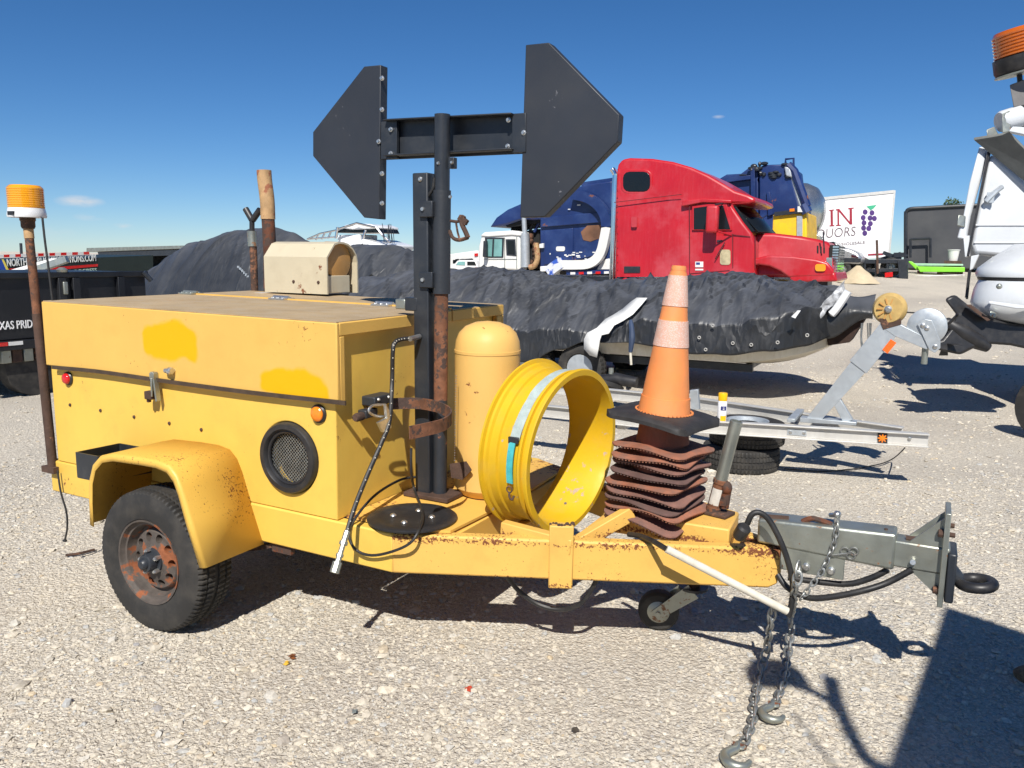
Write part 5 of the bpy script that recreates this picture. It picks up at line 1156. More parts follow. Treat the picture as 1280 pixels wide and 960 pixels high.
md2, fn2 = mound('covered_boat', 'tarp covered boat just left of the black mast, in front of the white tower boat', 9.2, ((380, 345), (420, 316), (446, 306), (492, 306), (512, 313), (530, 330), (548, 352)), 1.3, .40, tarp_b, 8)
q = on_tarp(468, 352, fn2)+V((0, -.04, .03)); MB().prism([q+V((-.16, 0, .02)), q+V((-.02, -.02, .09)), q+V((.16, -.01, .0)), q+V((.02, 0, -.07))], (0, .01, 0)).build('torn_hole', dark_void, md2)
# ------------------------------------------------------------------ red road tractor
YT = 15.6; RTW = 2.35
def y3(px, py, Y): return YP(px, py, Y)
def side(pts_, Y, w_, nm, mat, par, bv=0, lab=None): return MB().prism([YP(x, y, Y) for x, y in pts_], (0, w_, 0)).build(nm, mat, par, bevel=bv, seg=3, label=lab)
c0 = YP(905, 345, YT); gT = gz((c0.x, YT))
RT = thing('semi_truck', V((c0.x, YT+1.2, gT)), 'faded red semi truck with a tall sleeper cab facing right', 'truck')
cab = [(768, 350), (768, 215), (769, 205), (774, 198), (783, 196), (812, 197), (838, 201), (862, 208), (884, 218), (903, 229), (918, 238), (934, 243), (942, 247), (945, 252), (934, 255), (914, 255), (918, 262), (928, 277), (939, 291), (944, 305), (944, 346)]
def loft_cab(pts_, Y, w_, inset):
    a = [YP(x, y, Y) for x, y in pts_]; zc = sum(p.z for p in a)/len(a)
    o = []
    for p in a:
        t = max(0, min(1, (p.z-(gT+1.9))/2.0)); o.append(inset*t*t)
    r0 = [V((p.x, Y+e, p.z)) for p, e in zip(a, o)]; r1 = [V((p.x, Y+w_-e, p.z)) for p, e in zip(a, o)]
    return MB().loft([r0, r1])
loft_cab(cab, YT, RTW, .22).build('cab', red_truck, RT, bevel=.10, seg=4, smooth=60)
hood = [(936, 346), (936, 296), (944, 291), (965, 291), (1000, 295), (1022, 299), (1033, 303), (1038, 311), (1041, 335), (1041, 346), (985, 347)]
a = [YP(x, y, YT+.25) for x, y in hood]
MB().loft([[V((p.x, YT+.30+(.18 if p.z > gT+1.75 else .0)+max(0, (p.x-a[2].x))*.10, p.z)) for p in a], [V((p.x, YT+RTW-.3-(.18 if p.z > gT+1.75 else 0)-max(0, (p.x-a[2].x))*.10, p.z)) for p in a]]).build('hood', red_truck, RT, bevel=.07, seg=3, smooth=60)
fen = [(912, 345), (922, 335), (936, 325), (960, 319), (990, 320), (1020, 324), (1034, 328), (1042, 337), (1042, 345), (986, 347), (975, 339), (962, 333), (948, 331), (936, 334), (928, 341), (924, 349), (912, 350)]
side(fen, YT+.02, .55, 'fender', red_truck, RT, .05)
side([(986, 344), (1044, 340), (1047, 352), (988, 353)], YT+.03, RTW-.06, 'bumper', red_truck, RT, .05)
side([(768, 349), (912, 346), (912, 353), (768, 357)], YT+.12, RTW-.24, 'sill', dark_void, RT)
side([(900, 347), (923, 345), (924, 352), (898, 353)], YT+.01, .4, 'cab_step', red_truck, RT, .03)
# grille
b = MB(); g0, g1 = YP(1039, 306, YT+.4), YP(1044, 344, YT+.4)
gx = g1.x
for k in range(11):
    z = g0.z+(g1.z-g0.z)*(k+.2)/11; b.box((gx-.14, YT+.5, z-.05), (gx+.02+.0*k, YT+RTW-.5, z-.012))
b.build('grille', chrome, RT)
MB().box((gx-.16, YT+.48, g1.z), (gx-.10, YT+RTW-.48, g0.z)).build('grille_back', dark_void, RT)
# windows as framed panes
def pane(pts_, Y, nm, mat, par, fr=None, t=.02):
    o = side(pts_, Y, t, nm, mat, par, .012)
    return o
def rpx(x0, y0, x1, y1, r): return rrect(x0, y0, x1, y1, r, 3)
pane(rpx(776, 212, 815, 242, 9), YT-.002+.10, 'sleeper_window', red_truck, RT, t=.05); pane(rpx(778.5, 214.5, 812.5, 239.5, 8), YT+.085, 'glass', glass_d, RT, t=.05)
pane([(865, 258), (908, 252), (915, 288), (865, 288)], YT-.012, 'window_frame', red_truck, RT, t=.05); pane([(867, 260), (890, 257), (891, 287), (867, 287)], YT-.02, 'side_window', glass_d, RT, t=.03); pane([(895, 257), (904, 257), (913, 287), (895, 287)], YT-.02, 'side_window', glass_d, RT, t=.03)
ws = [YP(916, 258, YT+.14), YP(944, 290, YT+.14)]
b = MB(); a0 = V((ws[0].x+.03, YT+.18, ws[0].z)); a1 = V((ws[1].x+.07, YT+.12, ws[1].z)); b.add([a0, a1, V((a1.x+.18, YT+RTW/2, a1.z)), V((a0.x+.22, YT+RTW/2, a0.z)), V((a1.x, YT+RTW-.12, a1.z)), V((a0.x, YT+RTW-.18, a0.z))], [[0, 1, 2, 3], [3, 2, 4, 5]])
b.build('windshield', glass_d, RT, solid=.03)
pane([(914, 258), (920, 258), (944, 289), (938, 291)], YT+.10, 'windshield_side', glass_d, RT, t=.06)
# visor lip, seams, badge, mirrors
side([(852, 251), (880, 248), (914, 250), (914, 254), (878, 253), (852, 258)], YT-.05, .14, 'drip_visor', red_truck, RT, .02)
for a_, c_ in (((862, 256), (862, 342)), ((862, 342), (912, 338)), ((944, 296), (944, 336)), ((768, 253), (852, 243)), ((905, 292), (938, 296)), ((916, 292), (916, 335))):
    p, q = YP(*a_, YT-.004), YP(*c_, YT-.004); MB().tube([p, q], .010, 4).build('panel_seam', M('dark_red_seam', (.10, .008, .012), .6) if 'dark_red_seam' not in bpy.data.materials else bpy.data.materials['dark_red_seam'], RT)
for y0 in (YT-.42, YT+RTW+.22):
    q0, q1 = YP(883, 257, YT-.4), YP(896, 291, YT-.4); o = MB().box((q0.x, y0, q1.z), (q1.x, y0+.20, q0.z)).build('mirror', red_truck, RT, bevel=.05, seg=3)
    MB().tube([V((q1.x-.08, y0+.1, q0.z+.02)), V((q1.x+.02, y0+.45 if y0 < YT else y0-.25, q0.z+.08))], .02, 6).build('mirror_arm', black_metal, o)
    MB().tube([V((q1.x-.05, y0+.1, q1.z+.05)), V((q1.x+.25, y0+.45 if y0 < YT else y0-.25, q1.z-.05))], .02, 6).build('mirror_arm', red_truck, o)
MB().prism([YP(x, y, YT-.012) for x, y in rpx(900, 312, 913, 331, 3)], (0, .02, 0)).build('door_shield', M('tarnished_shield', (.42, .36, .22), .5, v=.3, vs=9), RT)
MB().prism([YP(x, y, YT-.012) for x, y in ((869, 327), (879, 327), (879, 334), (869, 334))], (0, .02, 0)).build('flag_sticker', white_truck, RT)
MB().prism([YP(x, y, YT-.014) for x, y in ((870, 328), (875, 328), (875, 331), (870, 331))], (0, .02, 0)).build('flag_canton', M('navy_sticker', (.03, .05, .2), .5), RT)
MB().prism([YP(x, y, YT-.012) for x, y in ((869, 336), (879, 336), (879, 338), (869, 338))], (0, .02, 0)).build('sticker_strip', white_truck, RT)
MB().prism([YP(x, y, YT-.012) for x, y in rpx(789, 271, 796, 284, 1.5)], (0, .02, 0)).build('handle_recess', M('dull_red', (.42, .03, .045), .6), RT)
MB().prism([YP(x, y, YT-.02) for x, y in rpx(1019, 330, 1032, 339, 3)], (0, .05, 0)).build('turn_signal', M('signal_amber', (.80, .30, .02), .3), RT)
MB().prism([YP(x, y, YT+.12) for x, y in ((921, 298), (927, 298), (927, 303), (921, 303))], (0, .02, 0)).build('cowl_badge', M('pink_badge', (.62, .25, .25), .5), RT)
MB().tube(smooth_path([YP(906, 303, YT-.05), YP(900, 313, YT-.08), YP(894, 324, YT-.06)], 4), .012, 6).build('antenna_wire', rubber_b, RT)
MB().tube([YP(1030, 309, YT+.35), YP(1029, 290, YT+.35)], .015, 6).build('hood_marker', black_metal, RT)
# chassis and wheels
MB().box((YP(770, 345, YT).x-2.2, YT+.75, gT+.75), (YP(1030, 345, YT).x, YT+1.6, gT+1.0)).build('chassis', black_metal, RT)
MB().box((YP(775, 345, YT).x, YT+.2, gT+.55), (YP(900, 345, YT).x, YT+RTW-.2, gT+1.25)).build('fuel_tank', chrome, RT, bevel=.1)
def tw(c, R_, wd, par, rimm, n=40):
    t_ = tyre_mb(c, R_, wd, R_*.56, n).build('tyre', rubber, par, smooth=30)
    for s in (-1, 1): MB().lathe([(R_*.56, -.04), (R_*.5, -.02), (R_*.4, -.06), (R_*.2, -.05), (R_*.17, .0), (.0, .0)], V(c)+V((0, s*wd*.45, 0)), (0, s, 0), 24, cap=False).build('rim', rimm, par)
for xw in (YP(957, 345, YT).x, YP(760, 345, YT).x-.9):
    for yy in (YT+.22, YT+RTW-.22): tw((xw, yy, gT+.5), .5, .30, RT, chrome)
for x0, y0, x1, y1, mt, nm in ((896, 300, 903, 302.5, black_metal, 'door_handle'), (1021, 307, 1023, 317, dark_void, 'hood_vent'), (1025, 308, 1027, 317, dark_void, 'hood_vent'), (1029, 309, 1031, 317, dark_void, 'hood_vent'), (1033, 322, 1040, 334, chrome, 'headlight'), (771, 346, 905, 348.5, chrome, 'step_trim'), (780, 333, 800, 341, black_metal, 'side_vent')):
    MB().prism([YP(x, y, YT-.014+(.12 if nm in ('hood_vent', 'headlight') else 0)) for x, y in rpx(x0, y0, x1, y1, .8)], (0, .03, 0)).build(nm, mt, RT)
for k in range(14): MB().lathe([(.014, 0), (.010, .008)], YP(772+k*.0, 212+k*9.6, YT+.0+.0), (0, -1, 0), 6).build('rivet', red_truck, RT)
# exhaust stack
p = YP(766, 349, YT-.0); MB().tube(smooth_path([V((p.x-.06, YT+.10, gT+.9)), V((p.x-.06, YT+.1, YP(766, 230, YT).z)), V((p.x-.06, YT+.10, YP(764, 218, YT).z)), V((p.x-.14, YT+.1, YP(760, 211, YT).z))], 5), .065, 14).build('exhaust_stack', chrome, RT)
b = MB(); b.torus(YP(782, 352, YT), (0, 1, 0), .07, .03, 16, 6); b.build('tow_loop', red_truck, RT)

# ------------------------------------------------------------------ blue refuse truck with a white cab (left)
YG = 20.5; c0 = YP(690, 330, YG); gG = gz((c0.x, YG))
GT = thing('refuse_truck', V((c0.x, YG+1.25, gG)), 'dark blue refuse truck with a white cab facing left, behind the red truck', 'refuse truck')
side([(598, 336), (598, 308), (602, 293), (606, 290), (640, 288), (650, 292), (650, 338)], YG, 2.3, 'cab', white_truck, GT, .06)
side([(600, 295), (605, 290.5), (640, 288), (652, 290), (651, 295), (640, 294), (610, 296)], YG-.05, 2.4, 'cab_roof', white_truck, GT, .03)
fr_ = side([(606, 297), (630, 297), (629, 322), (607, 322)], YG-.02, .04, 'window_frame', black_metal, GT); side([(609, 299), (627.5, 299), (627, 320.5), (610, 320.5)], YG-.03, .02, 'pane', glass_g, fr_)
MB().tube([YP(617, 299, YG-.035), YP(616, 320, YG-.035)], .035, 4).build('glazing_bar', black_metal, fr_)
fr_ = side([(632, 299), (644, 299), (645, 320), (633, 319)], YG-.02, .04, 'window_frame', black_metal, GT); side([(634, 301), (642, 301), (643, 318), (635, 317)], YG-.03, .02, 'pane', glass_d, fr_)
side([(646, 300), (655, 300), (655, 318), (647, 318)], YG+.3, .1, 'rear_window', glass_g, GT)
side([(604, 301), (607, 301), (607, 322), (603, 321)], YG-.25, .16, 'mirror', black_metal, GT, .02)
for a_, c_ in (((631, 297), (631, 336)), ((605, 324), (646, 324)), ((646, 296), (646, 336))): MB().tube([YP(*a_, YG-.004), YP(*c_, YG-.004)], .016, 4).build('door_seam', galv, GT)
# exhaust and engine between cab and body
MB().tube([YP(657, 334, YG+.1), YP(656, 292, YG+.1)], .15, 14).build('silencer', galv_clean, GT); MB().tube([YP(656, 292, YG+.1), YP(655, 272, YG+.1)], .08, 12).build('exhaust_stack', galv_clean, GT)
MB().tube(smooth_path([YP(662, 334, YG), YP(668, 332, YG), YP(672, 322, YG), YP(670, 304, YG)], 5), .09, 10).build('exhaust_pipe', bamboo, GT)
side([(651, 338), (651, 290), (674, 286), (676, 338)], YG+.5, 1.4, 'engine_bay', dark_void, GT)
for k in range(7): MB().ball(YP(663+random.uniform(0, 9), 296+k*5.5, YG+.42), (.10, .12, .12), 8, 6).build('engine_part', rust_dark, GT)
side([(598, 336), (765, 336), (765, 348), (598, 348)], YG+.5, 1.3, 'chassis', black_metal, GT)
# body
side([(675, 338), (675, 262), (700, 240), (735, 230), (765, 226), (765, 340)], YG, 2.5, 'body', blue_truck, GT, .04)
side([(725, 228), (765, 222), (800, 220), (800, 232), (765, 233), (728, 237)], YG+.1, 2.3, 'top_rail', blue_truck, GT, .03)
side([(680, 288), (716, 285), (716, 328), (680, 331)], YG-.04, .05, 'side_panel', blue_truck, GT, .02); side([(718, 285), (754, 282), (748, 318), (718, 326)], YG-.04, .05, 'side_panel', blue_truck, GT, .02)
side([(676, 272), (752, 265), (752, 278), (676, 284)], YG-.10, .11, 'belt_rail', blue_truck, GT, .02)
side([(726, 290), (734, 282), (752, 281), (749, 298), (738, 302), (729, 300)], YG-.055, .02, 'rust_patch', M('brown_rust_patch', (.16, .075, .04), .8, v=.4, vs=2), GT)
side(rpx(695, 308, 706, 314, 2), YG-.06, .02, 'white_plate', white_truck, GT)
side([(674, 305), (679, 304), (679, 310), (674, 310)], YG-.12, .1, 'work_lamp', white_truck, GT, .01)
b = MB()
for k in range(26): x = random.uniform(680, 752); q = YP(x, random.choice([random.uniform(314, 330), random.uniform(240, 262)]), YG-.05); b.cbox(q, (random.uniform(.03, .14), .012, random.uniform(.02, .05)))
b.build('paint_scuff', white_truck, GT)['kind'] = 'stuff'
# packer arm: sweeps down the rear edge and forward, blue above and white below
arm = smooth_path([YP(x, y, YG-.18) for x, y in ((716, 243), (734, 247), (748, 256), (757, 270), (759, 284))], 6); MB().ribbon(arm, (0, .22, 0), .30).build('loader_arm', blue_truck, GT)
arm = smooth_path([YP(x, y, YG-.18) for x, y in ((759, 284), (756, 300), (752, 315), (745, 325), (735, 330), (722, 331), (708, 331), (700, 331))], 6); MB().ribbon(arm, (0, .22, 0), .28).build('loader_arm', white_truck, GT, label='white lower half of the arm')
arm = smooth_path([YP(x, y, YG-.19) for x, y in ((703, 328), (694, 334), (686, 341))], 5); MB().ribbon(arm, (0, .25, 0), .34).build('arm_end', M('blue_white_worn', (.60, .62, .66), .5, v=.1, rust=.6, rc=(.015, .05, .24), rs=3, big=1.2), GT)
side([(675, 333), (700, 331), (700, 337), (675, 340)], YG-.02, .1, 'side_skirt', white_truck, GT, .02); side([(752, 325), (762, 323), (763, 337), (746, 337)], YG-.02, .1, 'side_skirt', white_truck, GT, .02)
rb = side([(708, 339), (764, 337), (764, 342), (708, 344)], YG-.20, .12, 'side_guard', blue_truck, GT)
for k in range(5): side([(713+k*10.5, 340.2-k*.25), (719+k*10.5, 340-k*.25), (719+k*10.5, 343-k*.25), (713+k*10.5, 343.2-k*.25)], YG-.215, .012, 'reflector_tape', red_lens if k % 2 else white_truck, rb)
# raised cowl over the cab
cowl = [(612, 284), (620, 272), (634, 262), (650, 255), (672, 250), (690, 249), (690, 272), (676, 275), (650, 275), (632, 281)]
a = [YP(x, y, YG+.1) for x, y in cowl]; MB().loft([[V((p.x, YG+.1, p.z)) for p in a], [V((p.x, YG+2.2, p.z)) for p in a]]).build('hopper_cowl', blue_truck, GT, bevel=.05, smooth=50)
side([(630, 279), (690, 271), (690, 276), (634, 284)], YG+.25, 1.8, 'cowl_underside', dark_void, GT)
MB().tube([YP(662, 290, YG+.6), YP(668, 276, YG+.6)], .05, 8).build('cowl_strut', black_metal, GT); MB().tube([YP(668, 290, YG+.4), YP(676, 275, YG+.4)], .05, 8).build('cowl_strut', blue_truck, GT)
side([(638, 290), (655, 283), (655, 276), (640, 279)], YG+.8, .8, 'cowl_post', dark_void, GT)
for px in (616, 690, 715): 
    for yy in (YG+.25, YG+2.2): tw((YP(px, 340, YG).x, yy, gG+.5), .5, .3, GT, white_truck, 30)

# ------------------------------------------------------------------ second blue refuse body, yellow hopper (behind the bonnet)
Y2 = 23.0; c0 = YP(965, 300, Y2); g2 = gz((c0.x, Y2))
G2 = thing('refuse_truck', V((c0.x, Y2+1.2, g2)), 'dark blue refuse truck tail with a yellow hopper, seen over the red bonnet', 'refuse truck')
side([(880, 235), (908, 218), (926, 217), (938, 208), (948, 208), (948, 345), (880, 345)], Y2+.1, 2.4, 'body', blue_truck, G2, .04)
side([(949, 209), (955, 206), (985, 205), (988, 208), (990, 225), (1000, 262), (1004, 268), (968, 268), (958, 270), (949, 276)], Y2, 2.5, 'tailgate', blue_truck, G2, .04)
side([(949, 276), (958, 270), (968, 268), (968, 345), (949, 345)], Y2+.02, 2.4, 'tail_frame', blue_truck, G2, .03)
for pts_ in (((938, 210), (943, 209), (947, 345), (940, 345)), ((958, 240), (962, 240), (966, 268), (960, 270)), ((907, 222), (938, 219), (938, 224), (907, 228))): side(pts_, Y2-.08, .09, 'body_rib', blue_truck, G2, .01)
b = MB()
for k in range(22): q = YP(random.uniform(928, 985), random.uniform(204, 222), Y2-.02); b.ball(q, (random.uniform(.05, .13), .08, random.uniform(.03, .08)), 7, 5)
b.build('pump_gear', black_metal, G2)['kind'] = 'stuff'
bar2 = lambda pts_, r, nm, mat: MB().tube([YP(x, y, yy) for x, y, yy in pts_], r, 8).build(nm, mat, G2)
bar2(((985, 206, Y2), (993, 214, Y2), (1009, 258, Y2)), .12, 'tail_arm', blue_truck); bar2(((982, 208, Y2+.1), (990, 222, Y2+.1), (1003, 262, Y2+.1)), .10, 'hydraulic_ram', galv_clean); bar2(((1004, 256, Y2), (1009, 266, Y2)), .16, 'arm_knuckle', blue_truck)
bar2(((982, 204, Y2), (982, 199, Y2), (992, 198, Y2), (992, 212, Y2)), .035, 'ladder_rail', blue_truck)
side([(980, 208), (988, 209), (990, 222), (982, 220)], Y2-.1, .3, 'ram_head', galv_clean, G2, .04)
side([(966, 268), (1008, 265), (1010, 345), (962, 345)], Y2+.0, 2.3, 'hopper', yellow_hop, G2, .05); side([(996, 270), (1003, 270), (1003, 295), (996, 295)], Y2-.04, .06, 'grey_plate', galv_clean, G2); side([(968, 265), (1004, 261), (1004, 266), (968, 270)], Y2-.1, .2, 'sill_beam', black_metal, G2)
side([(987, 261), (993, 260.5), (993, 264), (987, 264.5)], Y2-.12, .04, 'amber_lamp', amber_lens, G2); side([(997, 258), (1003, 257.5), (1003, 265), (997, 265)], Y2-.12, .04, 'white_lamp', white_truck, G2)
for yy in (Y2+.25, Y2+2.1): tw((YP(925, 345, Y2).x, yy, g2+.5), .5, .3, G2, white_truck, 24)

# silver tank nose
q = YP(1020, 278, 25.5); sg_ = gz(q); ST = thing('tank_trailer', V((q.x, 26.5, sg_)), 'polished silver tank end beside the yellow hopper', 'tank trailer')
MB().lathe([(1.0*s, -h) for s, h in ((.95, 2.2), (1, .9), (.97, .45), (.85, .15), (.6, -.05), (.3, -.12), (.0, -.14))], V((q.x-.1, 26.4, q.z+.35)), (.92, -.25, -.05), 32).build('tank', M('polished_aluminium', (.55, .55, .53), .25, metal=.9, v=.1), ST)
b = MB()
for dx in (-1.6, -.6): b.box((q.x+dx, 26.0, sg_), (q.x+dx+.15, 26.9, q.z-.5))
b.build('tank_stand', black_metal, ST)
sp_ = YP(1022, 300, 25.0)
MB().prism([YP(x, y, 25.2) for x, y in ((1010, 296), (1016, 290), (1026, 296), (1026, 318), (1014, 318))], (0, .4, 0)).build('frame_plate', galv, ST, bevel=.02)

# ------------------------------------------------------------------ white box trailer with grape lettering
dd = 31.0; PB = DP(1110, 322, dd); dv = (-RH*.965+FH*.262).normalized()        # runs away from us
nb = V((dv.y, -dv.x, 0))                                                       # side normal (towards the left/camera)
nb = nb if nb.dot(V((CAM.x, CAM.y, 0))-V((PB.x, PB.y, 0))) > 0 else -nb
ground_b = gz(PB); BXZ = lambda px, py, e=0.: PP(px, py, V((PB.x, PB.y, 0))+nb*e, nb)
zt_ = BXZ(1109.5, 238).z; zb_ = BXZ(1109.5, 321).z
WB = thing('box_trailer', V((PB.x, PB.y, ground_b)), 'white box trailer with grape logo and red lettering, back doors facing us', 'box trailer')
o = V((PB.x, PB.y, 0)); SL = .10; wv_ = -nb*2.45; Lb = dv*9.0-V((0, 0, SL*9.0))
up = lambda p, z: V((p.x, p.y, z+p.z))
MB().hexa([up(o, zb_), up(o+wv_, zb_), up(o+wv_+Lb, zb_), up(o+Lb, zb_)], [up(o, zt_), up(o+wv_, zt_), up(o+wv_+Lb, zt_), up(o+Lb, zt_)]).build('box', M('white_box_skin', (.80, .80, .80), .45, v=.03, dirt=.1, dc=(.6, .6, .58)), WB)
fr = MB()                                                                       # bright corner posts and header, door recess
def slab(a, c, z0, z1, out_): 
    p0 = o+wv_*a-dv*out_; p1 = o+wv_*c-dv*out_; q0 = o+wv_*a-dv*.002; q1 = o+wv_*c-dv*.002
    return ([up(p0, z0), up(p1, z0), up(q1, z0), up(q0, z0)], [up(p0, z1), up(p1, z1), up(q1, z1), up(q0, z1)])
for s_ in (slab(-.004, .10, zb_, zt_, .07), slab(.90, 1.004, zb_, zt_, .07), slab(.10, .90, zt_-.24, zt_+.01, .07)): fr.hexa(*s_)
fr.build('door_frame', alu, WB)
MB().hexa(*slab(.11, .89, zb_, zt_-.25, .03)).build('back_door', M('grey_white_door', (.55, .55, .53), .5, v=.08, dirt=.3, dc=(.3, .28, .26), ds=2), WB)
b = MB(); 
for s_ in (slab(.30, .34, zb_+.1, zt_-.3, .06), slab(.64, .68, zb_+.1, zt_-.3, .06)): b.hexa(*s_)
b.build('lock_rod', steel, WB)
MB().hexa(*slab(.0, 1.0, zb_-.16, zb_-.003, .05)).build('rear_sill', galv, WB)
b = MB(); h0 = o+nb*.03; b.hexa([up(h0, zt_-.10), up(h0+Lb, zt_-.10), up(h0+Lb-nb*.028, zt_-.10), up(h0-nb*.028, zt_-.10)], [up(h0, zt_+.01), up(h0+Lb, zt_+.01), up(h0+Lb-nb*.028, zt_+.01), up(h0-nb*.028, zt_+.01)]); b.build('top_rail', alu, WB)
red_p = M('wine_red_print', (.30, .012, .03), .5); purple = M('grape_purple_print', (.07, .025, .16), .5); greenp = M('leaf_green_print', (.05, .40, .22), .5); dkp = M('dark_print', (.10, .05, .06), .5)
td = -dv; zd = V((0, 0, 1))
def letters(s, x0, x1, y_base, y_top, mat, nm, bold=0.):
    a, c = BXZ(x0, y_base+(x1-x0)*.04, .004), BXZ(x1, y_base-(x1-x0)*.04, .004); h = abs(BXZ((x0+x1)/2, y_top, .004).z-BXZ((x0+x1)/2, y_base, .004).z)
    b = MB(); text_mesh(b, s, a, (c-a).normalized(), zd, h, .006, (c-a).length, bold); return b.build(nm, mat, WB, smooth=0)
def poly_print(pts_, mat, nm): return MB().prism([BXZ(x, y, .004) for x, y in pts_], nb*.006).build(nm, mat, WB, smooth=0)
b = MB()
def stroke(pts_): b.prism([BXZ(x, y, .004) for x, y in pts_], nb*.006)
# large serif "WIN" of the upper word (front of the word lies behind the tank)
stroke([(1036.5, 262.5), (1042.5, 261.7), (1042.5, 263.0), (1041, 263.2), (1041.3, 281.4), (1043, 281.3), (1043, 282.6), (1036.8, 283), (1036.8, 281.7), (1038.4, 281.6), (1038.1, 263.6), (1036.5, 263.8)])
stroke([(1045, 261.5), (1049, 261), (1062, 277), (1062, 261.5), (1060.3, 261.6), (1060.3, 260), (1067.2, 259.3), (1067.2, 260.7), (1065, 260.9), (1065.3, 280.4), (1062.5, 280.7), (1048.8, 264.5), (1049, 281), (1051, 280.9), (1051, 282.2), (1045, 282.5), (1045, 281.2), (1046.9, 281.1), (1046.7, 263), (1045, 263.1)])
stroke([(1013, 279), (1019, 277.5), (1022, 283), (1026, 276.5), (1028, 276.4), (1022.5, 289), (1020.5, 289), (1018, 283), (1016, 290), (1014.5, 290)])
b.build('red_lettering', red_p, WB, smooth=0)
letters('LIQUORS', 1010, 1069, 297, 285.5, dkp, 'lower_lettering', -.012)
letters('WHOLESALE', 1046, 1081, 306.0, 302.5, dkp, 'small_lettering'); letters('TO GO', 1055, 1072, 311.5, 308.5, dkp, 'small_lettering') if False else None
for x, y in ((1081.5, 265), (1090, 266), (1093, 273), (1080, 277.5) if False else (1087.5, 272.5), (1079, 272), (1076.5, 277) if False else (1080, 278.5), (1088, 279.5), (1078, 286) if False else (1079.5, 285), (1086, 285.5), (1081, 291.5)):
    pts_ = [(x+3.1*math.cos(rad(t)), y+3.3*math.sin(rad(t))) for t in range(0, 360, 24)]; poly_print(pts_, purple, 'grape')
poly_print([(1083, 258), (1088, 257), (1096, 256), (1092, 260.5), (1088, 263), (1086.5, 261)], greenp, 'leaf')
poly_print([(1085, 317.5), (1104, 316.5), (1104, 318.6), (1085, 319.6)], red_p, 'conspicuity_tape')
for k in range(2):
    for s_ in (.16, .84): 
        c = o+wv_*s_+dv*(1.3+k*1.3); MB().lathe([(.28, -.15), (.5, -.14), (.5, .14), (.28, .15)], V((c.x, c.y, gz(c)+.5)), nb, 24).build('tyre', rubber, WB)
b = MB(); 
for s_ in (.2, .72): p_ = o+wv_*s_+dv*.3; b.hexa([up(p_, zb_-.45), up(p_+wv_*.08, zb_-.45), up(p_+wv_*.08+Lb*.9, zb_-.45), up(p_+Lb*.9, zb_-.45)], [up(p_, zb_-.17), up(p_+wv_*.08, zb_-.17), up(p_+wv_*.08+Lb*.9, zb_-.17), up(p_+Lb*.9, zb_-.17)])
b.build('chassis', black_metal, WB)

# ------------------------------------------------------------------ black flatbed trailer, grey enclosed trailer, lime frame, sand heap, silver car
YF = 30.0; q0 = YP(1048, 330, YF); gf = gz((YP(1095, 330, YF).x, YF))
FB = thing('flatbed_trailer', V((YP(1095, 330, YF).x, YF+.8, gf)), 'black flatbed trailer with upright stakes in front of the white box trailer', 'flatbed trailer')
fb = lambda pts_, Y, w_, nm, mat=black_metal: side(pts_, Y, w_, nm, mat, FB, .01)
fb([(1044, 325), (1134, 324), (1134, 329), (1044, 330)], YF, 1.9, 'deck'); fb([(1050, 337), (1134, 335), (1134, 339), (1050, 341)], YF, .08, 'lower_rail'); fb([(1122, 325), (1135, 323), (1135, 349), (1124, 349)], YF-.03, .3, 'ramp_end')
for x in (1052, 1066, 1080, 1093.5, 1108): fb([(x, 329), (x+2.4, 329), (x+2.4, 345), (x, 345)], YF+.02, .08, 'leg')
fb([(1094.5, 300), (1097.5, 300), (1098.5, 342), (1095.5, 342)], YF-.06, .07, 'stake', rust_dark); fb([(1106, 341), (1116, 340), (1116, 346), (1106, 347)], YF-.05, .06, 'tail_lamp', red_lens)
fb([(1045, 338), (1057, 337), (1057, 342), (1045, 343)], YF-.04, .04, 'licence_plate', white_truck)
for x in (1075, 1112): tw((YP(x, 345, YF).x, YF+.25, gf+.36), .36, .22, FB, galv, 24)
b = MB(); ST_ = thing('spare_junk', YP(1120, 323, YF+.6), 'black machinery frame parts piled on the flatbed end', 'machinery')
for k in range(10): q = YP(1106+random.uniform(0, 26), 318+random.uniform(0, 6), YF+.6+random.uniform(0, .8)); b.cbox(q, (random.uniform(.1, .7), .1, random.uniform(.05, .2)), Matrix.Rotation(random.uniform(-.5, .5), 3, 'Y'))
b.build('frame_parts', black_metal, ST_)
DE = 35.0; g_ = YP(1165, 330, DE); gg = gz(g_)
ET = thing('enclosed_trailer', V((g_.x, DE+1.2, gg)), 'dark grey enclosed trailer with rounded top corner, right of the white box trailer', 'enclosed trailer')
side([(1131, 336), (1131, 270), (1132, 264), (1136, 261), (1195, 257), (1240, 255), (1240, 336)], DE, 2.4, 'body', grey_panel, ET, .05)
bo = smooth_path([YP(x, y, DE-.02) for x, y in ((1132, 336), (1132, 272), (1133, 265), (1138, 261), (1160, 259.6), (1240, 255.5))], 4); MB().tube(bo, .07, 8).build('corner_trim', black_metal, ET)
for a_, c_ in (((1138, 299), (1138, 322)), ((1138, 299), (1163, 298)), ((1163, 298), (1163, 322))): MB().tube([YP(*a_, DE-.3), YP(*c_, DE-.3)], .05, 6).build('gate_frame', black_metal, ET)
MB().box((YP(1131, 330, DE).x, DE+.4, gg+.35), (YP(1240, 330, DE).x, DE+2, gg+.7)).build('chassis', black_metal, ET)
for x in (1185, 1205): tw((YP(x, 340, DE).x, DE+.2, gg+.36), .36, .22, ET, galv, 24)
YLm = 32.5; gl = YP(1165, 340, YLm); LM = thing('lime_frame', V((gl.x, YLm+.5, gz(gl))), 'lime green steel frame lying on the gravel by the grey trailer', 'steel frame')
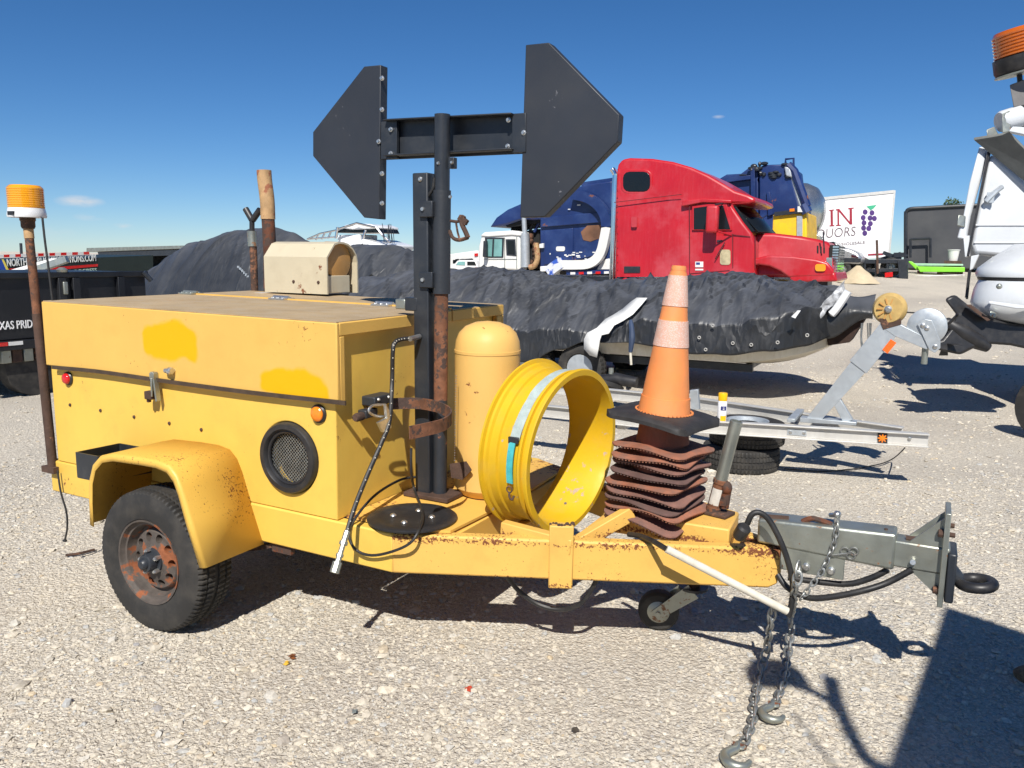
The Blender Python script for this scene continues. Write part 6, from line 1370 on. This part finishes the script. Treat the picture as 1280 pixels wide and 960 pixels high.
side([(1146, 333), (1206, 334), (1206, 340), (1150, 340)], YLm, .5, 'frame_rail', lime, LM, .02); side([(1134, 326), (1140, 327), (1150, 335), (1146, 338)], YLm+.1, .3, 'frame_arm', lime, LM, .02); side([(1140, 329), (1204, 330), (1204, 332.5), (1146, 332.5)], YLm+.6, .4, 'rear_rail', M('pale_green_pipe', (.35, .55, .40), .5), LM, .02)
side([(1118, 345), (1206, 343), (1206, 344.2), (1118, 346.5)], YLm-.8, .06, 'loose_pipe', white_truck, LM)
b = MB(); q = YP(1150, 338, YLm+.3)
for x in (1150, 1175, 1200): p_ = YP(x, 340, YLm+.2); b.box((p_.x-.1, YLm+.1, gz(p_)-.02), (p_.x+.1, YLm+.5, p_.z+.05))
b.build('timber_block', rust_dark, LM)
BK = thing('white_tub', YP(1190, 326, YLm+1.2), 'white plastic tub standing behind the lime green frame', 'tub'); q = YP(1191, 326, YLm+1.2); h_ = YP(1191, 312, YLm+1.2).z-q.z
MB().lathe([(.16, 0), (.21, h_*.92), (.23, h_*.93), (.23, h_), (.19, h_), (.18, h_*.5)], q, (0, 0, 1), 20).build('tub_body', white_truck, BK)
MB().box((q.x-.3, YLm+.9, gz(q)-.05), (q.x+.3, YLm+1.6, q.z-.002)).build('block', rust_dark, BK)
# sand heap
q = ZP(1074, 352, .30); YSn = 27.6; a, t_, c = YP(1036, 356, YSn), YP(1073, 330, YSn), YP(1106, 354, YSn); gs = gz(t_); hs_ = t_.z-gs+.0; rs0 = (c.x-a.x)/2*(hs_)/(t_.z-a.z)
def heap(u, v):
    an = u*2*math.pi; r = rs0*v; return V((t_.x+r*math.cos(an), YSn+r*math.sin(an), gs+hs_*(1-v)+(.05*mnoise.noise(V((math.cos(an)*2, math.sin(an)*2, v*5)))*v)+.0-.06*math.exp(-(v/.05)**2)-.03*v))
tag(MB().grid(heap, 48, 30).build('sand_heap', sand, smooth=70), 'pale cone shaped heap of sand in front of the red truck bumper', 'sand heap')
# silver car
YC = 28.5; q = YP(1060, 325, YC); gc = gz(q); CRR = thing('silver_car', V((q.x, YC+.8, gc)), 'silver car nose showing between the red grille and the white box trailer', 'car')
side([(1036, 330), (1036, 310), (1048, 308), (1062, 311), (1073, 316), (1077, 322), (1076, 330)], YC, 1.7, 'body', M('silver_car_paint', (.45, .46, .47), .3, metal=.6, v=.05), CRR, .10)
side([(1020, 312), (1028, 303), (1042, 302), (1054, 310)], YC+.1, 1.5, 'windscreen', glass_d, CRR, .04); side([(1064, 318), (1073, 320), (1073, 323), (1064, 322)], YC-.02, .06, 'headlight', chrome, CRR, .01); side([(1050, 322), (1076, 323), (1076, 328), (1050, 328)], YC-.01, .05, 'bumper', black_metal, CRR)
for x in (1052,): tw((YP(x, 330, YC).x, YC+.15, gc+.33), .33, .2, CRR, galv, 20)

# ------------------------------------------------------------------ trees on the skyline
leaf = M('tree_leaf', (.045, .075, .022), .7, v=.45, vs=1.2); bark = M('tree_bark', (.10, .075, .05), .9, v=.3, vs=5)
def tree(loc, h, r, label, n=1500, seed=1):
    rd = random.Random(seed); root = thing('tree', V(loc), label, 'tree', 'trees on the skyline'); l = V(loc)
    b = MB(); b.tube([l-V((0, 0, .3)), l+V((0, 0, h*.35)), l+V((.1, 0, h*.75))], [r*.12, r*.09, r*.03], 8)
    for k in range(6): a = rd.uniform(0, 6.3); b.tube([l+V((0, 0, h*(.3+.06*k))), l+V((math.cos(a)*r*.6, math.sin(a)*r*.6, h*(.5+.07*k)))], [r*.05, r*.02], 6)
    b.build('trunk', bark, root); b = MB(); cl = [(l+V((rd.gauss(0, r*.42), rd.gauss(0, r*.42), h*.62+rd.gauss(0, h*.15))), rd.uniform(.25, .5)*r) for _ in range(16)]
    for k in range(n):
        c, cr = rd.choice(cl); d = V((rd.gauss(0, 1), rd.gauss(0, 1), rd.gauss(0, .8))).normalized()*cr*rd.uniform(.5, 1.05); p_ = c+d; s = rd.uniform(.05, .12)*r*.8
        e1 = V((rd.gauss(0, 1), rd.gauss(0, 1), rd.gauss(0, 1))).normalized()*s; e2 = e1.cross(V((rd.gauss(0, 1), rd.gauss(0, 1), rd.gauss(0, 1)))).normalized()*s*.6
        b.add([p_-e1, p_-e2, p_+e1, p_+e2], [[0, 1, 2, 3]])
    b.build('crown', leaf, root, smooth=0)
for k, (px, pyt, d, r, lb) in enumerate(((1189, 252, 60, 1.5, 'round dark green tree top above the grey enclosed trailer'), (1176, 259, 64, .8, 'smaller dark tree top left of the round tree, above the grey trailer'))):
    p_ = DP(px, 330, d); g_ = gz(p_); zt2 = DP(px, pyt, d).z; tree((p_.x, p_.y, g_), (zt2-g_)/.98, r, lb, 1500, k+2)

# ------------------------------------------------------------------ left background: dump trailer, white ramp, banner trailer, shed trailer, small white trucks, tower boat
XD = -7.6; xq = lambda x, y, e=0.: XP(x, y, XD+e)
y0, y1 = xq(-60, 345).y, xq(181, 340).y; zt_ = 1.52; gd = gz((XD, 4))
DT = thing('dump_trailer', V((XD-1, (y0+y1)/2, gd)), 'black dump trailer with white lettering on its side at the left edge', 'dump trailer')
MB().box((XD-2.0, y0, .72), (XD, y1, zt_)).build('bed', black_dump, DT, bevel=.01)
MB().box((XD-.02, y0-.02, zt_-.06), (XD+.05, y1+.02, zt_+.012)).build('top_rail', black_dump, DT, bevel=.01)
for px in (74, 92, 148): p_ = xq(px, 345); MB().box((XD+.002, p_.y-.05, .72), (XD+.06, p_.y+.05, zt_-.062)).build('side_stake', black_dump, DT, bevel=.006)
MB().box((XD-1.7, y0, .42), (XD-.25, y1, .60)).build('chassis', black_metal, DT); MB().box((XD-.10, y0, .60), (XD+.06, y1-.3, .715)).build('side_rail', black_dump, DT, bevel=.008)
b = MB(); text_mesh(b, 'TEXAS PRIDE', V((XD+.008, xq(45, 407).y-(xq(44, 407).y-xq(-14, 407).y), xq(30, 410).z)), (0, 1, 0), (0, 0, 1), xq(30, 400).z-xq(30, 410).z, .006, xq(44, 407).y-xq(-14, 407).y, .01); b.build('lettering', M('white_letter', (.78, .78, .78), .5), DT, smooth=0)
for k, (a_, c_, mt) in enumerate(((-40, 5, red_lens), (6, 24, white_truck), (-90, -41, white_truck))):
    ya, yc = xq(a_, 420).y, xq(c_, 420).y; MB().box((XD+.061, ya, .66), (XD+.067, yc, .705)).build('reflector_tape', mt, DT)
for k in range(5): p_ = xq(8+k*14, 440); MB().cbox(V((XD-.05, p_.y, .52)), (.1, .12, .16)).build('hinge_bracket', rust_dark if k % 2 else galv, DT, bevel=.01)
for yy in (y0+.9, y0+1.8): tw_c = V((XD-.15, yy, .36)); MB().lathe([(.2, -.1), (.36, -.1), (.36, .1), (.2, .1)], tw_c, (1, 0, 0), 28).build('tyre', rubber, DT); MB().lathe([(.2, -.1), (.36, -.1), (.36, .1), (.2, .1)], tw_c+V((-1.7, 0, 0)), (1, 0, 0), 28).build('tyre', rubber, DT)
MB().lathe([(.06, 0), (.07, .03), (.03, .06)], V((XD, xq(78, 345).y, zt_+.01)), (0, 0, 1), 10).build('pulley', galv, DT); MB().cbox(V((XD+.07, xq(78, 366).y, 1.33)), (.03, .06, .16)).build('latch', galv, DT, bevel=.01)
MB().tube([V((XD+.06, xq(176, 345).y, zt_)), V((XD+.1, xq(183, 350).y, zt_-.12))], .035, 8).build('tarp_arm', black_metal, DT)
# white slanted ramp
Wd = 13.0; WR = thing('white_ramp', DP(30, 345, Wd)*1.0, 'white panel raised at a slant above the black dump trailer', 'ramp')
pt = [DP(x, y, Wd) for x, y in ((-60, 358), (64, 323), (83, 323), (14, 347))]
ext = FH*.25
MB().hexa([pt[0], pt[3], pt[3]+ext, pt[0]+ext], [pt[0]+(pt[1]-pt[0])*1.0, pt[2]*1.0, pt[2]+ext, pt[1]+ext]).build('panel', white_truck, WR)
MB().tube([DP(14, 348, Wd-.05), DP(84, 324, Wd-.05)], .07, 4).build('edge_channel', galv, WR)
p_ = DP(-40, 352, Wd+.5); MB().box((p_.x-.8, p_.y-.6, gz(p_)), (p_.x+.5, p_.y+.6, p_.z+.02)).build('stand', black_metal, WR)
# banner trailer
Pn = DP(60, 330, 19.); XN = Pn.x; xb = lambda x, y, e=0.: XP(x, y, XN+e)
BN = thing('banner_trailer', V((XN, xb(60, 330).y, gz(Pn))), 'dark trailer with white web address and a red and white tape along its top', 'trailer')
def xpanel(pts_, nm, mat, par, e=0., t=.02): return MB().prism([xb(x, y, e) for x, y in pts_], (t, 0, 0)).build(nm, mat, par, smooth=0)
xpanel([(-60, 325), (124, 318), (124, 346), (-60, 352)], 'side_wall', M('dark_green_black_print', (.012, .022, .018), .5), BN, -2.2, 2.2)
xpanel([(40, 336), (122, 330), (122, 333), (40, 340)], 'red_stripe', red_lens, BN, .004, .012); xpanel([(-60, 336), (6, 336), (40, 334), (40, 337), (8, 342), (-60, 345)], 'red_stripe', red_lens, BN, .004, .012)
xpanel([(-60, 328), (2, 325), (9, 338), (-60, 345)], 'blue_field', M('royal_blue_print', (.015, .06, .35), .5), BN, .02, .012); xpanel([(2, 324), (4, 324), (11, 338), (8, 338)], 'yellow_stripe', M('yellow_stripe', (.75, .6, .1), .5), BN, .03, .012)
n_ = 24
for k in range(n_):
    xa = -60+k*171/n_; xc = xa+171/n_; ya = 320.5-(xa+60)*.035-(.0); yc = 320.5-(xc+60)*.035
    xpanel([(xa, ya), (xc, yc), (xc, yc+3.6), (xa, ya+3.6)], 'tape_block', red_lens if k % 2 else white_truck, BN, .01, .02)
b = MB(); a, c = xb(9, 333, .012), xb(120, 326, .012); h_ = abs(xb(60, 322).z-xb(60, 331).z)
text_mesh(b, 'NORTHSTARLIGHTSOLUTIONS.COM', V((XN+.012, a.y, a.z)), (c-a)*1.0, (0, 0, 1), h_, .008, (c-a).length, .01); b.build('lettering', M('banner_white', (.72, .74, .70), .5), BN, smooth=0)
b = MB(); a, c = xb(90, 342, .012), xb(121, 339.5, .012); text_mesh(b, 'PROGRESS', V((XN+.012, a.y, a.z)), (c-a), (0, 0, 1), abs(xb(100, 337).z-xb(100, 341.5).z), .008, (c-a).length, .0); b.build('small_lettering', M('banner_mint', (.45, .62, .52), .5), BN, smooth=0)
for yy in (xb(-40, 340).y, xb(60, 340).y): MB().box((XN-1.8, yy, gz(Pn)), (XN-.3, yy+.5, xb(60, 348).z)).build('axle_block', black_metal, BN)
# open sided dark trailer
YO = 22.; so_ = YP(170, 330, YO); SH = thing('open_trailer', V((so_.x, YO+1, gz(so_))), 'dark open sided trailer with a flat roof beyond the dump trailer', 'trailer')
side([(108, 310), (222, 307), (300, 306), (300, 310), (222, 311), (108, 315)], YO, 2.4, 'roof', galv, SH, .01)
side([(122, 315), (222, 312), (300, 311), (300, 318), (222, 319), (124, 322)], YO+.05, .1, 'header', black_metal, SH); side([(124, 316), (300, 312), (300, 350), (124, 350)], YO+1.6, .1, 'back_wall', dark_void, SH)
for x in (126, 156, 177, 215): side([(x, 315), (x+3, 315), (x+3, 350), (x, 350)], YO+.08 if x < 150 else YO+.9, .1, 'post', galv if x == 126 else rust_dark, SH)
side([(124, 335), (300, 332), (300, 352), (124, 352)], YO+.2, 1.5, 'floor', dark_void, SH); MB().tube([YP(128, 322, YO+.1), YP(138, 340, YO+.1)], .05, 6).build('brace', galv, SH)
p_ = YP(200, 345, YO); MB().box((p_.x-1.5, YO+.3, gz(p_)), (p_.x+1.5, YO+1.6, p_.z)).build('chassis', black_metal, SH)
pm = DP(26, 325, 30); tag(MB().tube([V((pm.x, pm.y, gz(pm))), DP(26, 304, 30)], .05, 6).build('antenna_mast', black_metal), 'thin dark antenna mast rising behind the banner trailer', 'mast')
# small white trucks far left of the white cab
YW = 30.; c0 = YP(580, 325, YW); gw = gz(c0)
W1 = thing('white_truck', V((c0.x, YW+1, gw)), 'distant white truck with a long roof line behind the mast', 'truck')
side([(520, 320), (560, 318), (596, 313), (598, 316), (598, 345), (520, 345)], YW, 2.3, 'body', white_truck, W1, .05); side([(566, 325), (590, 323), (590, 327), (566, 329)], YW-.03, .04, 'dark_strip', glass_d, W1)
for x in (569, 575, 581, 587): side([(x, 324), (x+4, 323.6), (x+4, 327.2), (x, 327.6)], YW-.06, .04, 'window', glass_d, W1)
side([(593, 317), (597, 316.5), (597, 320), (593, 320.5)], YW-.05, .05, 'marker', red_lens, W1); tw((c0.x-.8, YW+.2, gw+.5), .5, .3, W1, galv, 20)
YW2 = 26.; c0 = YP(580, 330, YW2); gw = gz(c0); W2 = thing('white_pickup', V((c0.x, YW2+.9, gw)), 'small white pickup cab below the distant white truck', 'pickup truck')
side([(548, 345), (548, 333), (567, 331), (571, 326), (574, 325), (594, 325), (597, 332), (598, 345)], YW2, 1.8, 'body', white_truck, W2, .05); side([(570, 331), (573, 327), (581, 327), (581, 331.5)], YW2-.02, .03, 'side_window', glass_g, W2); side([(584, 327), (593, 327), (595, 331.5), (584, 331.5)], YW2-.02, .03, 'side_window', glass_d, W2); side([(594, 334), (598, 334), (598, 338), (594, 338)], YW2-.05, .05, 'tail_light', red_lens, W2)
tw((c0.x+.3, YW2+.15, gw+.38), .38, .22, W2, galv, 20)
# boat with hard top and rod holders
YBt = 24.; c0 = YP(440, 300, YBt); gb = gz(c0); TB = thing('tower_boat', V((c0.x, YBt+1, gb)), 'distant white boat with a hard top and tubular rails above the tarps', 'boat')
side([(406, 308), (425, 302), (455, 299), (478, 306), (474, 320), (412, 322)], YBt, 2.3, 'hull', white_p, TB, .08)
tp = [YP(x, y, YBt+.3) for x, y in ((424, 285), (432, 281), (446, 279), (462, 280), (470, 283), (470, 286), (440, 287))]; MB().prism(tp, (0, 1.6, 0)).build('hard_top', white_p, TB, bevel=.05)
side([(422, 285), (470, 285), (473, 291), (422, 291)], YBt+.35, 1.5, 'windscreen', glass_d, TB, .02); side([(422, 294), (450, 293), (450, 303), (422, 303)], YBt+.4, 1.2, 'console', white_p, TB, .04)
b = MB()
tb = lambda pts_, r=.035: b.tube([YP(x, y, YBt+.1) for x, y in pts_], r, 6)
tb(((384, 299), (400, 292), (424, 287))); tb(((395, 300), (398, 293))); tb(((402, 299), (406, 291))); tb(((410, 298), (414, 289))); tb(((420, 298), (422, 284)), .06); tb(((452, 304), (457, 288)), .05); tb(((470, 284), (478, 294), (488, 303)), .05); tb(((424, 286), (446, 279), (472, 285)), .045); tb(((384, 299), (420, 296)))
b.build('tube_frame', chrome, TB)
b = MB()
for k in range(9): x = 480+k*1.6; b.tube([YP(x, 304, YBt+.2*k*.5), YP(x+random.uniform(-4, 3), 279+random.uniform(0, 8), YBt+.2*k*.5)], .014, 5)
b.build('fishing_rod', black_metal, TB)
p_ = YP(440, 318, YBt); MB().box((p_.x-1.5, YBt+.3, gb), (p_.x+1.5, YBt+1.8, p_.z)).build('stand', black_metal, TB)

# ------------------------------------------------------------------ right: white boat hull with tilted outboard, beacon bracket, and the box truck whose shadow falls in
dB = 9.6; q = DP(1250, 330, dB); gq = gz(q)
HB_ = thing('white_boat', V((DP(1330, 400, dB).x, DP(1330, 400, dB).y, gq)), 'white boat stern at the right edge with its black outboard leg tilted up', 'boat')
RRD = V((ray(1310, 300).x, ray(1310, 300).y, 0)).normalized()
def dpoly(pts_, d, th_, nm, mat, par, bv=.01): return MB().prism([DP(x, y, d) for x, y in pts_], RRD*th_).build(nm, mat, par, bevel=bv, seg=2)
dpoly([(1238, 191), (1249, 200), (1282, 228), (1330, 270), (1420, 300), (1420, 322), (1300, 322), (1262, 322), (1217, 318), (1214, 305)], dB, 2.0, 'hull', hull_white, HB_, .05)
dpoly([(1234, 189), (1238.5, 190), (1214, 303), (1211, 322), (1209, 318)], dB-.02, .06, 'black_trim', plastic_b, HB_, .006)
dpoly([(1224, 183), (1235, 184), (1229, 214), (1213, 270), (1208, 300), (1196, 298), (1204, 270), (1212, 228)], dB+.03, .10, 'grey_rail', hull_white, HB_, .02)
dpoly([(1198, 268), (1207, 270), (1206, 284), (1196, 282)], dB, .2, 'rail_bracket', galv, HB_, .01); dpoly([(1204, 296), (1212, 294), (1212, 320), (1206, 322)], dB, .2, 'torn_panel', hull_white, HB_, .01)
dpoly([(1214, 320), (1224, 318), (1216, 336), (1212, 338)], dB, .12, 'torn_edge', hull_white, HB_, .006)
for k, (yy, ex) in enumerate(((280, 2), (302, 4))): dpoly([(1219-k*2, yy), (1420, yy-1), (1420, yy+3), (1219-k*2, yy+3)], dB-.015, .04, 'hull_step', hull_white, HB_, .015)
b = MB(); b.tube([DP(1232, 252, dB-.06), DP(1244, 240, dB-.10), DP(1252, 234, dB-.06)], .03, 8); b.cbox(DP(1238, 247, dB-.06), (.08, .05, .12)); b.build('cleat_handle', galv_clean, HB_)
MB().tube([DP(1212, 338, dB-.2), DP(1208, 372, dB-.2)], .016, 6).build('hanging_cable', rubber_b, HB_)
dpoly([(1210, 338), (1214, 338), (1210, 374), (1207, 374)], dB-.15, .02, 'cord', galv, HB_, 0)
# outboard cowling, midsection and lower unit
oc = DP(1262, 336, dB-.9)
def ring_e(px0, px1, py, d, ry, k=0.): 
    a, c = DP(px0, py, d), DP(px1, py, d); m_ = (a+c)/2; e = (c-a)/2; return [m_+e*math.cos(t)+FH*ry*math.sin(t)+V((0, 0, k*math.cos(t))) for t in np.linspace(0, 2*math.pi, 32, endpoint=False)]
dm = dB-.7
MB().loft([ring_e(1272, 1330, 305, dm, .25), ring_e(1262, 1332, 312, dm, .3), ring_e(1246, 1334, 322, dm, .38), ring_e(1228, 1336, 335, dm, .42), ring_e(1225, 1337, 342, dm, .43), ring_e(1226, 1336, 346, dm, .42)]).build('cowling', hull_white, HB_, smooth=50)
MB().loft([ring_e(1227, 1336, 346.5, dm, .415), ring_e(1228, 1336, 350, dm, .41)]).build('rubber_band', plastic_b, HB_)
MB().loft([ring_e(1228, 1336, 350.5, dm, .40), ring_e(1222, 1336, 362, dm, .40), ring_e(1217, 1334, 378, dm, .38), ring_e(1220, 1334, 388, dm, .34), ring_e(1236, 1330, 398, dm, .28), ring_e(1262, 1322, 404, dm, .2)]).build('lower_cowl', hull_white, HB_, smooth=50)
dpoly([(1236, 376), (1280, 382), (1330, 384), (1330, 388), (1270, 386), (1236, 380)], dm-.43, .06, 'cowl_ridge', hull_white, HB_, .01)
MB().ball(DP(1249, 358, dm-.42), .03, 8, 6).build('cowl_plug', galv, HB_)
lu = dm-.15
dpoly([(1180, 374), (1192, 368), (1207, 380), (1225, 393), (1262, 404), (1300, 408), (1300, 440), (1262, 432), (1232, 430), (1216, 436), (1200, 444), (1172, 438), (1166, 428), (1178, 424), (1192, 406), (1194, 392)], lu, .14, 'outboard_leg', plastic_b, HB_, .03)
dpoly([(1207, 381), (1213, 381), (1238, 400), (1234, 402)], lu-.12, .10, 'cavitation_plate', rust_dark, HB_, .006)
MB().lathe([(.0, -.3), (.06, -.22), (.09, 0), (.085, .2), (.05, .32), (.0, .34)], DP(1204, 416, lu+.05), (CR*.9+CU*-.55), 20).build('gear_case', plastic_b, HB_)
for k in range(3):
    c = DP(1182, 430, lu+.07); a = rad(120*k+30); e = CU*math.cos(a)*.8+FH*math.sin(a); MB().hexa([c-CR*.02, c+CR*.02, c+e*.2+CR*.08, c+e*.2-CR*.02], [c-CR*.02+CU*.015, c+CR*.02+CU*.015, c+e*.2+CR*.08+CU*.012, c+e*.2-CR*.02+CU*.012]).build('propeller_blade', plastic_b, HB_)
dpoly([(1238, 388), (1246, 392), (1244, 398), (1236, 395)], lu-.1, .06, 'steering_bracket', galv, HB_, .01)
p_ = DP(1340, 420, dB); MB().box((p_.x-.3, p_.y-.2, gz(p_)), (p_.x+.6, p_.y+1.4, DP(1340, 320, dB).z)).build('stand', black_metal, HB_)
# purple grey tyre-like shape at the edge
pe = DP(1283, 440, 8.2); tag(MB().lathe([(.16, -.1), (.34, -.1), (.36, -.06), (.36, .06), (.34, .1), (.16, .1)], V((pe.x+.30, pe.y, gz(pe)+.34)), (.5, .86, 0), 32).build('trailer_tyre', rubber), 'dark tyre at the right edge below the outboard leg', 'tyre')
# beacon on bracket arm, wedge plate and hinge, nearer
dE = 9.7; BE = thing('beacon_arm', V((DP(1330, 200, dE).x, DP(1330, 200, dE).y, 0)), 'orange warning beacon on a grey bracket above a hinged grey plate, top right', 'warning beacon')
a_ = DP(1246, 78, dE); c_ = DP(1246, 45, dE); ctr = DP(1278, 70, dE); hh_ = (c_-a_).length
axb = (V((0, 0, 1))*.97+CR*-.22).normalized(); rr_ = .300
pr = []
for k in range(7): z = .02+k*(hh_-.05)/7; pr += [(rr_*.97, z), (rr_, z+.009), (rr_, z+.025), (rr_*.96, z+.032)]
MB().lathe([(.0, .015)]+pr+[(rr_*.9, hh_), (.0, hh_+.02)], ctr, axb, 40).build('beacon_lens', beacon_o, BE)
MB().lathe([(.0, -.17), (rr_*1.0, -.17), (rr_*1.05, -.14), (rr_*1.05, .01), (.0, .01)], ctr, axb, 40).build('beacon_base', plastic_b, BE); MB().lathe([(0, -.20), (rr_*1.04, -.20), (rr_*1.04, -.18), (0, -.18)], ctr, axb, 40).build('mount_plate', galv, BE)
dpoly([(1262, 106), (1300, 92), (1300, 128), (1267, 134)], dE-.02, .25, 'bracket_box', M('grey_bracket_paint', (.14, .135, .135), .6, v=.2, vs=5), BE, .01); MB().tube([DP(1274, 88, dE+.1), DP(1275, 104, dE+.1)], .03, 8).build('bracket_stud', black_metal, BE)
MB().lathe([(.0, 0), (.115, 0), (.13, .03), (.13, .25), (.09, .28), (.0, .28)], DP(1250, 153, dE+.05), (CR*.95+CU*.3), 24).build('hinge_drum', hull_white, BE)
dpoly([(1253, 142), (1262, 138), (1264, 164), (1253, 166)], dE-.06, .25, 'hinge_plate', galv, BE, .006); dpoly([(1233, 162), (1243, 158), (1248, 168), (1234, 172)], dE+.02, .15, 'hinge_lug', galv, BE, .008)
dpoly([(1262, 140), (1300, 128), (1300, 165), (1268, 162)], dE+.1, .25, 'arm_block', black_metal, BE, .01)
pts_ = [DP(1217, 175, dE-.15), DP(1262, 168, dE-.3), DP(1330, 235, dE-.45), DP(1330, 268, dE-.1)]
MB().hexa([pts_[0], pts_[1], pts_[2], pts_[3]], [p_+V((0, 0, .03)) for p_ in pts_]).build('hinged_plate', M('grey_weathered_plate', (.16, .165, .155), .6, v=.2, vs=6), BE, bevel=.004)
dpoly([(1261, 164), (1300, 172), (1300, 160), (1266, 158)], dE-.25, .2, 'plate_edge', hull_white, BE, .006)
dpoly([(1300, 110), (1345, 105), (1345, 190), (1300, 190)], dE, .4, 'arm_post', galv, BE, .01); p_ = DP(1400, 200, dE+.2); MB().box((p_.x+.0, p_.y-.1, gz(p_)-.02), (p_.x+.18, p_.y+.1, p_.z)).build('post', galv, BE); dpoly([(1340, 120), (1410, 118), (1410, 160), (1340, 165)], dE+.1, .2, 'arm_beam', galv, BE, .01)
# box truck just out of view: its roof edge and lamp arm throw the shadow on the gravel in the lower right
h_ = 3.5; sx, sy = .34*h_, -.9*h_
gp = lambda x, y: (lambda p_: V((p_.x+sx, p_.y+sy, 0)))(ZP(x, y, 0))
k0, k1 = gp(1180, 756), gp(1105, 960); k2 = gp(1280, 790); sdv = (k1-k0).normalized(); fdv = (k2-k0).normalized()
TK = thing('box_truck', V(k0)+sdv*2+fdv*1.0, 'tall white box truck parked beside the camera, its shadow on the gravel at lower right', 'box truck')
co = [k0, k0+sdv*6.5, k0+sdv*6.5+fdv*2.4, k0+fdv*2.4]
MB().hexa([V((p_.x, p_.y, .9)) for p_ in co], [V((p_.x, p_.y, h_)) for p_ in co]).build('box', white_truck, TK, bevel=.02)
mid = lambda a, b_: k0+sdv*a+fdv*b_
MB().hexa([up(mid(.3, .25), .5), up(mid(6.2, .25), .5), up(mid(6.2, 2.15), .5), up(mid(.3, 2.15), .5)], [up(mid(.3, .25), .897), up(mid(6.2, .25), .897), up(mid(6.2, 2.15), .897), up(mid(.3, 2.15), .897)]).build('chassis', black_metal, TK)
for a in (1.2, 5.2):
    for b_ in (.3, 2.1): c = mid(a, b_); MB().lathe([(.25, -.14), (.46, -.14), (.48, 0), (.46, .14), (.25, .14)], V((c.x, c.y, .48)), fdv, 28).build('tyre', rubber, TK)
# roof lamp bracket reaching out from the side of the box
def sh(px, py): p_ = gp(px, py); return V((p_.x, p_.y, h_-.02))
MB().tube(smooth_path([sh(1118, 960), sh(1086, 948), sh(1066, 920), sh(1046, 878)], 4), .030, 8).build('lamp_arm', black_metal, TK)
MB().tube([sh(1046, 878), sh(1010, 858), sh(972, 848)], .022, 8).build('lamp_arm', black_metal, TK)
MB().tube([sh(1044, 880)+V((0, 0, -.02)), sh(1037, 845)], .034, 8).build('arm_knuckle', black_metal, TK)
c = sh(968, 840); lmp = MB().lathe([(.02, -.09), (.08, -.09), (.125, -.03), (.135, .05), (.12, .065), (.0, .065)], c, (.25, -.5, -.8), 28).build('work_lamp', plastic_b, TK)
MB().tube(smooth_path([sh(985, 872)-V((0, 0, .1)), sh(1015, 905)-V((0, 0, .2)), sh(1050, 938)-V((0, 0, .15)), sh(1100, 955)], 5), .008, 6).build('lamp_cable', rubber_b, TK)
# ------------------------------------------------------------------ litter on the gravel
for (px, py, col_, lab) in ((366, 822, (.16, .05, .01), 'brown dry leaf on the gravel below the yellow frame'), (359, 830, (.55, .33, .03), 'small yellow flake on the gravel beside the brown leaf'), (585, 862, (.42, .05, .02), 'small red plastic shard on the gravel'), (444, 890, (.13, .15, .15), 'flat dark grey stone chip in the middle of the foreground'), (720, 914, (.05, .04, .03), 'small dark twig clump on the gravel in the foreground')):
    c = ZP(px, py, gh(*ZP(px, py, 0)[:2])+.008); m_ = M('litter', col_, .8, v=.3, vs=60); b = MB(); rd = random.Random(px)
    for k in range(3): 
        a = rd.uniform(0, 6.3); s = rd.uniform(.010, .017); e1 = V((math.cos(a), math.sin(a), rd.uniform(-.2, .5)))*s; e2 = V((-math.sin(a), math.cos(a), rd.uniform(-.2, .5)))*s*.6; o_ = c+V((rd.uniform(-.01, .01), rd.uniform(-.01, .01), .004*k)); b.hexa([o_-e1, o_-e2, o_+e1, o_+e2], [o_-e1*.9+V((0, 0, .004)), o_-e2*.9+V((0, 0, .004)), o_+e1*.8+V((0, 0, .004)), o_+e2*.9+V((0, 0, .004))])
    tag(b.build('litter_scrap', m_), lab, 'litter')
def rod(pa, pb, lab): tag(MB().tube(smooth_path([ZP(*pa, .012), ZP((pa[0]+pb[0])/2, (pa[1]+pb[1])/2+1, .014), ZP(*pb, .012)], 4), .008, 6).build('rebar_rod', rust_dark), lab, 'rod')
rod((1100, 500), (1150, 509), 'thin dark rod lying on the gravel right of the winch post')
rod((82, 694), (118, 687), 'short dark wire lying on the gravel near the tyre')

cp = ZP(1277, 842, .03); b = MB(); b.ball(cp+V((.02, .0, .0)), (.055, .05, .035), 16, 9)
for i_, v_ in enumerate(b.v): b.v[i_] = cp+(v_-cp)*(1+.18*mnoise.noise(v_*30))
tag(b.build('dirt_clump', M('brown_clump', (.20, .13, .075), .95, v=.5, vs=60, bump=.6, bs=120)), 'rounded brown clump lying in the shadow at the right edge', 'clump')
